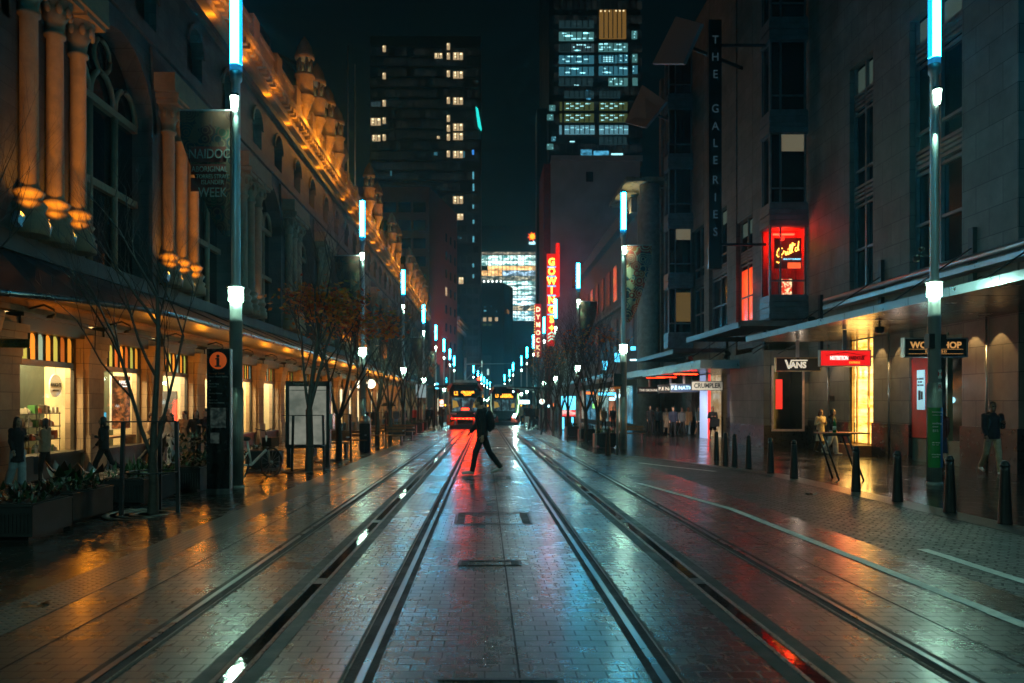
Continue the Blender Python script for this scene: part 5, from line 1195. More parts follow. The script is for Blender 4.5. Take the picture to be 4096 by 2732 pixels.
    for s in (-1, 1): MB().cbox((s * 1.46, .5, 1.72), (.08, .12, .14)).build('mirror_camera', em('side_amber', (1, .40, .03), 4, 'NONE') if s < 0 or not rear else tram_blk, t)
    b = MB(); b.box(-1.15, 1.15, .3, Lg, -.02, .36); b.build('bogie_skirt', black, t)
    b = MB(); b.box(-.8, .8, 2, 7, 3.36, 3.6); b.box(-.7, .7, 9, 13, 3.36, 3.62); b.build('roof_unit', tram_grey, t)
    return t
tram(-1.42, 57.5, 'red and black tram going away with red tail lights and an amber display', 'L2', ('CIRCULAR', 'QUAY'), True)
tram(1.72, 69, 'dark tram facing the camera with one bright white headlight', 'L3', ('JUNIORS', 'KINGSFORD'), False)
light('AREA', (-1.42, 56.6, .75), 130, (1, .03, .006), None, 1.8, rot=aim((0, -1, -.5)), name='tail_glow')
# ------------------------------------------------------------------ tram stop
def shelter(px, d, label, w=2.6, l=9, side=1):
    x = PX(px, d); t = thing('stop_shelter', label, 'shelter', (x, d, gz(x, d)))
    b = MB(); b.add([(-w / 2, 0, 3.2), (w / 2, 0, 3.0), (w / 2, l, 3.0), (-w / 2, l, 3.2), (-w / 2, 0, 3.3), (w / 2, 0, 3.25), (w / 2, l, 3.25), (-w / 2, l, 3.3)], [(0, 3, 2, 1), (4, 5, 6, 7), (0, 1, 5, 4), (1, 2, 6, 5), (2, 3, 7, 6), (3, 0, 4, 7)]); b.build('canopy', mat('shelter_roof', (.05, .055, .055), .3, .4), t)
    for yy in (1, l - 1): MB().tube([(side * w * .3, yy, 0), (side * w * .3, yy, 3.1)], .09, 8).build('post', dkmetal, t)
    MB().box(side * w * .3 - .02, side * w * .3 + .02, 2, l - 2, .6, 2.3).build('glass_back', clear, t)
    return t
shelter(446, 61, 'dark stop canopy left of the red-lit tram', 3.2, 9, -1); shelter(532, 66, 'dark stop canopy right of the oncoming tram', 4.0, 12)
def litbox(px, py, d, w, h, label, m, body=None, tm=None, size=.3, depth=.18, hang=True, cat='sign'):
    c = P(px, py, d); t = thing('lit_sign', label, cat, c, 0, 'small lit signs down the street')
    b = MB(); b.box(-w / 2 - .04, w / 2 + .04, -depth / 2, depth / 2, h / 2, h / 2 + .04); b.box(-w / 2 - .04, w / 2 + .04, -depth / 2, depth / 2, -h / 2 - .04, -h / 2); b.box(-w / 2 - .04, -w / 2, -depth / 2, depth / 2, -h / 2, h / 2); b.box(w / 2, w / 2 + .04, -depth / 2, depth / 2, -h / 2, h / 2); b.build('case', dkmetal, t)
    MB().box(-w / 2, w / 2, -depth / 2 + .02, depth / 2 - .02, -h / 2, h / 2).build('face', m, t)
    if hang: MB().tube([(0, 0, -h / 2 - .04), (0, 0, gz(c.x, d) - c.z)], .05, 6).build('post', dkmetal, t)
    if body: text(body, size, tm, t, (0, -depth / 2 - .01, 0))
    return t
s_w = em('sign_white_lit', (.55, .9, 1), 3.2, 'NONE'); s_c = em('sign_cyan', (.10, .62, .95), 2.4, 'NONE'); s_r = em('sign_red_lit', (1, .05, .02), 1.6, 'NONE'); s_o = em('sign_orange', (1, .22, .04), 1.5, 'NONE'); s_g = em('sign_green', (.3, .9, .25), 1.2, 'NONE')
litbox(524, 402, 64, .88, .30, 'wide white lit sign at the tram stop', s_w); litbox(546.5, 406, 60, .42, .17, 'small pale cyan sign beyond the tripod', s_w)
litbox(554, 405, 60, .5, .22, 'orange lit sign beyond the trees on the shops side', s_o, hang=False); litbox(563, 406.5, 62, .3, .2, 'small green lit sign beyond the trees', s_g)
litbox(441.7, 403, 58, .28, .5, 'small square lit stop sign left of the red-lit tram', emnoise('stop_sign', (1, .3, .1), (.5, .9, 1), 2, (3, 1, 3)))
t = thing('stop_marker', 'round white stop sign with an orange symbol', 'sign', P(542, 401.5, 62)); t.scale = (.38, .38, .38); b = MB(); b.lathe((0, 0, 0), [(.55, -.05), (.55, .05)], 24, M=Matrix.Rotation(rad(90), 4, 'X')); b.build('disc', em('disc_pale', (.75, .9, .8), 2, 'NONE'), t); M_ = MB(); M_.tube([(.28 * math.cos(a), -.07, .28 * math.sin(a)) for a in [-.9 + i * .3 for i in range(15)]], .07, 6); M_.tube([(.02, -.07, -.2), (.02, -.07, .2)], .07, 6); M_.build('emblem', em('mark_orange', (1, .22, .02), 1.5, 'NONE'), t); MB().tube([(0, .1, 0), (0, .1, -9)], .05, 6).build('post', dkmetal, t)
# red domed kiosk and cyan-lit shopfronts on the right
x = PX(570, 56); t = thing('kiosk', 'kiosk with a red domed sign and cyan-lit front', 'kiosk', (x, 56, gz(x, 56))); t.scale = (.36, .6, .72)
MB().box(-1.9, 1.9, 0, 2.5, 0, 2.7).build('body', dkmetal, t); MB().box(-1.7, 1.7, -.05, -.01, 2.0, 3.3).build('lit_fascia', s_c, t)
b = MB(); b.lathe((0, 0, 0), [(.8, -.04), (.8, .04)], 16, a0=0, a1=math.pi, M=Matrix.Translation((.1, -.12, 2.45)) @ Matrix.Rotation(rad(90), 4, 'X')); b.build('dome_sign', s_r, t)
MB().box(-1.7, 1.5, -.08, -.05, 1.35, 1.95).build('menu_strip', emnoise('menu_pink', (.9, .03, .04), (1, .55, .5), 1.1, (1, 1, 4)), t)
for xx in (-1.5, .3, 1.3): MB().box(xx, xx + .35, -.06, -.01, .1, 1.25).build('lit_pane', s_c, t)
# ------------------------------------------------------------------ towers and far buildings
twall = mat('tower_wall', (.020, .026, .028), .4, world=True, scale=.2)
w_warm = em('office_warm', (.85, .62, .34), .55, 'NONE'); w_cool = em('office_cool', (.10, .30, .30), .5, 'NONE'); w_blue = em('office_blue', (.05, .22, .30), .55, 'NONE'); w_olive = em('office_olive', (.13, .17, .06), .34, 'NONE'); w_gold = em('office_gold', (.40, .21, .05), .38, 'NONE'); w_dim = em('office_dim', (.05, .09, .10), .5, 'NONE')
tubes = em('office_tubes', (.40, .92, 1), 1.5, 'NONE'); tubes_w = em('office_tubes_warm', (1, .85, .5), 1.9, 'NONE'); bits = em('office_dark_bits', (.0, .01, .01), .1, 'NONE')
def winrect(bld, d, px0, px1, py0, py1, m, lamps=(), lm=tubes, mul=0, name='window'):
    b = MB(); x0, x1, z0, z1 = PX(px0, d), PX(px1, d), PZ(py1, d), PZ(py0, d)
    b.mt(0).box(x0, x1, d - .35, d - .05, z0, z1)
    for (u, v, w, h) in lamps:
        b.mt(1).box(x0 + (x1 - x0) * u, x0 + (x1 - x0) * min(1, u + w), d - .42, d - .352, z0 + (z1 - z0) * v, z0 + (z1 - z0) * min(1, v + h))
    b.mt(2)
    for i in range(1, mul): xx = x0 + (x1 - x0) * i / mul; b.box(xx - .10, xx + .10, d - .46, d - .43, z0, z1)
    return b.build(name, [m, lm, bits], bld)
def strips(rng, n, rows, w=.14):
    return [(rng.uniform(.02, .86), (r + .45) / rows + rng.uniform(-.05, .05), w * rng.uniform(.6, 1.2), .10) for r in range(rows) for _ in range(n)]
rng = random.Random(9)
# left dark tower
tA = thing('office_tower', 'tall dark tower on the left with a few warm lit windows', 'tower', (0, 0, 0)); D = 230
b = MB(); b.box(PX(370, D), PX(481, D), D, D + 40, -6, PZ(36, D)); b.build('wall', twall, tA)
b = MB()
for i in range(34): z = PZ(36, D) - 3 - i * 3.0; b.box(PX(370, D) - .05, PX(481, D) + .05, D - .12, D - .01, z, z + .5)
b.build('floor_bands', mat('tower_band', (.03, .038, .04), .5), tA)
c1 = lambda x, y, oy=0: ((900 + x / 2.296) / 4, (oy + y / 2.296) / 4)
def wa(x, y, w, h, oy=0, m=w_warm, n=2):
    px, py = c1(x, y, oy); dx, dy = w / 2 / 9.184, h / 2 / 9.184
    lam = [(.15 + .55 * i, .68, .22, .22) for i in range(n)] + ([(.15, .3, .2, .15)] if n > 1 else [])
    winrect(tA, D, px - dx, px + dx, py - dy, py + dy, m, lam, tubes_w, 3 if w > 60 else 0)
for y in (450, 700, 950, 1110, 1265): wa(1463, y, 28, 55, n=1)
wa(1385, 1120, 90, 65); wa(1390, 1270, 75, 55); wa(1385, 960, 85, 40, m=w_dim, n=0); wa(1960, 515, 70, 45); wa(1960, 1265, 26, 22, n=1)
for y in (430, 518, 680, 925, 1090, 1180, 1262, 1415): wa(2052, y, 28, 58, n=1)
for y in (518, 690, 930, 1170, 1255, 1420): wa(2140, y, 88, 62)
wa(2195, 1420, 14, 55, m=w_blue, n=0); wa(2278, 1400, 18, 42, m=em('office_blue2', (.05, .3, .9), .9, 'NONE'), n=0)
for x, y, w, h in ((2140, 690, 90, 68), (2160, 845, 55, 55), (2168, 1430, 42, 60)): wa(x, y, w, h, 500)
for y in (450, 480, 560, 590, 750, 890, 1040, 1060, 1290, 1390): wa(2280 + (y % 3), y, 14, 34, 500, em('office_cyan_bits', (.12, .45, .55), .8, 'NONE'), 0)  # cyan slips glow in place of reflections on the tower edge
for x, y, w, h in ((1935, 265, 30, 26), (1585, 695, 26, 46), (1525, 445, 12, 46), (2165, 1040, 16, 10)): wa(x, y, w, h, 500, w_blue, 0)
t = thing('lit_sign', 'cyan outlined sign high on the edge of the left tower', 'sign', P(478.7, 118.8, 229)); b = MB(); b.add([(-.9, 0, 3.6), (-.2, 0, 2.9), (.9, 0, -3.0), (.7, 0, -3.6), (-.2, 0, -2.2), (-.6, 0, .6)], [(0, 1, 2, 3, 4, 5)]); b.build('face', em('cyan_deep', (.02, .85, .75), 1.1, 'NONE'), t)
dk = MB()
for i in range(33):
    for k in range(18):
        if rng.random() < .8: x0 = PX(372, D) + k * 1.72; z = PZ(36, D) - 5.6 - i * 3.0; dk.box(x0, x0 + 1.4, D - .03, D - .004, z, z + 1.9)
o = dk.build('unlit_windows', emnoise('office_faint', (.004, .006, .007), (.022, .028, .026), .32, (.4, 1, .3), .45, .6), tA); o['kind'] = 'stuff'  # dark panes get a faint glow in place of reflected light
# reddish building beyond the arcade
rb = thing('red_building', 'reddish office building just past the arcade building, lit red on its street side', 'building'); D = 172
redw = mat('red_stone', (.30, .11, .085), .8, world=True, scale=.4, var=.25)
poly = [(PX(429, D), D), (PX(457, 197), 197), (-45, 197), (-45, D)]; zt = PZ(187, D)
MB().prism(poly, -5, zt).build('wall', redw, rb)
for i in range(11):
    z = zt - 5.5 - i * 3.9
    for k in range(9):
        x0 = PX(429, D) - 3.4 - k * 3.2
        MB().box(x0, x0 + 2.7, D - .12, D - .02, z, z + 2.2).build('window', dkwin, rb)
e0, e1 = Vector((poly[0][0], poly[0][1], 0)), Vector((poly[1][0], poly[1][1], 0)); ed = (e1 - e0).normalized(); en = Vector((ed.y, -ed.x, 0))
for i in range(9):
    for k in range(3):
        z = zt - 9 - i * 4.2; c = e0 + ed * (14 + k * 4.2) + en * .03
        b = MB(); b.quad(*[c + ed * a + Vector((0, 0, z + h)) for a, h in ((0, 0), (1.6, 0), (1.6, 2.0), (0, 2.0))]); b.build('window', dkwin if (i, k) != (3, 0) else w_warm, rb)
light('SPOT', (-2.5, 172, 4), 9500, (1, .16, .08), None, .5, 80, aim((-6, 12, 14)), .9, name='added_red_flood')  # added red floodlight at the wall's foot, aimed up to redden it
# corniced building lit orange
cb = thing('corniced_building', 'distant building with an orange-lit bracketed cornice', 'building'); poly = [(PX(453, 198), 198), (PX(463, 225), 225), (-40, 225), (-40, 198)]; zt = PZ(318, 198)
MB().prism(poly, -5, zt).build('wall', mat('pale_stone_far', (.30, .25, .19), .8, world=True), cb)
e0, e1 = Vector((*poly[0], 0)), Vector((*poly[1], 0)); ed = (e1 - e0).normalized(); en = Vector((ed.y, -ed.x, 0)); b = MB()
for o_, z0, z1 in ((.5, -1.6, -1.0), (1.1, -1.0, -.5), (1.7, -.5, .4)): b.add([v + Vector((0, 0, zt + z)) for z in (z0, z1) for v in (e0 + en * o_, e1 + en * o_, e1, e0)], [(0, 1, 2, 3), (4, 5, 6, 7), (0, 1, 5, 4), (0, 3, 7, 4), (1, 2, 6, 5)])
for i in range(16): c = e0 + ed * (.5 + i * 1.75); b.cbox((c.x + en.x * .7, c.y + en.y * .7, zt - 2.1), (.5, .6, 1.0))
b.build('cornice', mat('pale_stone_far', (.3, .25, .19)), cb)
light('SPOT', (PX(462, 205), 200, zt - 11), 3000, (1, .42, .10), None, .3, 100, aim((-.35, .45, 1)), .8, name='cornice_glow')
# right office tower over the grey wall
tB = thing('office_tower', 'tall office tower on the right with rows of cyan-lit floors', 'tower'); D = 170
MB().box(PX(549, D), PX(640, D), D, D + 30, -5, 100).build('wall', twall, tB)
MB().box(PX(537, D + 6), PX(549, D), D + 6, D + 12, -5, PZ(98, D)).build('side_wing', twall, tB)
c2 = lambda x, y: ((1800 + x / 2.296) / 4, y / 2.296 / 4)
def wb(x0, x1, y0, y1, m, n=3, rows=3, lm=tubes, mul=6, grid=None):
    (a, c), (e, f) = c2(x0, y0), c2(x1, y1)
    winrect(tB, D, a, e, c, f, m, grid if grid is not None else strips(rng, n, rows), lm, mul)
wb(1000, 1320, 300, 378, w_cool, 4, 3); wb(1668, 1716, 290, 360, w_cool, 1, 3, mul=0)
wb(1370, 1615, 95, 360, w_gold, grid=[(.03 + i * .15, .93, .05, .03) for i in range(3)] + [(.6 + i * .14, .94, .05, .03) for i in range(3)], lm=tubes_w, mul=6)
wb(1112, 1320, 408, 482, w_dim, 3, 3); wb(1362, 1630, 402, 478, w_cool, 3, 3); wb(1000, 1320, 515, 588, w_blue, 2, 3); wb(1365, 1535, 512, 582, w_blue, grid=[(.25, v, .5, .1) for v in (.12, .38, .64)]); wb(1548, 1630, 505, 580, w_blue, 2, 2, mul=2); wb(1672, 1718, 502, 575, w_cool, 1, 2, mul=0)
wb(1000, 1320, 620, 697, w_blue, 3, 2); wb(1365, 1630, 615, 695, w_blue, 3, 2); wb(1675, 1720, 608, 680, w_blue, 1, 2, mul=0); wb(1455, 1630, 722, 792, w_cool, 2, 3, mul=4); wb(1675, 1720, 720, 788, w_cool, 0, 0, mul=0); wb(1140, 1182, 784, 791, tubes, 0, 0, mul=0)
for y0, y1 in ((942, 1016), (1048, 1124)):
    for x0, x1 in ((1050, 1320), (1370, 1628)): wb(x0, x1, y0, y1, w_olive, grid=[(.05 + .33 * i, .74, .16, .07) for i in range(3)] + [(.2 + .33 * i, .44, .15, .07) for i in range(2)] + [(.05, .16, .14, .07), (.36, .2, .14, .07)])
    wb(1008, 1028, y0, y1, w_olive, 0, 0, mul=0)
for x0, x1 in ((1003, 1025), (1052, 1326), (1370, 1634)): wb(x0, x1, 1156, 1236, em('office_ice', (.13, .34, .42), .62, 'NONE'), grid=[(.2 * i, .5 + .2 * (i % 2), .18, .03) for i in range(5)] if x1 - x0 > 50 else [], mul=6 if x1 - x0 > 50 else 0)
wb(1200, 1300, 1378, 1446, emnoise('office_screens', (.01, .04, .06), (.10, .5, .8), .9, (.5, 1, .7), .4, .6), 0, 0, mul=0); wb(1318, 1456, 1390, 1446, MATS['office_screens'], 0, 0, mul=0); wb(1480, 1585, 1413, 1425, tubes, 0, 0, mul=0); wb(1250, 1290, 832, 915, MATS['office_screens'], 0, 0, mul=0); wb(1100, 1142, 1300, 1306, tubes, 0, 0, mul=0)
for y0, y1, x0, x1 in ((970, 1020, 910, 965), (1055, 1106, 890, 948), (1258, 1298, 930, 970), (1325, 1376, 890, 948)): wb(x0, x1, y0, y1, w_cool if y0 != 1258 else w_blue, 1, 2, mul=0)
dk = MB()
for i in range(26):
    for k in range(14):
        x0 = PX(551, D) + .6 + k * 1.36; z = 24 + i * 3.05; dk.box(x0, x0 + 1.15, D - .03, D - .004, z, z + 1.8)
o = dk.build('unlit_windows', MATS['office_faint'], tB); o['kind'] = 'stuff'  # same faint glow standing in for reflections on dark panes
for x0, x1, y0, y1 in ((1000, 1100, 408, 482), (1000, 1320, 195, 262), (1000, 1310, 722, 792), (1050, 1320, 840, 905), (1370, 1560, 840, 905), (1370, 1620, 1262, 1330)): wb(x0, x1, y0, y1, em('office_faint2', (.012, .03, .035), .8, 'NONE'), 1, 1, lm=w_dim)
# grey blank-walled building with the red vertical sign
gb = thing('blank_building', 'grey building with a blank side wall and red-lit street edge', 'building'); D = 106
greyw = mat('grey_render', (.42, .46, .46), .85, world=True, scale=.3, var=.25)
MB().box(PX(551, D), PX(640, D), D, D + 10, -4, PZ(159, D)).build('wall', greyw, gb)
MB().box(PX(551, D) - .9, PX(551, D), D + .8, D + 9.9, -4, PZ(162, D)).build('street_front', mat('red_lit_front', (.22, .04, .03), .6, world=True), gb)  # red light from the sign is put into this wall's base colour
b = MB(); b.box(PX(551, D), PX(640, D) + .3, D - .3, D - .01, PZ(159, D) - .3, PZ(159, D) + .4); b.build('parapet', greyw, gb)
MB().box(PX(586, D), PX(593, D), D - .12, D - .01, PZ(182, D), PZ(172, D)).build('wall_panel', mat('dark_panel', (.03, .035, .035), .6), gb)
t = thing('vertical_sign', 'tall red neon sign with yellow letters and blue bars', 'sign', P(551.5, 300, 103))
zz = lambda py: PZ(py, 103) - PZ(300, 103)
MB().box(-.62, .62, -.22, .22, zz(346), zz(254)).build('panel', em('gowings_red', (.9, .012, .008), .75), t)
MB().add([(-.63, .2, zz(346)), (-1.0, 1.2, zz(346)), (-1.0, 1.2, zz(246)), (-.63, .2, zz(254))], [(0, 1, 2, 3)]).build('side_panel', mat('sign_red_back', (.35, .03, .03), .5), t)
MB().box(.64, 1.05, .0, 1.0, zz(296), zz(243)).build('red_tube', em('sign_edge_red', (1, .012, .005), .9), t)
yel = em('letters_yellow_lit', (1, .62, .06), 3.4); blu = em('bar_blue', (.06, .42, .85), 1.6, 'NONE')
for i, ch in enumerate('GOWINGS'):
    yy = (262.5, 272, 281.6, 291, 300.5, 310, 319.8)[i]
    text(ch, 1.28, yel, t, (0, -.26, zz(yy)), bold=.05, sx=.9); 
    if i < 6: MB().box(-.55, .55, -.26, -.225, zz(yy + 4.75) - .09, zz(yy + 4.75) + .09).build('bar', blu, t)
b = MB(); b.add([(0, -.26, zz(325)), (.14, -.26, zz(327) + .0), (.45, -.26, zz(328)), (.14, -.26, zz(329)), (0, -.26, zz(331)), (-.14, -.26, zz(329)), (-.45, -.26, zz(328)), (-.14, -.26, zz(327))], [(0, 1, 7), (1, 2, 3), (3, 4, 5), (5, 6, 7), (1, 3, 5, 7)]); b.build('star', yel, t)
b = MB(); mint = em('mint', (.35, 1, .7), 1.6, 'NONE')
for o_ in (0, .42, .84):
    z = zz(341) + o_; b.add([(-.5, -.26, z), (0, -.26, z + .38), (.5, -.26, z), (.5, -.26, z - .14), (0, -.26, z + .22), (-.5, -.26, z - .14)], [(0, 1, 4, 5), (1, 2, 3, 4)])
b.build('chevron_emblem', mint, t)
light('AREA', (PX(551, 103) - .1, 102.4, 14), 220, (1, .03, .012), None, 1.2, rot=aim((-.25, -1, -.22)), name='red_sign_light')
bpy.data.objects['red_sign_light'].data.shape = 'RECTANGLE'; bpy.data.objects['red_sign_light'].data.size_y = 9
t = thing('vertical_sign', 'slimmer red vertical sign with cream letters left of the taller one', 'sign', P(538, 331, 98)); t.scale = (.784, .784, .784); zz = lambda py: PZ(py, 125) - PZ(331, 125)
MB().box(-.5, .5, -.15, .15, zz(357), zz(304)).build('panel', em('dymocks_red', (.55, .012, .010), .7, 'NONE'), t)
b = MB(); [b.ell((-.55, -.1, zz(306 + i * 2.6)), (.07, .07, .07), 5) for i in range(20)]; b.build('bulb', em('bulbs', (1, .6, .1), 3, 'NONE'), t)
for i, ch in enumerate('DYMOCKS'): text(ch, 1.05, em('letters_cream', (1, .80, .42), 1.7, 'NONE'), t, (0, -.18, zz((309.8, 317.4, 325, 333, 340.6, 348, 355)[i])), bold=.03, sx=.85)
# far office block with lit floors
nb = thing('office_block', 'brightly lit office block closing the end of the street', 'building'); D = 330
MB().box(PX(481, D), PX(560, D), D, D + 40, -6, PZ(226, D)).build('wall', twall, nb)
rows = ((425, 462, 0, 1), (480, 552, 0, 0), (563, 634, 0, 0), (645, 708, 0, 2), (716, 794, 0, 3), (800, 872, 0, 4), (880, 940, 2, 0), (958, 1018, 3, 0), (1035, 1098, 3, 0), (1115, 1178, 3, 5), (1195, 1258, 3, 5), (1272, 1338, 3, 6), (1355, 1416, 3, 5), (1432, 1500, 3, 5))
nbm = [emnoise('nab_cool', (.03, .13, .13), (.75, 1, .92), 3.2, (.28, 1, .9), .40, .62), emnoise('nab_low', (.04, .05, .05), (.5, .42, .3), 1.4, (.5, 1, .6), .42, .7), emnoise('nab_warm', (.30, .12, .03), (1, .62, .25), 2.4, (.25, 1, .7), .35, .65), emnoise('nab_blue', (.02, .05, .08), (.5, .75, .95), 2.2, (.4, 1, .8), .42, .66), emnoise('nab_dim', (.02, .03, .03), (.7, .7, .5), 1.6, (.5, 1, .9), .48, .7), emnoise('nab_ice', (.03, .14, .17), (.8, 1, 1), 3.2, (.3, 1, .9), .42, .62), emnoise('nab_mix', (.02, .03, .03), (1, .8, .5), 2.0, (.2, 1, .5), .48, .62)]
c4_ = lambda x, y: ((1750 + x / 3.918) / 4, (900 + y / 3.918) / 4)
cols = ((695, 776), (788, 1010), (1022, 1240), (1254, 1474), (1486, 1535))
for y0, y1, st, k in rows:
    for i, (x0, x1) in enumerate(cols):
        if st and x1 < (0, 0, 1030, 1120)[st]: continue
        x0_ = max(x0, (0, 0, 1030, 1120)[st]) if st else x0
        (a, c), (e, f) = c4_(x0_, y0), c4_(x1, y1)
        m = nbm[k]
        if k == 3: m = nbm[2] if i < 2 else nbm[3]
        if k == 2 and i == 0: continue
        o = winrect(nb, D, a, e, c, f, m, [], tubes, 4)
t = thing('logo_sign', 'red and yellow star sign with small white lettering high on the far block', 'sign', P(532.3, 236.5, 328))
b = MB(); pts = [((1.6 if i % 2 == 0 else .85) * math.cos(math.pi * i / 8 + .2), 0, (1.6 if i % 2 == 0 else .85) * math.sin(math.pi * i / 8 + .2)) for i in range(16)]; b.add([(0, 0, 0)] + pts, [(0, 1 + i, 1 + (i + 1) % 16) for i in range(16)]); b.build('star', em('star_yellow', (1, .38, .02), 2.2, 'NONE'), t)
b = MB(); b.add([(0, .1, 0)] + [(x * 1.35, .1, z * 1.35) for x, _, z in pts], [(0, 1 + i, 1 + (i + 1) % 16) for i in range(16)]); b.build('star_rim', em('star_red', (1, .02, .01), 1.3, 'NONE'), t)
text('nab', 1.9, em('nab_white', (.45, .9, 1), 2.4, 'NONE'), t, (0, 0, -2.6), bold=.08)
fb = thing('masonry_block', 'dark old building with chamfered corner in front of the bright office block', 'building'); D = 270
poly = [(PX(482, D), D), (PX(504, D), D), (PX(513, D + 12), D + 12), (PX(513, D + 12), D + 50), (PX(482, D), D + 50)]
MB().prism(poly, -6, PZ(283, D)).build('wall', twall, fb)
b = MB(); [b.ell((PX(484 + i * 4.2, D), D - .5, PZ(281.6, D)), (.35, .3, .35), 5) for i in range(5)]; b.build('roof_lamp', em('roof_lamps', (.9, 1, .95), 3, 'NONE'), fb)
for i, (x, y, w, h, m) in enumerate(((740, 1480, 50, 60, w_warm), (825, 1480, 50, 60, w_warm), (925, 1478, 45, 58, w_warm), (745, 1285, 24, 20, w_blue), (843, 1275, 16, 16, w_blue), (746, 1345, 40, 20, MATS['office_cyan_bits']), (925, 1355, 22, 22, w_blue), (740, 1565, 50, 30, w_olive), (825, 1565, 50, 30, w_olive))):
    px, py = c4_(x, y); winrect(fb, D, px - w / 31.3, px + w / 31.3, py - h / 31.3, py + h / 31.3, m)
for i in range(5):
    (a, c) = c4_(1030 + i * 20, 1310 + i * 14); winrect(fb, D + 4, a, a + .8, c - 2, c + 2, em('office_orange', (.5, .2, .03), .5, 'NONE'))
# old corner building and pale block at the end of the street
ob = thing('tower_house', 'pale classical corner building far down the street with lit tall windows', 'building'); D = 255
MB().box(PX(477, D), PX(491, D), D, D + 30, -6, PZ(357, D)).build('wall', mat('grey_far', (.10, .12, .12), .8, world=True), ob); MB().box(PX(476.4, D), PX(491.5, D), D - .6, D + 30.5, PZ(359, D), PZ(355.5, D)).build('cornice', mat('grey_far', (.1, .12, .12)), ob)
for px, py, w, h in ((481, 364, 2.6, 6), (481, 374.5, 2.6, 5.5), (481, 383, 2.2, 3), (488, 372, 1.8, 6)): winrect(ob, D, px - w / 2, px + w / 2, py - h / 2, py + h / 2, em('office_pale', (.55, .85, .75), .9, 'NONE'))
pb = thing('pale_block', 'pale windowless block at the far end of the street', 'building'); D = 300; MB().box(PX(491, D), PX(502, D), D, D + 20, -6, PZ(379, D)).build('wall', mat('pale_far', (.28, .30, .29), .8, world=True), pb); MB().box(PX(497, D), PX(530, D), D + 25, D + 40, -6, PZ(386, D)).build('rear_wall', mat('grey_far', (.1, .12, .12)), pb)
# low street frontages on the right between the stone building and the blank wall
sb = thing('shop_row', 'dim mid-street building with shop awnings beyond the stone building', 'building'); 
MB().box(12.0, 30, 62, 104, -4, 17.2).build('wall', mat('mid_wall', (.12, .10, .085), .8, world=True, scale=.5), sb)
b = MB(); b.box(11.4, 12.0, 62, 104, 16.2, 17.3); b.box(11.7, 12, 62, 104, 9.6, 9.9); b.build('cornice', mat('mid_stone', (.16, .15, .14), .8, world=True), sb)
for i in range(10):
    for z in (5.6, 10.6):
        y = 64 + i * 4.0; MB().box(11.93, 11.99, y, y + 1.9, z, z + 3.2).build('window', emnoise('mid_win', (.02, .02, .02), (.25, .17, .08), .5, (.25, .25, .3), .5, .7) if (i * 3 + int(z)) % 4 == 0 else mat('dull_window', (.012, .014, .016), .45, spec=.2), sb)
b = MB(); b.box(9.4, 12.0, 63, 103, 3.3, 3.6); b.build('awning', fas, sb)
cols_ = [(.12, .6, .95), (.9, .85, .65), (1, .25, .08), (.5, .9, .9), (.95, .6, .25), (.2, .7, 1)]
for i in range(9):
    y = 64.5 + i * 4.3; c = cols_[i % 6]; MB().box(11.9, 11.99, y, y + 3.2, zr(y, 12) + .4, 2.7).build('shopfront', emnoise('mid_shop_%d' % (i % 6), [k * .2 for k in c], c, .55, (.9, .9, 1.2), .46, .66), sb)
for i, (px, py, d, w, h, m) in enumerate(((607, 394, 60, 1.3, .2, s_c), (612, 399, 66, .5, .2, s_w), (590, 393, 80, .8, .25, s_o), (618, 396, 60, .5, .3, s_w), (594, 406, 70, .3, .4, s_g), (633, 348.5, 62.5, .4, .3, s_c), (617, 357.5, 66, .4, .75, s_c), (605, 365.5, 66, .5, .75, s_c), (633, 360, 62.5, .5, .12, s_w))):
    litbox(px, py, d, w, h, ('wide cyan sign under the far awnings', 'white lit sign under the far awnings', 'orange lit sign under the far awnings', 'pale sign behind the bare trees', 'green lit sign behind the bare trees', 'small cyan sign beyond the second light pole', 'tall cyan lit window sign among the branches', 'slim pale lit sign among the branches', 'white lit sign just beyond the louvred canopy')[i], m, hang=False)
# far left frontages
lb = thing('shop_row', 'dim low frontage past the arcade building with bright shop signs', 'building'); MB().box(-14, -9.6, 158.5, 171, -5, 9).build('wall', mat('mid_wall', (.12, .1, .085)), lb); MB().box(-9.6, -9.5, 159.5, 169, zr(160, -9.6) + .3, 2).build('shopfront', winlit[2], lb)
t = thing('hanging_lamp', 'cream hanging lantern sign under the far end of the arcade awning', 'lamp', P(365.5, 384, 46)); b = MB(); b.ell((-.32, 0, 0), (.26, .2, .26), 8); b.ell((.32, 0, 0), (.26, .2, .26), 8); b.build('globe', em('globe', (1, .9, .65), 2.4), t); MB().tube([(-.4, 0, .3), (.4, 0, .3)], .03, 5).build('arm', black, t)
litbox(421, 391, 54, .7, .9, 'blank white sign board near the tram stop', em('board_pale', (.4, .5, .5), .4, 'NONE'))
litbox(437, 386, 66, .25, .5, 'small cyan sign by the light poles', s_c)
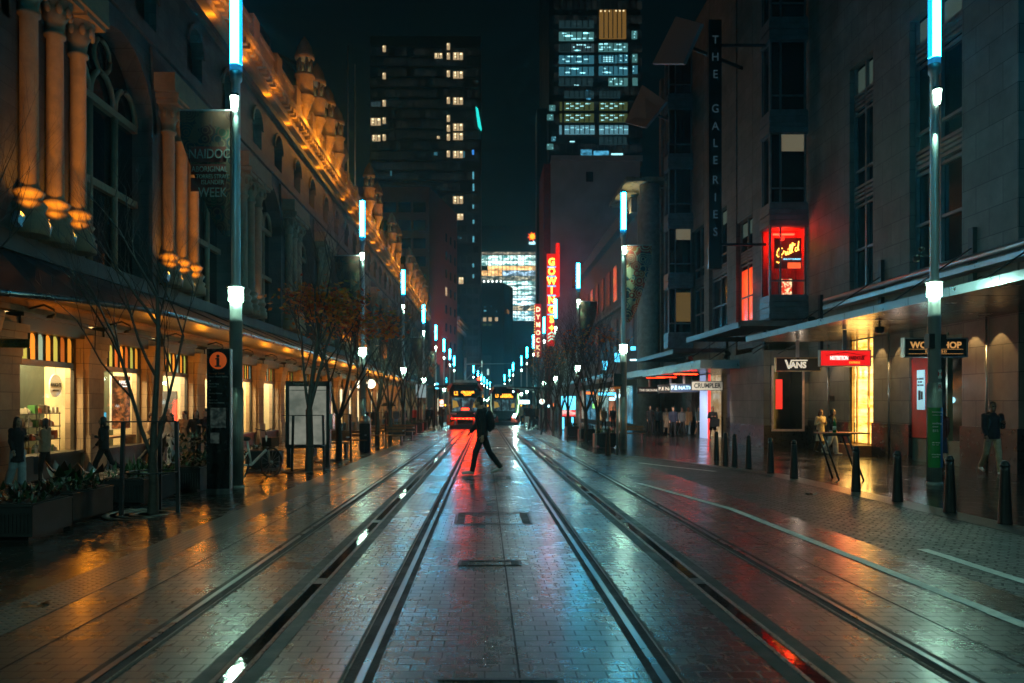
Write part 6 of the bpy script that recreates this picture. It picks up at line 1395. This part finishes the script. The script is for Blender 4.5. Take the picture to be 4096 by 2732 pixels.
# traffic signal and overhead pole by the tram
t = thing('traffic_signal', 'red traffic light above the red-lit tram', 'traffic light', (PX(479, 90), 90, gz(0, 90))); MB().tube([(0, 0, 0), (0, 0, 4.6)], .07, 6).build('post', dkmetal, t); MB().box(-.2, .2, -.12, .12, 4.0, 5.1).build('housing', black, t); MB().ell((0, -.14, 4.85), (.2, .1, .2), 8).build('red_lens', em('signal_red', (1, .03, .01), 16), t)
t = thing('wire_mast', 'slim grey mast with a bracket arm left of the street', 'mast', (PX(465.5, 110), 110, gz(0, 110))); MB().tube([(0, 0, 0), (0, 0, 8.5)], .14, 8).build('pole', polegrey, t); MB().tube([(0, 0, 7.6), (7, 0, 7.7)], .05, 6).build('arm', polegrey, t); MB().tube([(0, 0, 5.4), (2.4, 0, 7.6)], .04, 6).build('brace', polegrey, t)
t = thing('crane_light', 'small orange light high over the end of the street', 'lamp', P(497, 369, 280)); MB().ell((0, 0, 0), (.6, .4, .6), 6).build('lens', em('crane_red', (1, .13, .03), 5, 'NONE'), t); MB().tube([(0, 0, 0), (0, 0, -12)], .1, 5).build('mast', dkmetal, t)
# ------------------------------------------------------------------ people
BLOBS = []
def loft(b, rings, n=14):
    vs = []
    for c, rx, ry in rings:
        for k in range(n): q = 2 * math.pi * k / n; vs.append(Vector(c) + Vector((rx * math.cos(q), ry * math.sin(q), 0)))
    fs = [(i * n + k, i * n + (k + 1) % n, (i + 1) * n + (k + 1) % n, (i + 1) * n + k) for i in range(len(rings) - 1) for k in range(n)]
    b.add(vs, fs + [tuple(range(n - 1, -1, -1)), tuple(range(len(vs) - n, len(vs)))], True)
def blob(b, name, mats, parent, vox, it=3, paint=None, wr=0):
    o = b.build(name, mats, parent)
    m = o.modifiers.new('r', 'REMESH'); m.mode = 'VOXEL'; m.voxel_size = vox; m.use_smooth_shade = True
    s = o.modifiers.new('s', 'SMOOTH'); s.iterations = it; s.factor = .5
    BLOBS.append((o, paint, wr)); return o
def finish_blobs():
    dg = bpy.context.evaluated_depsgraph_get(); ms = []
    for o, p, wr in BLOBS: ms.append(bpy.data.meshes.new_from_object(o.evaluated_get(dg)))
    gone = []
    for (o, p, wr), me in zip(BLOBS, ms):
        old = list(o.data.materials); nm = o.name.split('.')[0]; o.name = 'tmp'; me.name = nm; par = o.parent; gone.append(o)
        me.materials.clear(); [me.materials.append(x) for x in old]
        me.polygons.foreach_set('use_smooth', [True] * len(me.polygons))
        if wr:
            from mathutils import noise
            n = len(me.vertices); cs = [0.0] * (3 * n); ns = [0.0] * (3 * n)
            me.vertices.foreach_get('co', cs); me.vertices.foreach_get('normal', ns)
            for i in range(0, 3 * n, 3):
                f = wr * noise.noise(Vector((cs[i] * 9, cs[i + 1] * 9, cs[i + 2] * 14)))
                cs[i] += ns[i] * f; cs[i + 1] += ns[i + 1] * f; cs[i + 2] += ns[i + 2] * f
            me.vertices.foreach_set('co', cs); me.update()
        mi = [0] * len(me.polygons)
        if p:
            for f in me.polygons:
                for c, r, k in p:
                    if abs(f.center.x - c[0]) < r[0] and abs(f.center.y - c[1]) < r[1] and abs(f.center.z - c[2]) < r[2]: mi[f.index] = k
        me.polygons.foreach_set('material_index', mi)
        q = bpy.data.objects.new(nm, me); COL.objects.link(q); q.parent = par
    bpy.data.batch_remove(gone)
skins = {'l': mat('skin_light', (.50, .30, .21), .5, var=.1), 'm': mat('skin_mid', (.38, .21, .13), .5, var=.1), 'd': mat('skin_dark', (.16, .08, .045), .5, var=.1)}
eyem = mat('eye_dark', (.01, .01, .01), .2); lipm = mat('lips', (.28, .09, .07), .5)
def cloth(n, c): return mat('cloth_' + n, c, .8, var=.3, scale=7, bump=.25, bscale=55)
K = {'black': cloth('black', (.010, .011, .013)), 'navy': cloth('navy', (.012, .020, .045)), 'denim': cloth('denim', (.16, .25, .33)), 'pale': cloth('pale_denim', (.30, .38, .40)), 'beige': cloth('beige', (.34, .24, .15)), 'cream': cloth('cream', (.62, .50, .34)), 'brown': cloth('brown', (.12, .07, .035)), 'white': cloth('white', (.55, .53, .48)), 'grey': cloth('grey', (.10, .11, .12)), 'maroon': cloth('maroon', (.10, .02, .018)), 'khaki': cloth('khaki', (.36, .27, .16)), 'teal': cloth('teal', (.03, .07, .08)), 'red': cloth('red', (.4, .02, .015)), 'tan': cloth('tan', (.40, .26, .14))}
hairm = {'k': mat('hair_black', (.008, .007, .006), .4), 'b': mat('hair_brown', (.05, .022, .010), .45), 'r': mat('hair_auburn', (.10, .03, .012), .45), 'g': mat('hair_grey', (.3, .29, .27), .5)}
rubber_sole = mat('shoe_white', (.6, .58, .54), .5)
PG = 'people walking on the wet street'
def person(loc, h, rz, label, top='black', bot='black', shoe='black', hair='k', hs='short', skin='m', stride=.3, coat='jacket', legs='trousers', arms='swing', lean=0, vox=.014, head=0, fem=False, group=PG, kick=0):
    t = thing('person', label, 'person', loc, rz, group); k = h / 1.75
    V = lambda x, y, z: Vector((x, y - lean * max(0, z - .92), z))
    shx = .165 if fem else .19
    L = {}; low_ = 9
    for s in (-1, 1):
        th = stride * s; kb = (.12 if s > 0 else .18 + stride * .9 + kick) if stride > .05 else .05
        hip = Vector((s * .085, 0, .93)); kn = hip + .44 * Vector((s * .01, -math.sin(th), -math.cos(th))); an = kn + .42 * Vector((0, -math.sin(th - kb), -math.cos(th - kb)))
        fp = .12 * stride if s > 0 else -(.8 * stride + max(kick, 0) * .9)
        he = an + Vector((0, .05 * math.cos(fp), -.06 - .05 * math.sin(fp))); to = an + Vector((s * .02, -.17 * math.cos(fp), -.065 + .17 * math.sin(fp)))
        L[s] = (hip, kn, an, he, to); low_ = min(low_, he.z - .03, to.z - .03)
    dz = Vector((0, 0, -low_))
    def S_(v): return (v + dz) * k
    for s in (-1, 1): L[s] = tuple(S_(v) for v in L[s])
    A = {}
    for s in (-1, 1):
        sh = V(s * shx, 0, 1.415); a = -stride * s * .8
        if arms == 'phone': el = sh + Vector((s * .06, .03, -.28)); wr = el + Vector((-s * .12, -.21, .08))
        elif arms == 'one' and s > 0: el = sh + Vector((s * .06, .02, -.28)); wr = el + Vector((-s * .08, -.20, .12))
        elif arms == 'pocket': el = sh + Vector((s * .10, .07, -.27)); wr = el + Vector((-s * .05, -.12, -.20))
        elif arms == 'up' and s > 0: el = sh + Vector((s * .10, -.10, -.22)); wr = el + Vector((-s * .04, -.10, .22))
        else: el = sh + .285 * Vector((s * .14, -math.sin(a), -math.cos(a))); wr = el + .25 * Vector((s * .02, -math.sin(a + .4), -math.cos(a + .4)))
        A[s] = (S_(sh), S_(el), S_(wr), (wr - el).normalized())
    hc = S_(V(0, -.02, 1.635)); Rh = Matrix.Rotation(head, 4, 'Z')
    def hp(x, y, z): return hc + (Rh @ Vector((x, y, z))) * k
    # body: one continuous surface
    b = MB(); T = lambda z, rx, ry: (S_(V(0, 0, z)), rx * k, ry * k)
    loft(b, [T(.86, .13, .09), T(.98, .135, .095), T(1.12, .125, .085), T(1.3, .15, .10), T(1.42, .14, .08), T(1.47, .06, .055), T(1.56, .05, .055)])
    for s in (-1, 1):
        hip, kn, an, he, to = L[s]; b.tube([hip, kn, an, he.lerp(an, .4)], [.075 * k, .052 * k, .036 * k, .034 * k], 10); b.tube([he, to], [.03 * k, .026 * k], 8)
        sh, el, wr, d = A[s]; b.tube([sh, el, wr], [.048 * k, .038 * k, .026 * k], 8); b.ell(sh, (.055 * k,) * 3, 6)
        side = d.cross(Vector((0, 0, 1)));
        side = Vector((0, -1, 0)) if side.length < .4 else side.normalized()
        nrm = d.cross(side).normalized(); pc = wr + d * .05 * k
        b.tube([wr, pc + d * .03 * k], [.026 * k, .034 * k], 8)
        for i, fl in enumerate((.068, .078, .074, .058)):
            f0 = pc + d * .025 * k + side * (.033 - i * .021) * k; f1 = f0 + d * fl * .5 * k + nrm * .004 * k; b.tube([f0, f1, f1 + (d * .8 + nrm * .55) * fl * .5 * k], [.0105 * k, .0095 * k, .008 * k], 6)
        f0 = wr + d * .02 * k + side * .03 * k; b.tube([f0, f0 + (d * .5 + side * .8) * .035 * k, f0 + (d * .95 + side * .75) * .062 * k], [.012 * k, .011 * k, .009 * k], 6)
    M_ = Matrix.Translation(hc) @ Rh @ Matrix.Diagonal((k, k, k, 1))
    b.lathe((0, 0, 0), [(max(1e-5, math.sin(math.pi * i / 10)), -math.cos(math.pi * i / 10)) for i in range(11)], 14, M=M_ @ Matrix.Translation((0, .01, .03)) @ Matrix.Diagonal((.076, .094, .102, 1)))
    b.lathe((0, 0, 0), [(max(1e-5, math.sin(math.pi * i / 8)), -math.cos(math.pi * i / 8)) for i in range(9)], 12, M=M_ @ Matrix.Translation((0, -.022, -.045)) @ Matrix.Diagonal((.056, .066, .074, 1)))
    b.tube([hp(0, -.085, .025), hp(0, -.108, -.012)], [.009 * k, .016 * k], 6)
    for s in (-1, 1): b.ell(hp(s * .077, .01, -.005), (.012 * k, .02 * k, .03 * k), 6)
    pnt = []
    if vox < .013:
        for s in (-1, 1): pnt.append((hp(s * .031, -.083, .018), (.014 * k, .03 * k, .010 * k), 1))
        pnt.append((hp(0, -.083, -.055), (.022 * k, .03 * k, .008 * k), 2))
    blob(b, 'body', [skins[skin], eyem, lipm], t, vox * .75, 2, pnt)
    # hair
    b = MB(); b.lathe((0, 0, 0), [(max(1e-5, math.sin(math.pi * i / 10)), -math.cos(math.pi * i / 10)) for i in range(4, 11)] , 14, M=M_ @ Matrix.Translation((0, .022, .042)) @ Matrix.Diagonal((.083, .096, .102, 1)))
    b.add([], [])
    b.ell(hp(0, .05, .02), (.078 * k, .066 * k, .085 * k), 8)
    if hs == 'long':
        loft(b, [(hp(0, .075, -.26), .075 * k, .028 * k), (hp(0, .075, -.12), .09 * k, .045 * k), (hp(0, .05, .03), .085 * k, .06 * k)])
        for s in (-1, 1): b.tube([hp(s * .07, .0, .06), hp(s * .082, .0, -.05), hp(s * .075, -.02, -.2)], [.025 * k, .028 * k, .018 * k], 8)
    if hs == 'bun': b.ell(hp(0, .12, .06), (.045 * k,) * 3, 8)
    blob(b, 'hair', hairm[hair], t, .011, 2, None, .004)
    # trousers, shorts or skirt
    if legs != 'none':
        b = MB(); wd = {'trousers': (.092, .072, .058), 'wide': (.10, .095, .105), 'shorts': (.10, .095, .09)}[legs]
        loft(b, [T(.84, .145, .11), T(.95, .15, .115), T(1.04, .14, .105)])
        for s in (-1, 1):
            hip, kn, an, he, to = L[s]
            if legs == 'shorts': b.tube([hip, hip.lerp(kn, .95)], [wd[0] * k, wd[1] * k], 10)
            else: b.tube([hip, kn, an.lerp(he, .35)], [w * k for w in wd], 10)
        blob(b, 'trousers', K[bot], t, vox, 3, None, .006)
    # shoes
    for s in (-1, 1):
        hip, kn, an, he, to = L[s]; b = MB(); b.tube([he + Vector((0, .012, .012)) * k, he.lerp(to, .45) + Vector((0, 0, .016)) * k, to + (to - he).normalized() * .05 * k], [.040 * k, .043 * k, .030 * k], 8); b.tube([an, he.lerp(to, .2)], [.042 * k, .042 * k], 8)
        blob(b, 'shoe', K[shoe] if shoe != 'sneaker' else rubber_sole, t, vox, 2)
    # jacket or coat
    b = MB(); hem = {'jacket': .86, 'puffer': .80, 'long': .48, 'shirt': .88, 'knee': .62}[coat]; pf = {'puffer': 1.22, 'shirt': .95}.get(coat, 1.06); w = .92 if fem else 1
    rings = []
    if hem < .8: rings += [(S_(V(0, .0, hem)), .21 * k * w, .155 * k), (S_(V(0, 0, .72)), .19 * k * w, .14 * k)]
    rings += [T(max(hem, .84) if hem >= .8 else .88, .168 * w * pf, .125 * pf), T(1.0, .165 * w * pf, .125 * pf), T(1.12, .155 * w * pf, .12 * pf), T(1.3, .18 * w * pf, .13 * pf), T(1.40, .185 * w * pf, .115 * pf), T(1.455, .10, .085), T(1.50, .075, .075)]
    loft(b, rings)
    for s in (-1, 1):
        sh, el, wr, d = A[s]; b.ell(sh, (.070 * k * pf,) * 3, 8); b.tube([sh, el, el.lerp(wr, .93)], [.066 * k * pf, .056 * k * pf, .044 * k * pf], 10)
    if coat in ('puffer', 'jacket') : b.ell(S_(V(0, .10, 1.46)), (.11 * k, .06 * k, .07 * k), 8)
    blob(b, {'shirt': 'shirt', 'long': 'coat', 'knee': 'coat'}.get(coat, 'jacket'), K[top], t, vox, 3, None, .010 if coat == 'puffer' else .007)
    return t, A, L, S_
def at(px, py): return G(px, py)
def bag(label, A, s, z, m, w=.3, hh=.34, par=None, cat='bag', dx=0):
    """a hand bag hanging from a person's hand: a thing of its own"""
    p, Mx = par.location, Matrix.Rotation(par.rotation_euler.z, 4, 'Z'); hpnt = Mx @ (A[s][2] + A[s][3] * .08) + p
    t = thing('bag', label, cat, hpnt - Vector((0, 0, .12 + hh)), par.rotation_euler.z)
    b = MB(); b.add([(x * w / 2 * f, y * .07 * f, z_) for z_, f in ((0, .92), (hh, 1)) for y in (-1, 1) for x in (-1, 1)], [(0, 2, 3, 1), (4, 5, 7, 6), (0, 1, 5, 4), (2, 6, 7, 3), (0, 4, 6, 2), (1, 3, 7, 5)]); b.build('body', m, t)
    b = MB(); b.tube([(-.07, 0, hh), (-.03, 0, hh + .12), (.03, 0, hh + .12), (.07, 0, hh)], .006, 5); b.build('handle', m, t)
near = .0105
# the walker crossing the tracks
P0 = at(482.5, 474.3); w_, A, L, S_ = person(P0, 1.74, rad(-90), 'person in black with a backpack striding left across the tram tracks', 'black', 'black', 'sneaker', 'k', 'short', 'm', .36, 'jacket', 'trousers', 'swing', .10, near, kick=-.24)
def backpack(par, S_, label, m, z=1.22, dy=.20):
    p = par.location; t = thing('backpack', label, 'backpack', p + Matrix.Rotation(par.rotation_euler.z, 4, 'Z') @ S_(Vector((0, dy - .02, .95))), par.rotation_euler.z)
    b = MB(); b.ell((0, .06, .27), (.16, .11, .25), 8); b.ell((0, .13, .2), (.11, .06, .13), 8); blob(b, 'body', m, t, .014, 2)
    b = MB(); [b.tube([(s * .10, -.02, .45), (s * .12, -.20, .50), (s * .12, -.27, .36), (s * .13, -.18, .1)], .018, 6) for s in (-1, 1)]; b.build('strap', m, t)
backpack(w_, S_, 'black backpack worn by the striding walker', K['black'], dy=.12)
# left pavement
a_, A, *_ = person(at(17.5, 487), 1.56, rad(65), 'long-haired woman in a dark coat and wide pale jeans at the far left', 'black', 'pale', 'sneaker', 'k', 'long', 'm', .12, 'knee', 'wide', 'one', 0, near, fem=True)
b_, A2, *_ = person(at(45, 482.6), 1.52, rad(-75), 'woman in a beige puffer jacket before the first shop window', 'beige', 'black', 'black', 'k', 'long', 'm', .18, 'puffer', 'trousers', 'one', 0, near, fem=True)
bag('grey shopping bag held by the woman in the puffer jacket', A2, -1, 0, K['grey'], .34, .42, b_)
c_, A3, *_ = person(at(104, 480.5), 1.54, rad(-80), 'woman in black walking left past the stone pier', 'black', 'black', 'brown', 'k', 'long', 'm', .42, 'jacket', 'trousers', 'one', .03, near, fem=True)
person(at(166.5, 464), 1.76, rad(60), 'tall man in a dark jacket behind the near left tree', 'black', 'black', 'black', 'k', 'short', 'l', .1, 'jacket', 'trousers', 'phone', 0, .0115)
person(at(170.5, 465.5), 1.56, rad(-30), 'woman in a white jumper and pale wide jeans beside the near left tree', 'white', 'pale', 'sneaker', 'b', 'bun', 'l', .2, 'shirt', 'wide', 'up', 0, .0115, fem=True)
person(at(151, 464.5), 1.62, rad(110), 'person in a tan coat half hidden by the near left tree', 'tan', 'black', 'black', 'b', 'short', 'm', .25, 'knee', 'trousers', 'pocket', 0, .0125)
person(at(184.5, 463), 1.62, rad(-20), 'person in a beige coat with dark hair behind the woman in white', 'beige', 'khaki', 'black', 'k', 'short', 'l', .1, 'long', 'trousers', 'phone', 0, .0125)
person(at(196, 464), 1.62, rad(20), 'woman with a fringe in black next to the information totem', 'black', 'black', 'black', 'k', 'long', 'l', .12, 'jacket', 'trousers', 'pocket', 0, .0125, fem=True)
person(at(206.5, 463.5), 1.66, rad(-60), 'man in navy looking at his phone beside the totem', 'navy', 'black', 'black', 'k', 'short', 'l', .05, 'jacket', 'trousers', 'phone', 0, .0125)
fz = .02
for px, py, h, top, bot, lab, kw in ((366, 431.8, 1.72, 'black', 'black', 'dark-coated man of the couple beyond the litter bin', {}), (373.5, 432, 1.68, 'black', 'beige', 'long-haired woman of the couple beyond the litter bin', dict(hs='long', coat='long', fem=True)), (387, 430.5, 1.7, 'black', 'black', 'person in a black printed top under a dark umbrella', dict(coat='shirt', arms='up')), (403.5, 429.5, 1.72, 'navy', 'denim', 'person in a dark jacket and blue jeans far along the arcade', {}), (396, 430, 1.66, 'grey', 'denim', 'person with pale clothes between two bare trees', {}), (441.5, 427.2, 1.7, 'brown', 'black', 'person in brown waiting at the stop left of the red-lit tram', dict(arms='pocket', stride=.03)), (427, 428, 1.7, 'black', 'black', 'dark figure near the last planter', {}), (431.5, 427.5, 1.65, 'navy', 'black', 'dark figure closest to the left stop canopy', {}), (414, 428.6, 1.7, 'red', 'black', 'person in a red top among the bare trees', {})):
    d = dict(stride=.15); d.update(kw); o, *_ = person(at(px, py), h, rad(R.uniform(-40, 40)), lab, top, bot, vox=fz, **d)
    if 'umbrella' in lab:
        t = thing('umbrella', 'dark open umbrella held up far along the arcade', 'umbrella', o.location + Vector((.1, -.1, 1.35))); b = MB(); b.tube([(0, 0, -.1), (0, 0, .75)], .012, 6); b.build('shaft', black, t); b = MB(); b.lathe((0, 0, .48), [(.55, 0), (.48, .12), (.3, .24), (.02, .3)], 10); b.build('canopy', K['black'], t)
# the group under the right-hand awnings
grp = ((650, 434.7, 1.74, 'black', 'black', 'man in a black coat carrying papers at the left of the walking group', dict(arms='one')), (657.5, 433.5, 1.66, 'grey', 'black', 'woman in a grey scarf coat second from the left of the walking group', dict(fem=True, hs='long')), (666.5, 434.5, 1.62, 'cream', 'beige', 'grey-haired person in a long pale coat in the walking group', dict(coat='long', hair='g')), (673, 436.4, 1.68, 'navy', 'black', 'person in navy with a dark cap in the middle of the walking group', {}), (681.8, 436, 1.66, 'grey', 'black', 'person in a grey printed top in the walking group', dict(coat='shirt')), (687.8, 435.2, 1.72, 'tan', 'denim', 'person in a tan coat at the back of the walking group', dict(coat='knee', hair='b')), (699, 436.6, 1.72, 'teal', 'black', 'man in a dark top with white hem and shorts under the pale grey sign', dict(coat='shirt', legs='shorts', skin='m')), (712.8, 440.2, 1.72, 'black', 'black', 'person in a dark knee-length coat carrying a large bag', dict(coat='knee', arms='phone', legs='shorts', fem=True)), (745, 442, 1.66, 'black', 'black', 'dark-clothed person near the red shop strip', dict(arms='pocket')), (604, 429.5, 1.66, 'brown', 'black', 'woman in a brown coat behind the bare trees', dict(coat='knee', hs='long', fem=True)), (613, 429.5, 1.7, 'black', 'black', 'dark figure behind the black signal box', {}))
for px, py, h, top, bot, lab, kw in grp:
    d = dict(stride=.22); d.update(kw); o, A, *_ = person(at(px, py), h, rad(R.uniform(-14, 14)), lab, top, bot, vox=.0165, **d)
    if 'large bag' in lab: bag('large dark bag carried by the person in the knee-length coat', A, 1, 0, K['black'], .45, .4, o)
    if 'white hem' in lab:
        b = MB(); z = .86; loft(b, [((0, 0, z), .178, .135), ((0, 0, z + .07), .176, .134)], 18); b.build('shirt_hem', K['white'], o)
person(at(820.5, 453.3), 1.58, rad(15), 'woman in a long cream coat in front of the house number', 'cream', 'brown', 'black', 'r', 'long', 'l', .12, 'long', 'trousers', 'phone', 0, .012, fem=True)
person(at(832.5, 454.5), 1.60, rad(55), 'woman in a dark jacket and pale trousers beside the cream coat', 'black', 'white', 'sneaker', 'k', 'long', 'l', .2, 'jacket', 'wide', 'swing', 0, .012, fem=True)
person(at(939, 473), 1.66, rad(170), 'person in a maroon jacket and dark shorts mostly behind the postered pole', 'maroon', 'navy', 'sneaker', 'k', 'short', 'l', .22, 'jacket', 'shorts', 'swing', 0, near)
d_, A, L, S_ = person(at(992.5, 474.5), 1.80, rad(-6), 'man with a backpack in a dark jacket and khaki trousers at the right', 'black', 'khaki', 'sneaker', 'k', 'short', 'd', .26, 'jacket', 'trousers', 'one', 0, near)
backpack(d_, S_, 'dark green backpack on the man in khaki trousers', K['teal'], dy=.15)
for px, py, h, top, bot, lab, kw in ((517, 425.5, 1.7, 'black', 'black', 'dark figure just right of the oncoming tram', {}), (521.8, 426, 1.66, 'beige', 'black', 'person with an orange bag at the tram stop', dict(coat='shirt')), (527, 428.2, 1.76, 'black', 'white', 'tall person in white trousers at the tram stop', {}), (531.5, 430.6, 1.72, 'black', 'black', 'person in black with a shoulder bag nearest the tracks at the stop', {}), (536, 427, 1.68, 'brown', 'black', 'person waiting behind the stop pole', {})):
    d = dict(stride=.12); d.update(kw); o, A, *_ = person(at(px, py), h, rad(R.uniform(-60, 60)), lab, top, bot, vox=fz, **d)
    if 'orange' in lab: bag('orange bag held at the tram stop', A, 1, 0, mat('bag_orange', (.6, .2, .02), .6), .3, .3, o)
    if 'shoulder' in lab: bag('dark shoulder bag at the tram stop', A, 1, 0, K['black'], .42, .3, o)
# ------------------------------------------------------------------ air, sky, render set-up
finish_texts(); finish_blobs()
w = bpy.data.worlds.new('World'); S.world = w; w.use_nodes = True; nt = w.node_tree
bg = [n for n in nt.nodes if n.type == 'BACKGROUND'][0]
sky = nt.nodes.new('ShaderNodeTexSky'); sky.sky_type = 'NISHITA'; sky.sun_disc = False; sky.sun_elevation = rad(-4); sky.sun_rotation = rad(150); sky.ozone_density = 4
add = nt.nodes.new('ShaderNodeVectorMath'); add.operation = 'MULTIPLY_ADD'; nt.links.new(sky.outputs[0], add.inputs[0]); add.inputs[1].default_value = (.012, .02, .022); add.inputs[2].default_value = (.0005, .0021, .0026)
nt.links.new(add.outputs[0], bg.inputs[0]); bg.inputs[1].default_value = 1.0
HAZE = .0008
if HAZE:
    m = bpy.data.materials.new('night_haze'); m.use_nodes = True; nt = m.node_tree; nt.nodes.clear()
    o = nt.nodes.new('ShaderNodeOutputMaterial'); v = nt.nodes.new('ShaderNodeVolumePrincipled'); v.inputs['Color'].default_value = (.30, .80, .92, 1); v.inputs['Density'].default_value = HAZE; v.inputs['Anisotropy'].default_value = .8
    nt.links.new(v.outputs[0], o.inputs['Volume'])
    hz = MB().box(-110, 110, -45, 420, -12, 118).build('haze', m); tag(hz, kind='stuff')
S.render.engine = 'CYCLES'; S.view_settings.view_transform = 'Standard'; S.view_settings.look = 'None'; S.view_settings.exposure = 0.2; S.view_settings.gamma = 1
c = S.cycles; c.use_denoising = True; c.denoiser = 'OPENIMAGEDENOISE'; c.denoising_input_passes = 'RGB_ALBEDO_NORMAL'; c.use_light_tree = True
c.max_bounces = 6; c.diffuse_bounces = 2; c.glossy_bounces = 3; c.transmission_bounces = 4; c.transparent_max_bounces = 8; c.volume_bounces = 0; c.sample_clamp_indirect = 4; c.sample_clamp_direct = 0; c.caustics_reflective = False; c.caustics_refractive = False; c.blur_glossy = .2
c.use_adaptive_sampling = True; c.adaptive_threshold = .02
